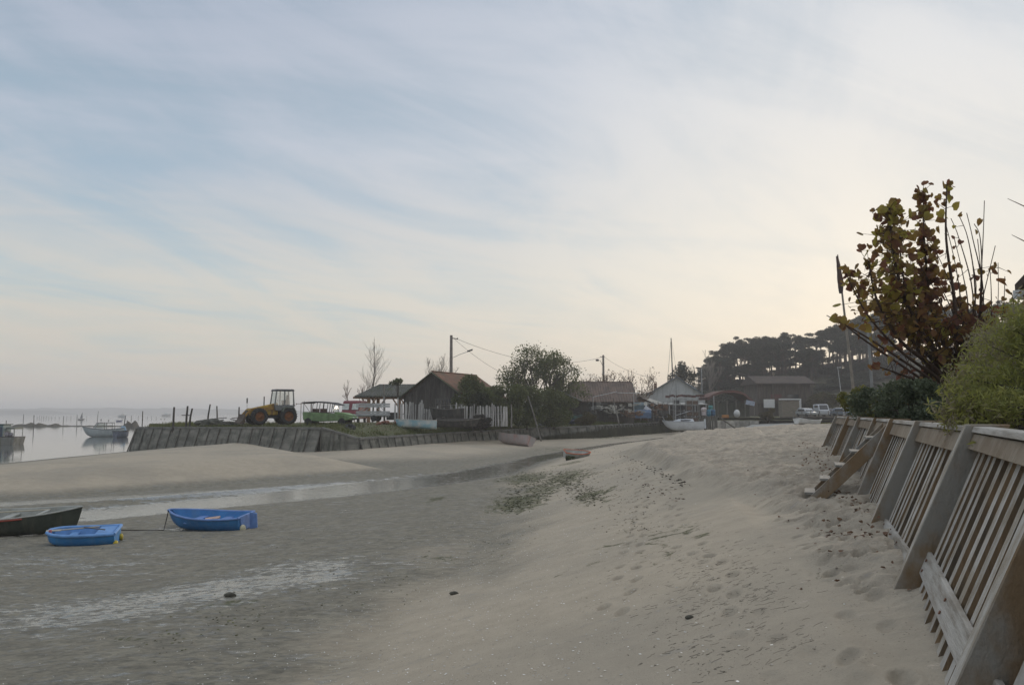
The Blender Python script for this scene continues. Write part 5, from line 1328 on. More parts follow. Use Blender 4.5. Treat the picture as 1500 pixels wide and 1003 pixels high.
tarp(908, 592, 106, 2.2, .3, mat('navy_tarp', (.05, .06, .13), .6, .3, 3), 'navy cover under the eave of the tiled shed')
JUNK = [mat('junk_grey', (.20, .20, .19), .8, .4, 4, island=.5), mat('junk_dark', (.06, .06, .055), .8, .4, 4, island=.5), mat('junk_brown', (.17, .10, .065), .8, .4, 4, island=.5), mat('junk_pale', (.40, .39, .35), .8, .3, 4, island=.4)]
JL = [(858, 607, 98, 1.2, 1, 'dark heap of timber offcuts below the pale edged lean-to'), (875, 596, 103, 1.4, 0, 'grey heap of planks under the middle of the tiled shed'), (893, 601, 102, 1.1, 3, 'pale heap of sawn lengths left of the leaning pole'), (905, 604, 103, 1.3, 1, 'dark stack of boards right of the leaning pole'), (921, 598, 104, 1.1, 3, 'pale crossed battens under the right end of the tiled shed'), (930, 607, 102, 1.2, 2, 'brown scrap heap in front of the blue tarpaulin'), (963, 607, 106, 1.3, 1, 'dark low stack beside the bow of the sailing boat'), (966, 598, 108, 1.0, 2, 'reddish brown heap right of the white sheet')]
for (u, v, Y, w, mi, lab) in JL:
    p_ = at(u, v, Y); s = MB()
    for k in range(16):
        a = Vector((random.uniform(-w, w), random.uniform(-.5, .5), random.uniform(-.5, .55)))
        if random.random() < .6: s.bar(a, a + Vector((random.uniform(-1.3, 1.3), random.uniform(-.3, .3), random.uniform(-.35, .5))), random.uniform(.06, .14))
        else: s.box(a, (random.uniform(.3, .8), random.uniform(.3, .6), random.uniform(.2, .5)), (random.uniform(-.2, .2), random.uniform(-.2, .2), random.uniform(0, 3)))
    o = s.build('scrap_heap', JUNK[mi], loc=p_); tag(o, lab, 'scrap heap')
fr = MB(); x = px(868, 101) - px(895, 101)
fr.tube([(x, 0, .9), (px(903, 101) - px(895, 101), 0, 1.6)], .05, 5).tube([(x, 0, -.8), (x, 0, .95)], .05, 5).tube([(2.8, 0, -.8), (2.8, 0, 1.35)], .05, 5).tube([(.7, 0, 1.45), (3.6, 0, 1.4)], .05, 5)
tag(fr.build('pipe_frame', METG, loc=(px(895, 101), 101, at(895, 592, 101).z)), 'thin pale pipe frame standing in front of the tiled shed', 'frame')
o = MB().box((0, 0, 0), (2.0, .9, .35), taper=.8).box((0, 0, .25), (1.2, .7, .2)).build('covered_boat', mat('grey_boat_cover', (.25, .27, .29), .7, .2, 3), loc=(px(794, 96), 95.5, 2.35), bevel=.08); tag(o, 'small grey upturned tub in the grass under the leafy tree', 'tub')
o = MB().lathe([(.0, 0), (.35, 0), (.42, .3), (.38, .6), (0, .62)], (0, 0, 0), 12).build('dark_drum', mat('navy_drum', (.04, .05, .08), .6), loc=(px(837, 99), 99, 2.3)); tag(o, 'dark drum standing in the grass left of the scrap heaps', 'drum')

# arched shed with red roof edge
Ya = 126
ar = empty('arched_shed', (px(1069, Ya), Ya, 2.6), R(3), 'low shed with a curved faded red roof between the jetty and the slipway', 'shed')
wA = px(1103, Ya) - px(1033, Ya); n = 16; vs = []; hA = at(1069, 575, Ya).z - 2.6; hE = at(1033, 587, Ya).z - 2.6
for i in range(n + 1):
    f = i / n; x = -wA / 2 + wA * f; z = hE + (hA - hE) * (1 - abs(2 * f - .95) ** 2.2) - (.55 * max(0, f - .75) / .25)
    vs += [(x, -.4, z), (x, -.4, z + .38), (x, 5, z + .38), (x, 5, z)]
MB().add(vs, [(i * 4 + k, (i + 1) * 4 + k, (i + 1) * 4 + (k + 1) % 4, i * 4 + (k + 1) % 4) for i in range(n) for k in range(4)]).build('roof', mat('faded_red_roof', (.15, .06, .05), .85, .3, 2, col2=(.10, .065, .055)), ar)
MB().box((0, 3.5, 1.2), (wA * .96, 3, 3.0)).build('wall', mat('olive_boards', (.10, .105, .085), .9, .3, 1.5, .3, 8, grain=(3, 3, .5)), ar)
for k in range(6): MB().bar((-wA / 2 + .2 + (wA - .4) * k / 5, -.2, -.4), (-wA / 2 + .2 + (wA - .4) * k / 5, -.2, hE + .1), .13).build('post', WOODG, ar)
o = MB().box((0, 0, 0), (1.1, .6, .8), taper=.85).build('orange_bin', mat('orange_plastic', (.42, .17, .03), .6), loc=(px(1060, 122), 122, 3.0), bevel=.05); tag(o, 'orange yellow crate in front of the red roofed arched shed', 'crate')
o = MB().blob((0, 0, .3), (.5, .4, .6), 10, 7, .05).build('white_sack', WHITE, loc=(px(1077, 122), 122, 3.3)); tag(o, 'rounded white sack beside the orange crate', 'sack')
o = MB().box((0, 0, 0), (1.4, .05, .7), (0, R(12), 0)).build('blue_white_banner', mat('blue_white_cloth', (.35, .40, .50), .7, .3, 3), loc=(px(1097, 125), 125, at(1097, 590, 125).z)); tag(o, 'small pale blue board hanging under the right end of the red roof', 'board')
o = MB()
for k in range(12): o.box((-4 + k * .7, random.uniform(-.1, .1), 0), (.66, .3, random.uniform(1.0, 1.3)))
tag(o.build('concrete_revetment', mat('pale_block', (.34, .33, .30), .9, .3, 2, island=.3), loc=(px(1068, 116), 116, 2.0)), 'low pale block revetment below the red roofed arched shed', 'revetment')

# big two storey boathouse
Yb = 150; bh = empty('boathouse', (px(1147, Yb), Yb, 2.95), R(2), 'large dark two storey boathouse with white doors at the foot of the wooded hill', 'boathouse')
wB = px(1186, Yb) - px(1108, Yb); top = at(1147, 562, Yb).z - 2.95; rt = at(1147, 551.5, Yb).z - 2.95
BHW = mat('brown_grey_boards', (.105, .085, .07), .85, .3, 1.2, .3, 8, grain=(3, 3, .5), streak=(.06, .05, .045))
MB().box((0, 4, top / 2 - .3), (wB, 8, top + .6)).build('wall', BHW, bh)
MB().prism([(-wB / 2 - .6, -.9, top - .1), (-wB / 2 - .6, -.9, top + .1), (-wB / 2 - .6, 4, rt + .3), (-wB / 2 - .6, 8.6, top + .1), (-wB / 2 - .6, 8.6, top - .1)], (0, 0, 0), (wB + 1.2, 0, 0)).build('roof', DTILE, bh)
MB().box((0, -.5, 2.55), (wB, 1.0, .12)).build('balcony', BHW, bh)
s = MB()
for k in range(26): s.box((-wB / 2 + .1 + (wB - .2) * k / 25, -.97, 3.0), (.06, .05, .9))
s.box((0, -.97, 3.45), (wB, .08, .08)); s.build('balustrade', BHW, bh)
for k in range(5): MB().bar((-wB / 2 + .1 + (wB - .2) * k / 4, -.85, -.3), (-wB / 2 + .1 + (wB - .2) * k / 4, -.85, top - .1), .16).build('post', BHW, bh)
MB().box((-1.6, -.06, 3.7), (2.0, .1, 1.1)).build('window', mat('reddish_shutter', (.13, .045, .04), .6), bh)
MB().box((1.7, -.06, 3.7), (2.4, .1, 1.1)).build('window', DGLASS, bh)
for (u0, u1, v0, v1, nm) in ((1118, 1134, 584.5, 597, 'door'), (1140.5, 1173.5, 583.5, 598, 'door')):
    x0, x1 = px(u0, Yb - 2) - bh.location.x, px(u1, Yb - 2) - bh.location.x; z1 = at(u0, v0, Yb - 2).z - 2.95; z0 = at(u0, v1, Yb - 2).z - 2.95
    MB().box(((x0 + x1) / 2, -1.1, (z0 + z1) / 2), (x1 - x0, .14, z1 - z0)).build(nm, mat('white_door_panel', (.66, .66, .65), .6, .06, 3), bh)
s = empty('plank_kiosk', (px(1155.5, 143), 143, 2.95), 0, 'tan plank box shed standing before the wide white boathouse door', 'shed')
wk = px(1168, 143) - px(1143, 143); hk = at(1155, 586.5, 143).z - 2.95
MB().box((0, 1, hk / 2 - .2), (wk, 2, hk + .4)).build('wall', mat('tan_boards', (.21, .18, .14), .85, .3, 2, .4, 10, grain=(.5, 3, 4)), s)
MB().box((0, 1, hk + .06), (wk + .15, 2.2, .12)).build('roof', DTILE, s)
# quay wall, fence and cars
qw = MB()
x = px(1141, 124)
vs = []
QP = [(px(1141, 124), 124, 3.12), (px(1190, 122), 122, 3.2), (px(1262, 120), 120, 3.25), (px(1320, 118), 118, 3.3)]
for (a, c) in zip(QP[:-1], QP[1:]):
    a, c = Vector(a), Vector(c); 
    qw.prism([a + Vector((0, -.5, -2.2)), a + Vector((0, 0, 0)), a + Vector((0, .5, 0)), a + Vector((0, .5, -2.2))], (0, 0, 0), c - a)
o = qw.build('stone_quay', mat('brown_quay_stone', (.12, .10, .08), .9, .4, .8, .8, 6, col2=(.07, .06, .05))); tag(o, 'low dark brown stone quay wall in front of the parked cars', 'quay wall')
s = empty('rail_fence', (px(1210, 122.5), 122.5, 3.2), R(3), 'low pale rail fence along the quay in front of the parked cars', 'fence')
wf = 11; r_ = MB().bar((-wf / 2, 0, .75), (wf / 2, 0, .75), .07).bar((-wf / 2, 0, .4), (wf / 2, 0, .4), .06).build('rail', WOODG, s)
for k in range(9): MB().bar((-wf / 2 + wf * k / 8, 0, -.3), (-wf / 2 + wf * k / 8, 0, .85), .09).build('post', WOODG, s)
def car(u, Y, z, rz, L, H, m_, label, cat, van=False):
    root = empty('parked_' + cat.replace(' ', '_'), (px(u, Y), Y, z), rz, label, cat, 'vehicles parked behind the quay')
    if van: prof = [(-L / 2, .35), (L / 2, .35), (L / 2 + .02, .95), (L / 2 - .55, 1.15), (L / 2 - 1.15, H - .1), (L / 2 - 1.5, H), (-L / 2 + .08, H), (-L / 2, .9)]
    else: prof = [(-L / 2, .35), (L / 2, .35), (L / 2, .75), (L / 2 - .9, .92), (L / 2 - 1.55, H - .05), (-L / 2 + .9, H), (-L / 2 + .2, .98), (-L / 2, .9)]
    MB().prism([Vector((x, -.85, z_)) for x, z_ in prof], (0, 0, 0), (0, 1.7, 0)).build('body', m_, root, bevel=.09)
    for y in (-.865, .865): MB().box((-.15 if not van else .1, y, H - .38), (L * .48, .02, .34)).build('side_window', DGLASS, root)
    s = MB()
    xf = L / 2 - 1.25 if not van else L / 2 - .82
    s.add([(xf + .28, -.68, .98 if not van else 1.2), (xf + .28, .68, .98 if not van else 1.2), (xf - .22, .62, H - .12), (xf - .22, -.62, H - .12)], [(0, 1, 2, 3)]); s.build('windscreen', DGLASS, root); s = MB()
    s.box((-L / 2 + (.02 if van else .42), 0, H - .42), (.06, 1.3, .42), (0, R(0 if van else 25), 0)); s.build('rear_window', DGLASS, root)
    for x in (-L * .31, L * .31):
        for y in (-.87, .70): 
            o = MB().lathe([(0, 0), (.22, .0), (.30, .02), (.31, .08), (.30, .16), (0, .17)], (x, y, .31), 16, 'Y').build('wheel', BLACK, root)
    for y in (-.6, .6): MB().box((L / 2 + .01, y, .68), (.05, .28, .13)).build('headlight', WHITE, root)
car(1178, 131, 3.05, R(-78), 3.9, 1.45, mat('silver_car_paint', (.42, .44, .46), .3, .1, 2, metal=.3), 'small light grey car parked beside the tan plank box shed', 'car')
car(1200, 134, 3.05, R(-97), 4.4, 2.1, mat('white_van_paint', (.48, .50, .53), .35, .1, 2), 'pale van parked behind the quay left of the thin lamp post', 'van', True)
car(1233, 132, 3.05, R(-60), 4.0, 1.5, mat('blue_grey_car', (.22, .26, .32), .3, .1, 2, metal=.3), 'blue grey car parked half behind the hedge right of the lamp post', 'car')
car(1215, 138, 3.05, R(-90), 4.0, 1.45, mat('dark_car', (.05, .055, .07), .3, .1, 2), 'dark car parked between the pale van and the lamp post', 'car')

# houses on the right: pink walled one glimpsed through the tree, and the eave at the frame edge
gable('pink_house', (px(1362, 40) + .5, 38, 3.4), R(-30), 3.4, 6, 1.0, 1.75, mat('pink_render', (.50, .30, .26), .85, .15, 1.5), TILEO, 'low pink walled outbuilding glimpsed under the autumn tree', 'house', .2, .2, mat('white_verge', (.5, .48, .44), .8))
Yr = 17
e = at(1487, 430, Yr)
hr = empty('villa', (e.x + .38, Yr, 3.4), R(-60), 'brown tiled villa with a white eave cut by the right edge', 'house')
ez = e.z - 3.4
MB().box((4.4, 3.2, (ez - .2) / 2), (7.4, 6, ez - .2)).build('wall', mat('cream_render', (.45, .42, .36), .85, .15, 1.5), hr)
ro = MB().prism([Vector((-.1, -.5, ez + .0)), Vector((4.4, -.5, ez + 4.2)), Vector((9.2, -.5, ez)), Vector((9.2, -.5, ez + .16)), Vector((4.4, -.5, ez + 4.38)), Vector((-.1, -.5, ez + .17))], (0, 0, 0), (0, 7.5, 0)).build('roof', DTILE, hr)
MB().box((-.05, 3.2, ez - .05), (.14, 7.5, .18)).build('gutter', WHITE, hr)
MB().prism([Vector((.0, -.45, ez - .1)), Vector((4.4, -.45, ez + 4.0)), Vector((9.0, -.45, ez - .1)), Vector((8.7, -.45, ez - .1)), Vector((4.4, -.45, ez + 3.7)), Vector((.6, -.45, ez - .1))], (0, 0, 0), (0, .06, 0)).build('bargeboard', WOODB, hr)
# ------------------------------------------------------------------ foliage helpers
rg = np.random.default_rng(21)
def quads(pts, size, aspect=.6, updown=0.0, shape=4, szvar=.4, tilt=None, bend=0.0):
    n = len(pts)
    d = rg.normal(size=(n, 3)); d[:, 2] = d[:, 2] * (1 - updown) + updown * np.abs(d[:, 2]) * -1 if updown else d[:, 2]
    if tilt is not None: d = d * .5 + np.array(tilt)
    d /= np.linalg.norm(d, axis=1)[:, None]
    e = rg.normal(size=(n, 3)); e -= (e * d).sum(1)[:, None] * d; e /= np.linalg.norm(e, axis=1)[:, None]
    s = size * (1 + rg.uniform(-szvar, szvar, n))[:, None]
    if shape == 4: prof = [(-.5, 0), (0, -.5 * aspect), (.5, 0), (0, .5 * aspect)]
    elif shape == 3: prof = [(-.5, -.12 * aspect), (.5, 0), (-.5, .12 * aspect)]
    else: prof = [(-.38, 0), (-.5, -.30 * aspect), (-.25, -.55 * aspect), (.12, -.42 * aspect), (.5, 0), (.12, .42 * aspect), (-.25, .55 * aspect), (-.5, .30 * aspect)]
    k = len(prof)
    V = np.empty((n, k, 3))
    nrm = np.cross(d, e)
    for i, (a, b_) in enumerate(prof): V[:, i] = pts + d * s * a + e * s * b_ + nrm * s * (bend * abs(b_))
    F_ = np.arange(n * k).reshape(n, k)
    return V.reshape(-1, 3), F_
def inball(n, c, r3, shell=0.0):
    d = rg.normal(size=(n, 3)); d /= np.linalg.norm(d, axis=1)[:, None]
    r = rg.uniform(shell ** 3, 1, n) ** (1 / 3)
    return np.array(c) + d * r[:, None] * np.array(r3)
def branches(p, d, L, r, depth, s, tips, spread=.55, up=.12, n=(2, 3), shrink=.72, seg=3, sides=5, minr=.012):
    pts = [p]; dd = d.copy()
    for i in range(seg):
        dd = (dd + Vector((random.gauss(0, .09), random.gauss(0, .09), random.gauss(0, .05) + up * .25))).normalized()
        pts.append(pts[-1] + dd * L / seg)
    r1 = max(minr, r * .62)
    s.tube(pts, [r + (r1 - r) * i / seg for i in range(seg + 1)], sides, False)
    if depth <= 0: tips.append(pts[-1]); return
    for k in range(random.randint(*n)):
        a = random.uniform(0, 2 * math.pi); q_ = Vector((math.cos(a), math.sin(a), random.uniform(-.1, .5)))
        nd = (dd + q_ * spread * random.uniform(.6, 1.2)).normalized()
        st_ = pts[-1] if k == 0 else pts[random.randint(max(1, seg - 1), seg)]
        branches(st_, nd, L * shrink * random.uniform(.8, 1.15), r1, depth - 1, s, tips, spread, up, n, shrink, seg if depth > 2 else 2, sides if depth > 2 else 4, minr)

# ------------------------------------------------------------------ pines on the hill
PINEL = leafmat('pine_needles', [(.018, .024, .014), (.030, .038, .020), (.045, .052, .028)], .15, .7)
PBARK = mat('pine_bark', (.10, .065, .045), .9, .4, 3, .5, 10, col2=(.055, .042, .035))
def pine(seed, H, crown=(3.6, 2.3)):
    random.seed(seed)
    root = empty('pine_tree', (0, 0, 0)); s = MB(); bx, by = random.uniform(-1, 1), random.uniform(-.6, .6)
    pt = lambda f: Vector((bx * f * f, by * f * f, H * f))
    s.tube([pt(f) - Vector((0, 0, .5 if f == 0 else 0)) for f in (0, .25, .5, .75, .93)], [.30, .25, .21, .16, .09], 7, False)
    cl = []
    for k in range(16):
        a = random.uniform(0, 6.28); rr = crown[0] * math.sqrt(random.random()) ; f = random.uniform(.68, .97)
        c = pt(.85) + Vector((math.cos(a) * rr, math.sin(a) * rr, (random.uniform(-.5, .9) - .35 * (rr / crown[0]) ** 2) * crown[1] * .8)); c.z = min(c.z, H)
        st_ = pt(random.uniform(.58, .85)); mid = st_.lerp(c, .55) - Vector((0, 0, .35)); s.tube([st_, mid, c], [.09, .06, .03], 4, False); cl.append(c)
    for k in range(3):
        f = random.uniform(.35, .6); a = random.uniform(0, 6.28); s.tube([pt(f), pt(f) + Vector((math.cos(a) * 1.1, math.sin(a) * 1.1, .3))], [.06, .02], 4, False)
    s.build('trunk', PBARK, root)
    P = np.concatenate([inball(150, c, (random.uniform(.9, 1.5), random.uniform(.9, 1.5), random.uniform(.45, .8))) for c in cl])
    v, f = quads(P, .42, .55); np_mesh('crown', v, f, PINEL, root)
    return root
protos = [pine(1, 14.5), pine(2, 13.5, (3.2, 2.6)), pine(3, 15.5, (4.0, 2.2)), pine(4, 12.5, (3.4, 2.8)), pine(5, 14, (3.8, 2.0))]
PH = [14.5, 13.5, 15.5, 12.5, 14]
sil = [(1018, 548), (1035, 527), (1050, 512), (1065, 503), (1090, 495), (1120, 491), (1150, 490), (1180, 490), (1205, 480), (1225, 473), (1250, 469), (1290, 456), (1330, 452), (1400, 448), (1520, 440)]
random.seed(31)
spots = []; u = 1022.
while u < 1500:
    spots.append((u, random.uniform(226, 246), 0)); u += random.uniform(7, 11) if u < 1300 else random.uniform(11, 17)
for i in range(26): spots.append((random.uniform(1040, 1300), random.uniform(205, 222), random.uniform(8, 22)))
GAPS = ((1066, 1088), (1124, 1134), (1156, 1168), (1198, 1206), (1214, 1236))
k = 0
while k < 120:
    u = random.uniform(1030, 1310)
    if any(a < u < c_ for a, c_ in GAPS) and random.random() < .85: continue
    spots.append((u, random.uniform(204, 232), random.uniform(18, 50))); k += 1
used = set()
def sweep(i):
    if i not in used: used.add(i); return protos[i]
    return copy_tree(protos[i])
for k, (u, Y, drop) in enumerate(spots):
    i = random.randrange(5); vt = np.interp(u, [a for a, _ in sil], [c for _, c in sil]) + drop + random.uniform(-3, 5)
    x = px(u, Y); z0 = hillz(x, Y) - .3; zt = at(u, vt, Y).z
    o = sweep(i); H = zt - z0; sc = max(.35, H / PH[i]); w = min(1.15, max(.7, sc)) * random.uniform(.85, 1.1)
    o.location = (x, Y, z0); o.scale = (w, w, sc); o.rotation_euler = (random.gauss(0, .05), random.gauss(0, .05), random.uniform(0, 6.28))
    tag(o, 'tall dark umbrella crowned pine standing in the grove along the hill crest', 'pine tree', 'pines along the crest of the hill')
for i in range(5):
    if i not in used: sweep(i).location = (90, 236, hillz(90, 236))

# dark broadleaf trees at the foot of the hill
def bushtree(name, seed, R3, n, mat_, leaf, bark=BARK, trunkh=1.5, clumps=14, dens=None, trunk_r=.18, skirt=False):
    random.seed(seed); root = empty(name, (0, 0, 0)); s = MB(); cs = []
    top = trunkh + R3[2] * 2
    for k in range(clumps):
        d = Vector((random.gauss(0, 1), random.gauss(0, 1), random.gauss(0, 1))).normalized() * random.uniform(.35, .85)
        c = Vector((d.x * R3[0], d.y * R3[1], trunkh + R3[2] + d.z * R3[2])); cs.append(c)
        m_ = Vector((c.x * .3, c.y * .3, trunkh + (c.z - trunkh) * .4)); s.tube([Vector((random.uniform(-.1, .1), random.uniform(-.1, .1), -.4)), Vector((0, 0, trunkh * .6)), m_, c], [trunk_r, trunk_r * .8, trunk_r * .4, trunk_r * .12], 5, False)
    s.build('trunk', bark, root)
    k_ = n // clumps
    P = np.concatenate([inball(k_, c, (R3[0] * random.uniform(.28, .5), R3[1] * random.uniform(.28, .5), R3[2] * random.uniform(.25, .5)), .15) for c in cs])
    if skirt: P = np.concatenate([P, inball(int(n * .6), (0, 0, R3[2] * .55), (R3[0] * .92, R3[1] * .9, R3[2] * .6), .3)])
    v, f = quads(P, leaf, .65); np_mesh('crown', v, f, mat_, root)
    return root
DKL = leafmat('dark_evergreen_leaves', [(.022, .028, .016), (.035, .042, .022), (.055, .06, .03)], .2)
AUTL = leafmat('olive_autumn_leaves', [(.06, .055, .025), (.10, .08, .035), (.08, .085, .03)], .3)
pa = bushtree('foothill_tree', 41, (4.5, 4, 3.6), 5200, DKL, .42, trunkh=1.0, clumps=18)
pb = bushtree('foothill_tree', 42, (4.0, 4, 4.4), 5200, DKL, .40, trunkh=1.5, clumps=20)
first = [pa, pb]; random.seed(51)
fs_ = [(988 + 22 * i + random.uniform(-5, 5), random.uniform(168, 198), 566 + random.uniform(-7, 6)) for i in range(19)]
fs_ += [(1030 + 24 * i + random.uniform(-6, 6), random.uniform(200, 215), 556 + random.uniform(-4, 6)) for i in range(13)]
fs_ += [(u_, random.uniform(224, 238), random.uniform(536, 550)) for u_ in (1045, 1056, 1098, 1110, 1141, 1150, 1176, 1186, 1196, 1210, 1240, 1250, 1262, 1275, 1288)]
fs_ += [(1298 + 17 * i_ + random.uniform(-5, 5), random.uniform(212, 236), 522 + random.uniform(-14, 14)) for i_ in range(13)]
for k, (u, Y, vt) in enumerate(fs_):
    src = first[k % 2]; o = src if k < 2 else copy_tree(src)
    x = px(u, Y); z0 = hillz(x, Y) - .5; H = at(u, vt, Y).z - z0; sc = max(.3, H / (8.2 if k % 2 == 0 else 10.3))
    o.location = (x, Y, z0); o.scale = (1.05, 1.05, sc); o.rotation_euler = (0, 0, random.uniform(0, 6.28))
    tag(o, 'dense dark evergreen tree crowding the hillside among and beneath the pines', 'tree', 'dark trees filling the wooded hillside')
o = bushtree('round_evergreen', 43, (2.9, 2.8, 3.6), 5000, DKL, .36, trunkh=3.5, clumps=18); Y = 172; x = px(1000, Y); o.location = (x, Y, 2.9); o.scale = (1, 1, (at(1000, 532, Y).z - 2.9) / 10.7)
tag(o, 'dark round crowned evergreen rising just behind the ridge of the white gabled house', 'tree')
o = bushtree('autumn_shrub', 44, (3.2, 2, 2.2), 4200, AUTL, .3, trunkh=.2, clumps=14); Y = 146; o.location = (px(1203, Y), Y, 2.9); o.scale = (1, 1, (at(1203, 567, Y).z - 2.9) / 4.6)
tag(o, 'olive brown autumn shrub right of the two storey boathouse', 'shrub')
o = bushtree('autumn_shrub', 45, (2.6, 2, 2.0), 3200, AUTL, .3, trunkh=.2, clumps=12); Y = 141; o.location = (px(1252, Y), Y, 2.9); tag(o, 'dark autumn shrub behind the blue grey car and the lamp post', 'shrub')
o = bushtree('autumn_shrub', 46, (1.6, 1.5, .9), 1500, AUTL, .25, trunkh=.1, clumps=9); Y = 128; o.location = (px(1084, Y) + 1, 118.0, 2.4); tag(o, 'low olive shrub on the revetment below the arched shed', 'shrub')

# leafy tree and bushes on the spit
LT = leafmat('spit_tree_leaves', [(.07, .08, .038), (.115, .13, .055), (.17, .185, .08)], .55)
OL = leafmat('olive_bush_leaves', [(.07, .082, .035), (.11, .13, .048), (.15, .17, .065)], .35)
random.seed(61)
root = empty('leafy_tree', (px(784, 104), 104, 2.5), 0, 'broad leafy green tree with sky showing through its crown between hut and tiled shed', 'tree')
s = MB(); tips = []
for k in range(7):
    a = 6.28 * k / 7; branches(Vector((0, 0, -.3)), Vector((math.cos(a) * .75, math.sin(a) * .6, 1)).normalized(), 3.1, .22, 4, s, tips, .62, .12, (2, 3), .76)
s.build('trunk', BARK, root)
tips = [t_ for t_ in tips if t_.z > 2.0]
arr = np.array([tuple(t_) for t_ in tips]); arr[:, 2] = 2.6 + (arr[:, 2] - arr[:, 2].min()) / (arr[:, 2].max() - arr[:, 2].min()) * 6.8
fx = 4.3 / np.percentile(np.abs(arr[:, 0]), 92); arr[:, 0] *= fx
# domed outline
lim = 3.2 + 6.9 * np.sqrt(np.clip(1 - (arr[:, 0] / 5.6) ** 2, .02, 1)); arr[:, 2] = np.minimum(arr[:, 2], lim - rg.uniform(0, .9, len(arr)))
P = arr[rg.integers(0, len(arr), 11000)] + rg.normal(size=(11000, 3)) * np.array([.42, .45, .34])
v, f = quads(P, .23, .7); np_mesh('crown', v, f, LT, root)
def bush(name, u0, u1, vt, Y, zb, label, mt, leaf, n, seed, cat='bush', deep=1.5, clumps=12, group=None):
    x0, x1 = px(u0, Y), px(u1, Y); w = (x1 - x0) / 2; H = at((u0 + u1) / 2, vt, Y).z - zb
    o = bushtree(name, seed, (w, deep, H / 2), n, mt, leaf, trunkh=0.0, clumps=clumps, trunk_r=.06, skirt=True); o.location = ((x0 + x1) / 2, Y, zb); return tag(o, label, cat, group)
bush('olive_bush', 664, 728, 549, 84, 2.4, 'dark olive tree leaning over the right side of the hut roof', OL, .24, 9000, 71, 'tree', 2.0, 16)
bush('olive_bush', 696, 772, 552, 86, 2.4, 'tall olive bush between the hut and the leafy tree', OL, .24, 9000, 72, 'bush', 2.0, 16)
bush('olive_bush', 676, 735, 574, 82, 2.5, 'low dark bush behind the picket fence right of the hut', DKL, .22, 4500, 73, 'bush', 1.5, 14)
bush('bramble_bush', 738, 806, 563, 91, 2.2, 'green bramble mass under the left of the leafy tree', OL, .2, 6500, 74, 'bush', 1.8, 16)
bush('bramble_bush', 780, 842, 567, 93, 2.2, 'green bramble mass under the right of the leafy tree', OL, .2, 6500, 75, 'bush', 1.8, 16)
bush('bramble_bush', 800, 838, 548, 106, 3.0, 'upright bush closing the right side of the leafy tree', LT, .24, 4500, 76, 'bush', 1.5, 14)
bush('dry_shrub', 838, 872, 601, 97, 2.2, 'rusty brown low shrub on the grass below the lean-to', AUTL, .14, 2600, 77, 'shrub', 1.0, 10)
bush('dry_shrub', 690, 722, 605, 78, 2.2, 'dark dead shrub in front of the right picket fence', mat('dead_twigs', (.06, .052, .045), .9, .4, 5, island=.4), .14, 3000, 78, 'shrub', .8, 10)
bush('dry_shrub', 966, 985, 606, 108, 2.4, 'reddish brown shrub above the wall left of the sailing boat', AUTL, .16, 1500, 79, 'shrub', .8, 8)
o = bushtree('leafy_sapling', 80, (1.05, .7, .55), 330, OL, .25, trunkh=at(584, 550, 88).z - 2.6 - 1.3, clumps=7, trunk_r=.05); o.location = (px(584, 88), 88, 2.6); tag(o, 'thin dark leaved sapling whose top shows above the open shed roof', 'sapling')
# bare trees
TWIG = mat('grey_twigs', (.20, .175, .15), .9, .3, 5)
TWIGR = mat('reddish_twigs', (.16, .10, .075), .9, .3, 5)
def baretree(u, vt, Y, zb, label, seed, spread, L0, depth, stems, mt, name='bare_tree', r=.13, tw=0.0, minr=.018, updir=1.0, shrink=.74, nb=(2, 3), drop=0):
    random.seed(seed); root = empty(name, (px(u, Y), Y, zb), 0, label, 'tree'); s = MB(); tips = []
    for k in range(stems):
        a = 6.28 * k / stems + random.random(); branches(Vector((0, 0, -.3)), Vector((math.cos(a) * tw, math.sin(a) * tw, updir)).normalized(), L0, r, depth, s, tips, spread, .16, nb, shrink, 3, 5, minr)
    zt = at(u, vt, Y).z - zb; zm = max(p_[2] for p_ in s.v); k = zt / zm
    s.v = [(p_[0], p_[1], p_[2] * k) for p_ in s.v]
    s.build('trunk', mt, root); return root, [Vector((t_.x, t_.y, t_.z * k)) for t_ in tips]
def leadertree(u, vt, Y, zb, wpx, label, seed, mt, fork=0):
    random.seed(seed); root = empty('bare_tree', (px(u, Y), Y, zb), 0, label, 'tree'); s = MB(); H = at(u, vt, Y).z - zb; W_ = wpx / F * Y / 2
    def twigs(p, d, L, r, dep):
        pts = [p]; dd = d.copy()
        for i in range(4):
            dd = (dd + Vector((random.gauss(0, .10), random.gauss(0, .10), .10))).normalized(); pts.append(pts[-1] + dd * L / 4)
        s.tube(pts, [r, r * .8, r * .6, r * .45, r * .3], 4 if r < .04 else 5, False)
        if dep <= 0: return
        for k in range(5 if dep > 1 else 4):
            q_ = pts[1 + k % 4]; a = random.uniform(0, 6.28); nd = (dd + Vector((math.cos(a), math.sin(a), random.uniform(0, .6))) * .75).normalized()
            twigs(q_, nd, L * random.uniform(.32, .5), max(.009, r * .5), dep - 1)
    for lean_, hh in (((0, 1.0),) if not fork else ((-.12, .95), (.14, 1.0), (.34, .8))):
        P_ = [Vector((lean_ * H * f * f + random.gauss(0, .05), random.gauss(0, .05), -.3 + H * hh * f)) for f in (0, .2, .4, .6, .8, 1)]
        s.tube(P_, [.13, .105, .08, .06, .035, .012], 6, False)
        for k in range(26):
            f = random.uniform(.18, .97); i = min(4, int(f * 5)); p_ = P_[i].lerp(P_[i + 1], f * 5 - i); a = random.uniform(0, 6.28)
            L = W_ * (1.15 * math.sin(math.pi * min(1, f * .95 + .12)) + .12) * random.uniform(.7, 1.15)
            twigs(p_, Vector((math.cos(a), math.sin(a), 1.25)).normalized(), L * 1.3, .03 * (1.1 - f) + .012, 2)
    s.build('trunk', mt, root)
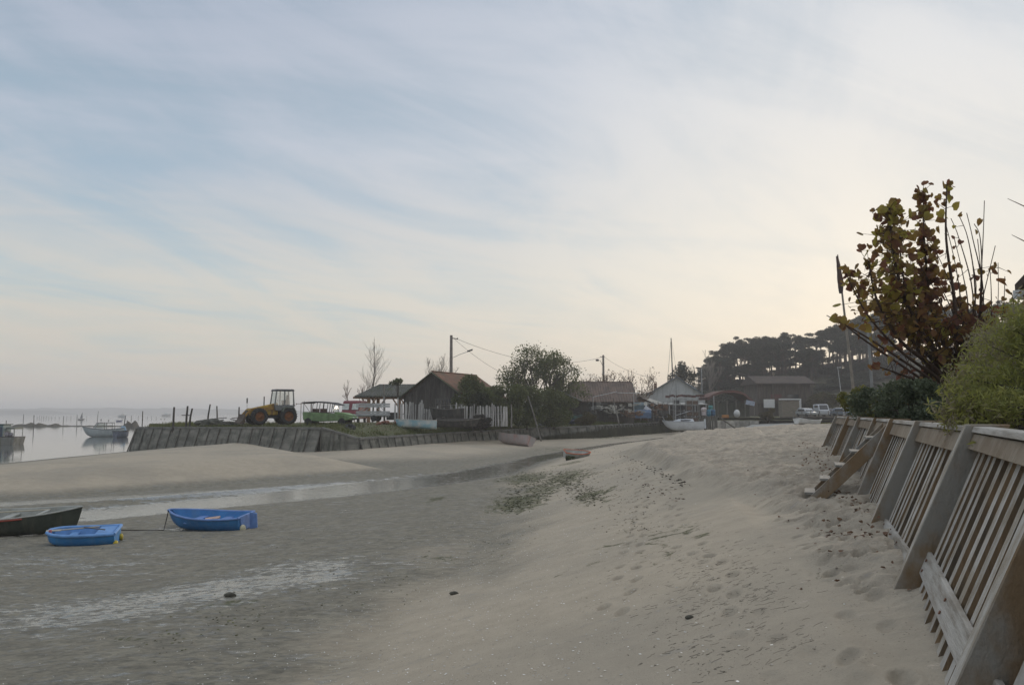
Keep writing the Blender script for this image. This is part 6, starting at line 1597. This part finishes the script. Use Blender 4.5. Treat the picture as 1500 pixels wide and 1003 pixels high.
leadertree(548, 490, 98, 2.6, 40, 'tall bare grey tree rising behind the open shed', 5, TWIG)
leadertree(638, 514, 104, 2.6, 34, 'bare pale tree spreading behind the ridge of the wooden hut', 8, TWIG, 1)
#
None if True else baretree(642, 511, 104, 2.6, 'bare pale tree spreading behind the ridge of the wooden hut', 8, .6, 2.3, 5, 3, TWIG, r=.10, tw=.6, minr=.011, nb=(3, 3))
baretree(523, 556, 97, 2.6, 'small thin bare sapling left of the open shed', 9, .6, 1.3, 4, 2, TWIGR, r=.05, tw=.5, minr=.014)
for (u, vt, lab, sd) in ((865, 543, 'thin half bare autumn tree behind the left of the tiled shed roof', 10), (900, 545, 'thin half bare autumn tree just right of the slim utility pole', 11), (928, 540, 'fuller half bare autumn tree behind the right end of the tiled shed roof', 12)):
    r_, tips = baretree(u, vt, 136, 2.8, lab, sd, .6, 2.6, 5, 3, TWIGR, 'autumn_tree', .12, .7, .02)
    P = np.array([tuple(t_) for t_ in tips]); P = P[rg.integers(0, len(P), 420)] + rg.normal(size=(420, 3)) * .3
    v, f = quads(P, .24, .7); np_mesh('crown', v, f, leafmat('sparse_autumn_leaves_' + str(sd), [(.09, .06, .025), (.14, .09, .03)], .3), r_)
for (u, vt, lab, sd) in ((1032, 512, 'bare tree with upright twigs at the left tip of the pine hill', 13),):
    baretree(u, vt, 200, 3.0, lab, sd, .35, 4.4, 5, 3, TWIG, 'bare_tree', .18, .25, .03)

# ------------------------------------------------------------------ the near autumn tree (big leaves left on long shoots)
random.seed(77)
YL = 13.0
LB = Vector((px(1405, YL), YL, 3.4))
lime = empty('autumn_tree', LB, 0, 'near autumn tree with brown and yellow green leaves on long shoots behind the hedge', 'tree')
s = MB(); LP = []
def shoot(pp, r, dens, spread, y=0.0, f0=.35, f1=1.0, leaf=True):
    pts = [at(u, v, YL + y * (i / max(1, len(pp) - 1))) - LB for i, (u, v) in enumerate(pp)]
    # smooth the polyline
    cur = []
    for i in range(len(pts) - 1):
        for k in range(5):
            t_ = k / 5; a = pts[max(0, i - 1)]; b_ = pts[i]; c = pts[i + 1]; d = pts[min(len(pts) - 1, i + 2)]
            cur.append(.5 * ((2 * b_) + (c - a) * t_ + (2 * a - 5 * b_ + 4 * c - d) * t_ * t_ + (3 * b_ - a - 3 * c + d) * t_ ** 3))
    cur.append(pts[-1]); n = len(cur)
    s.tube(cur, [max(.006, r * (1 - .85 * i / n)) for i in range(n)], 6, False)
    if leaf:
        L = sum((cur[i + 1] - cur[i]).length for i in range(n - 1))
        for _ in range(int(L * (f1 - f0) * dens)):
            f = random.uniform(f0, f1) * (n - 1); i = min(n - 2, int(f)); c = cur[i].lerp(cur[i + 1], f - i)
            sp_ = spread * (.55 + .45 * math.sin(min(1, (1 - f / (n - 1)) * 3) * 1.57))
            q_ = c + Vector((random.gauss(0, sp_), random.gauss(0, sp_ * 1.1), random.gauss(0, sp_ * .8)))
            if random.random() < .3 or (q_ - c).length > .17: s.tube([c, q_], [.006, .003], 3, False)
            LP.append(tuple(q_))
    return cur
B0 = (1405, 590)
shoot([B0, (1385, 540), (1335, 460), (1310, 380), (1302, 300)], .05, 165, .19, -.6, .42)
shoot([B0, (1380, 530), (1345, 470), (1322, 400), (1318, 330)], .04, 90, .16, .5, .4)
shoot([B0, (1392, 530), (1365, 450), (1355, 370), (1352, 278)], .04, 120, .11, .3, .42)
shoot([B0, (1402, 520), (1398, 440), (1386, 350), (1387, 272)], .045, 9, .12, -.3, .3, .9)
shoot([(1386, 300), (1387, 268)], .01, 60, .07, 0, .2)
shoot([B0, (1370, 540), (1320, 500), (1285, 440), (1272, 382)], .045, 70, .18, -.8, .4)
shoot([B0, (1375, 555), (1320, 515), (1270, 460), (1238, 398)], .035, 13, .10, -.9, .5)
shoot([(1262, 442), (1250, 415), (1240, 392)], .01, 60, .09, 0, .2)
shoot([B0, (1370, 560), (1310, 520), (1255, 485), (1211, 462)], .03, 9, .08, -1.0, .6)
shoot([B0, (1365, 565), (1310, 528), (1258, 492), (1232, 470)], .03, 10, .08, -1.2, .7)
shoot([B0, (1370, 550), (1330, 490), (1300, 440), (1285, 400)], .04, 60, .2, .2, .35)
shoot([B0, (1385, 550), (1350, 510), (1320, 480), (1300, 455)], .04, 45, .2, -.3, .3)
shoot([B0, (1395, 550), (1372, 500), (1345, 450), (1332, 410)], .04, 45, .2, .6, .4)
shoot([(1405, 585), (1350, 560), (1310, 545), (1282, 535)], .03, 30, .12, -1.2, .4)
for pp, lf in (([B0, (1420, 520), (1425, 430), (1405, 350), (1393, 320)], 2), ([B0, (1425, 520), (1428, 420), (1418, 350), (1404, 314)], 2), ([B0, (1428, 520), (1438, 420), (1425, 350), (1416, 312)], 1), ([B0, (1430, 520), (1438, 420), (1436, 350), (1427, 328)], 1), ([B0, (1432, 520), (1436, 430), (1440, 350), (1442, 294)], 2), ([B0, (1420, 530), (1440, 450), (1436, 390), (1432, 350)], 1), ([B0, (1410, 530), (1400, 470), (1378, 420), (1352, 370)], 6), ([B0, (1415, 530), (1410, 470), (1390, 410), (1362, 350)], 4), ([B0, (1412, 540), (1405, 480), (1398, 440), (1380, 400)], 9), ([B0, (1412, 530), (1408, 450), (1400, 390), (1386, 330)], 2), ([B0, (1415, 530), (1418, 450), (1410, 400), (1398, 350)], 3), ([B0, (1405, 540), (1392, 480), (1372, 430), (1345, 385)], 3), ([B0, (1420, 540), (1432, 470), (1446, 410), (1458, 360)], 2), ([B0, (1425, 540), (1455, 490), (1462, 440), (1462, 385)], 4), ([B0, (1418, 530), (1424, 470), (1430, 420), (1422, 372)], 1), ([B0, (1430, 540), (1450, 480), (1452, 430), (1450, 395)], 8), ([B0, (1435, 545), (1462, 500), (1470, 450), (1472, 405)], 13), ([B0, (1440, 550), (1470, 510), (1485, 460), (1482, 428)], 12), ([B0, (1440, 555), (1475, 520), (1500, 480), (1520, 450)], 6), ([B0, (1430, 550), (1445, 505), (1440, 470), (1425, 440)], 12), ([B0, (1420, 545), (1420, 500), (1415, 470), (1405, 445)], 12)):
    shoot(pp, .018, lf, .10, random.uniform(-.8, .8), .45)
# dense twiggy heart of the tree
for k in range(110):
    a = (random.gauss(1408, 30), random.gauss(540, 22)); shoot([a, (a[0] + random.gauss(0, 14), a[1] - random.uniform(15, 40)), (a[0] + random.gauss(0, 26), a[1] - random.uniform(40, 75))], .008, 6, .10, random.uniform(-.9, .9), .1)
s.build('trunk', mat('reddish_brown_bark', (.085, .055, .042), .85, .3, 6, .3, 20), lime)
P = np.array(LP); P = P[(P[:, 2] > at(1400, 500, YL).z - LB.z) | (rg.uniform(0, 1, len(P)) < .5)]; v, f = quads(P, .112, .95, szvar=.5, shape=8, tilt=(0, 0, -.55), bend=.25)
np_mesh('crown', v, f, leafmat('autumn_tree_leaves', [(.13, .06, .045), (.20, .085, .05), (.27, .19, .05), (.16, .07, .05), (.38, .34, .07), (.24, .10, .045)], .5, .5), lime)
# bare branch tips reaching in from a neighbour's tree beyond the frame
rt_ = empty('bare_tree', (px(1560, 12), 12, 3.4), 0, 'bare twigs of a tree reaching in at the right edge above the villa eave', 'tree')
O_ = rt_.location; s = MB()
tr_ = [Vector((0, 0, -.2)), Vector((.05, 0, 1.5)), Vector((.1, 0, 3.4))]
s.tube(tr_, [.09, .07, .04], 6, False)
for pp in (((1540, 330), (1500, 302), (1476, 291)), ((1545, 370), (1500, 353), (1482, 344)), ((1550, 250), (1525, 200), (1540, 150))):
    pts = [at(u, v, 12) - O_ for u, v in pp]; s.tube([tr_[2].lerp(tr_[1], .4)] + pts, [.03, .014, .008, .004], 5, False)
s.build('trunk', TWIGR, rt_)

# ------------------------------------------------------------------ hedge bushes on the garden behind the timber wall
TAM = leafmat('tamarisk_sprigs', [(.15, .165, .06), (.24, .25, .08), (.34, .34, .09), (.24, .21, .14), (.38, .32, .24)], .4, .6)
HED = leafmat('hedge_leaves', [(.07, .09, .06), (.11, .135, .08), (.15, .18, .11)], .3, .5)
HEY = leafmat('hedge_leaves_yellowing', [(.11, .12, .03), (.18, .17, .04), (.09, .11, .035)], .35, .5)
def hedge(name, cen, ells, n, mt, leaf, label, aspect=.4, shape=4, seed=1, cat='hedge bush', tilt=None):
    """ells: list of (x,y,z,rx,ry,rz) in world metres"""
    random.seed(seed); root = empty(name, cen, 0, label, cat); c0 = Vector(cen); s = MB(); P = []
    vol = sum(e[3] * e[4] * e[5] for e in ells)
    for e in ells:
        k = int(n * e[3] * e[4] * e[5] / vol); sub = max(3, k // 260)
        ctr = inball(sub, e[:3], np.array(e[3:]) * .86, .5)
        for c in ctr:
            rr = random.uniform(.16, .34) * min(e[3:]) * 1.6 + .05
            P.append(inball(k // sub, c, (rr, rr, rr * .8), .0))
            cc = Vector(c) - c0; s.tube([Vector((cc.x * .6, cc.y * .8, -.1)), cc * .7 + Vector((random.uniform(-.05, .05), 0, .05)), cc], [.018, .012, .004], 4, False)
    s.build('stem', BARK, root); P = np.concatenate(P) - np.array(cen)
    v, f = quads(P, leaf, aspect, shape=shape, tilt=tilt); np_mesh('crown', v, f, mt, root); return root
def E(u, v, Y, rx, ry, rz): p_ = at(u, v, Y); return (p_.x, p_.y, p_.z, rx, ry, rz)
hedge('hedge_bush', (9.6, 20, 3.5), [E(1262, 588, 20.5, .50, .9, .40), E(1275, 592, 19.5, .45, .8, .36)], 5200, HEY, .075, 'yellowing green bush at the far left end of the hedge', .6, seed=81)
hedge('hedge_bush', (8.4, 16.5, 3.5), [E(1300, 590, 17, .75, 1.0, .42), E(1320, 588, 15.5, .6, .9, .42)], 9000, HED, .07, 'dark green dense bush second from the left end of the hedge', .55, seed=82)
hedge('hedge_bush', (6.9, 12.6, 3.5), [E(1345, 588, 13.5, .65, .9, .40), E(1368, 590, 11.8, .6, .9, .38), E(1392, 592, 10.6, .45, .7, .36)], 13000, HED, .06, 'dark blue green bush above the middle buttresses under the autumn tree', .5, seed=83)
hedge('tamarisk_bush', (5.9, 8.6, 3.5), [E(1458, 572, 9.4, .45, .8, .42), E(1415, 597, 9.3, .28, .6, .22), E(1478, 542, 9.8, .42, .7, .45), E(1498, 512, 10.5, .5, .6, .5), E(1455, 520, 10.2, .3, .4, .3), E(1540, 510, 9.5, .8, .8, .7)] + [E(u_, v_, 9.6, .07, .07, .26) for u_, v_ in ((1408, 572), (1420, 562), (1430, 550), (1438, 536), (1448, 512), (1458, 500), (1466, 503), (1478, 492), (1487, 480), (1496, 470), (1418, 556), (1444, 520), (1490, 462))], 26000, TAM, .075, 'taller yellow green feathery bush behind the second buttress', .22, seed=84, tilt=(0, 0, -.2))
hedge('tamarisk_bush', (4.6, 5.8, 3.5), [E(1450, 610, 6.3, .34, .45, .26), E(1490, 590, 6.4, .5, .5, .42), E(1540, 560, 6.6, .6, .7, .7), E(1490, 640, 5.2, .30, .4, .13), E(1455, 648, 5.35, .16, .2, .05)], 24000, TAM, .06, 'nearest yellow green feathery bush spilling over the timber wall top', .22, seed=85, tilt=(0, 0, -.2))
hedge('brown_thicket', (8.2, 14.8, 3.5), [E(1420, 520, 14.5, .55, .5, .55), E(1440, 500, 15, .6, .5, .5), E(1395, 545, 14.2, .45, .5, .4)], 3600, leafmat('russet_leaves', [(.05, .03, .02), (.08, .045, .025), (.06, .035, .03)], .3), .08, 'russet twiggy thicket behind the autumn tree', .6, seed=86, cat='thicket')
# rough plants spilling at the wall foot in the lower right corner
pc = gat(1395, 1010, 2.6); hedge('wall_foot_weed', (pc.x + .1, pc.y - .1, gz(pc.x, pc.y)), [(pc.x + .06, pc.y - .18, gz(pc.x, pc.y) + .03, .18, .18, .06)], 500, TAM, .035, 'yellow green weed at the foot of the nearest buttress', .4, seed=87, cat='weed')

# ------------------------------------------------------------------ grass along the dike top and other ground cover
def landxy(n):
    i = rg.integers(0, len(PTS) - 2, n); f = rg.uniform(0, 1, n)
    A_ = np.array(PTS); x = A_[i, 0] + (A_[i + 1, 0] - A_[i, 0]) * f; y = A_[i, 1] + (A_[i + 1, 1] - A_[i, 1]) * f; zt = A_[i, 2] + (A_[i + 1, 2] - A_[i, 2]) * f
    d = rg.uniform(.25, 1, n) ** 1.5 * 9
    base = zt - .10 + (2.62 + .45 * ss((x - 5) / 25.) - zt + .1) * ss((d - .4) / 9.0)
    return np.stack([x, y + .25 + d, base], -1)
P = landxy(26000); dn = fbm(P[:, 0] * .35, P[:, 1] * .35, 3, 90); P = P[dn > .44]
n = len(P); h = rg.uniform(.10, .34, n) * (.6 + fbm(P[:, 0] * .5, P[:, 1] * .5, 2, 92)); a = rg.uniform(0, 6.28, n); w = .035
v = np.empty((n, 3, 3)); ca, sa = np.cos(a), np.sin(a)
v[:, 0] = P + np.stack([-ca * w, -sa * w, np.full(n, -.08)], -1); v[:, 1] = P + np.stack([ca * w, sa * w, np.full(n, -.08)], -1); v[:, 2] = P + np.stack([rg.normal(0, .09, n), rg.normal(0, .09, n), h], -1)
o = np_mesh('grass', v.reshape(-1, 3), np.arange(n * 3).reshape(n, 3), leafmat('rough_grass_blades', [(.075, .095, .025), (.12, .14, .035), (.17, .15, .07)], .3)); tag(o, kind='stuff')
P = landxy(1500); P = P[(P[:, 0] > -20) & (P[:, 0] < 22)]; P = np.concatenate([P + rg.normal(size=P.shape) * [.3, .2, .1] for _ in range(7)])
v, f = quads(P + [0, 0, .12], .12, .5); tag(np_mesh('weeds', v, f, OL), kind='stuff')
# green grass on the far end of the berm
n = 3500; x = rg.uniform(px(1165, 62), px(1240, 55), n); y = rg.uniform(54, 70, n); z = ground(x, y); P = np.stack([x, y, z], -1)
v = np.empty((n, 3, 3)); h = rg.uniform(.04, .16, n)
v[:, 0] = P + [-.02, 0, -.02]; v[:, 1] = P + [.02, 0, -.02]; v[:, 2] = P + np.stack([rg.normal(0, .04, n), rg.normal(0, .04, n), h], -1)
tag(np_mesh('beach_grass', v.reshape(-1, 3), np.arange(n * 3).reshape(n, 3), leafmat('beach_grass_blades', [(.08, .09, .03), (.15, .14, .06)], .3)), kind='stuff')

# shells and grit
def onsand(us, vs_, dz=0.0):
    out_ = []
    for u, v in zip(us, vs_):
        p_ = gat(u, v, 1.2)
        for _ in range(7): p_ = gat(u, v, gz(p_.x, p_.y))
        out_.append((p_.x, p_.y, p_.z + dz))
    return np.array(out_)
def litter(name, P, size, mt, flat=.25, shape=4, aspect=.7):
    v, f = quads(P, size, aspect, shape=shape); k = f.shape[1]
    v = v.reshape(-1, k, 3); c = v.mean(1, keepdims=True); v = np.concatenate([c + (v - c) * [1, 1, flat]]); v = v.reshape(-1, 3)
    o = np_mesh(name, v, f, mt); return tag(o, kind='stuff')
n = 4600; y = 4.5 + rg.uniform(0, 1, n) ** 1.4 * 24; x = np.interp(y, TY, T['Xt']) + rg.normal(0, 1.5, n) + .9
P = np.stack([x, y, ground(x, y) + .006], -1)
litter('shells', P, .026, mat('white_shell_grit', (.66, .65, .61), .6, .2, 5, island=.4))
n = 1400; y = 4.5 + rg.uniform(0, 1, n) ** 1.3 * 20; x = rg.uniform(-12, 3, n) * (y / 16); P = np.stack([x, y, ground(x, y) + .006], -1)
litter('scattered_shells', P, .022, MATS['white_shell_grit'])
# dark wrack line at the foot of the scarp and wisps of weed
def around(pts, n, su, sv):
    us, vs_ = [], []
    for _ in range(n):
        i = random.randrange(len(pts) - 1); f = random.random(); us.append(pts[i][0] + (pts[i + 1][0] - pts[i][0]) * f + random.gauss(0, su)); vs_.append(pts[i][1] + (pts[i + 1][1] - pts[i][1]) * f + random.gauss(0, sv))
    return us, vs_
WISP = mat('brown_wisps', (.17, .15, .115), .95, .4, 6, island=.4)
WR = mat('dried_wrack', (.045, .038, .028), .95, .4, 6, island=.5)
def wisps(name, P, mt, L=(.05, .22), r=.006, clump=1):
    s = MB()
    for (x, y, z) in P:
        a = random.uniform(0, 6.28); l = random.uniform(*L); pts = []
        xx, yy = x, y
        for k in range(4):
            pts.append((xx, yy, gz(xx, yy) + r * .6)); a += random.gauss(0, 1.0); xx += math.cos(a) * l / 3; yy += math.sin(a) * l / 3
        s.tube(pts, r, 3, False)
    return tag(s.build(name, mt), kind='stuff')
us, vs_ = around([(893, 652), (905, 660), (915, 668), (935, 678), (960, 690), (985, 702), (1005, 712)], 170, 5, 2)
litter('dark_wrack', onsand(us, vs_, .01), .10, WR, .3)
us, vs_ = around([(860, 655), (885, 668), (925, 690), (960, 715), (990, 735)], 120, 14, 4); litter('brown_wrack', onsand(us, vs_, .012), .09, mat('tan_wrack', (.13, .09, .06), .95, .4, 6, island=.4), .3)
us, vs_ = around([(1000, 800), (1040, 830), (1060, 870), (1100, 900), (1120, 850), (1060, 810), (1000, 860), (1010, 900), (1090, 950), (1180, 930)], 560, 36, 22)
wisps('weed_wisps', onsand(us, vs_), WISP, (.03, .11), .0013)
us, vs_ = around([(930, 940), (1000, 960), (1050, 990), (900, 890), (960, 830), (880, 760)], 70, 30, 20); wisps('weed_wisps', onsand(us, vs_), WISP, (.02, .10), .0018)
GW_ = mat('olive_weed', (.055, .058, .024), .95, .5, 6, island=.5)
us, vs_ = around([(740, 700), (770, 690), (790, 702), (760, 720), (745, 745), (775, 728), (800, 712), (830, 705), (820, 690), (865, 733), (850, 715)], 1500, 15, 5.5)
litter('green_weed', onsand(us, vs_, .012), .12, GW_, .25, aspect=.5)
us, vs_ = around([(840, 680), (900, 700), (930, 740), (940, 780), (890, 720), (850, 690)], 420, 22, 8); litter('green_weed', onsand(us, vs_, .01), .06, GW_, .25, aspect=.5)
us, vs_ = around([(700, 800), (760, 790), (650, 820), (560, 870), (480, 880), (450, 770), (230, 950), (330, 908), (400, 905)], 260, 26, 10); litter('green_weed', onsand(us, vs_, .008), .045, mat('bright_olive_weed', (.085, .09, .028), .9, .4, 6, island=.5), .3)
# fallen leaves by the wall
LL = leafmat('fallen_leaves', [(.12, .06, .04), (.18, .105, .06), (.10, .07, .05)], .1)
us, vs_ = around([(1195, 648), (1215, 655), (1190, 672), (1200, 690), (1175, 640)], 260, 15, 7); litter('fallen_leaves', onsand(us, vs_, .012), .055, LL, .6, 8)
us, vs_ = around([(1205, 782), (1240, 784), (1270, 787), (1300, 783), (1255, 750), (1265, 742), (1228, 728), (1240, 722), (1215, 790)], 130, 9, 2.5); litter('fallen_leaves', onsand(us, vs_, .012), .05, LL, .6, 8)
us, vs_ = around([(1090, 640), (1150, 700), (1220, 830), (1300, 800), (1180, 760), (1320, 830)], 60, 45, 25); litter('fallen_leaves', onsand(us, vs_, .01), .04, LL, .6, 8)
us, vs_ = around([(1020, 625), (1060, 632), (1120, 640), (1070, 630), (1010, 640)], 160, 26, 2.5); litter('dark_wrack', onsand(us, vs_, .01), .13, WR, .3)
# a single feathered tuft and a few stones on the flat
for (u, v, r, lab) in ((665, 870, .07, 'dark stone lying on the mud at the middle of the flat'), (337, 873, .10, 'weedy lump in the shallow pool on the flat'), (1010, 905, .04, 'small stone on the sand below the trail of footprints')):
    p_ = onsand([u], [v])[0]; o = MB().blob((0, 0, 0), (r, r * .7, r * .45), 10, 6, .12).build('stone', mat('grey_stone', (.10, .095, .075), .9, .4, 9), loc=(p_[0], p_[1], p_[2] + r * .2)); tag(o, lab, 'stone')
# dark weed standing along the foot of the far half of the low sea wall
n = 9000; t_ = rg.uniform(0, 1, n) ** .8
wx = np.interp(t_, [0, .3, .6, 1], [2.2, 10.0, 15.5, 23.5]); wy = np.interp(t_, [0, .3, .6, 1], [91.8, 96.5, 104, 113.2])
x = wx + rg.normal(0, .25, n) + .3; y = wy - rg.uniform(.3, 2.2, n) * (.3 + .7 * t_); z = ground(x, y); P = np.stack([x, y, z], -1)
h = rg.uniform(.3, 1.1, n) * (.35 + .75 * np.minimum(1, t_ * 3)); v = np.empty((n, 3, 3))
v[:, 0] = P + [-.05, 0, -.1]; v[:, 1] = P + [.05, 0, -.1]; v[:, 2] = P + np.stack([rg.normal(0, .08, n), rg.normal(0, .08, n), h], -1)
tag(np_mesh('salt_grass', v.reshape(-1, 3), np.arange(n * 3).reshape(n, 3), leafmat('dull_salt_grass', [(.05, .05, .035), (.08, .08, .05), (.11, .105, .07)], .2)), kind='stuff')
HAZE = .0007
# ------------------------------------------------------------------ the evening haze over the whole scene
m = bpy.data.materials.new('evening_haze'); m.use_nodes = True; q = NB(m.node_tree); m.node_tree.nodes.clear()
v = q.n('ShaderNodeVolumePrincipled'); v.inputs['Color'].default_value = (.95, .95, .97, 1)
v.inputs['Density'].default_value = HAZE; v.inputs['Anisotropy'].default_value = .25
out = q.n('ShaderNodeOutputMaterial'); q.link(v.outputs[0], out.inputs['Volume'])
hz = MB().box((0, 4300, 21), (18400, 9800, 50)).build('haze', m); tag(hz, kind='stuff')
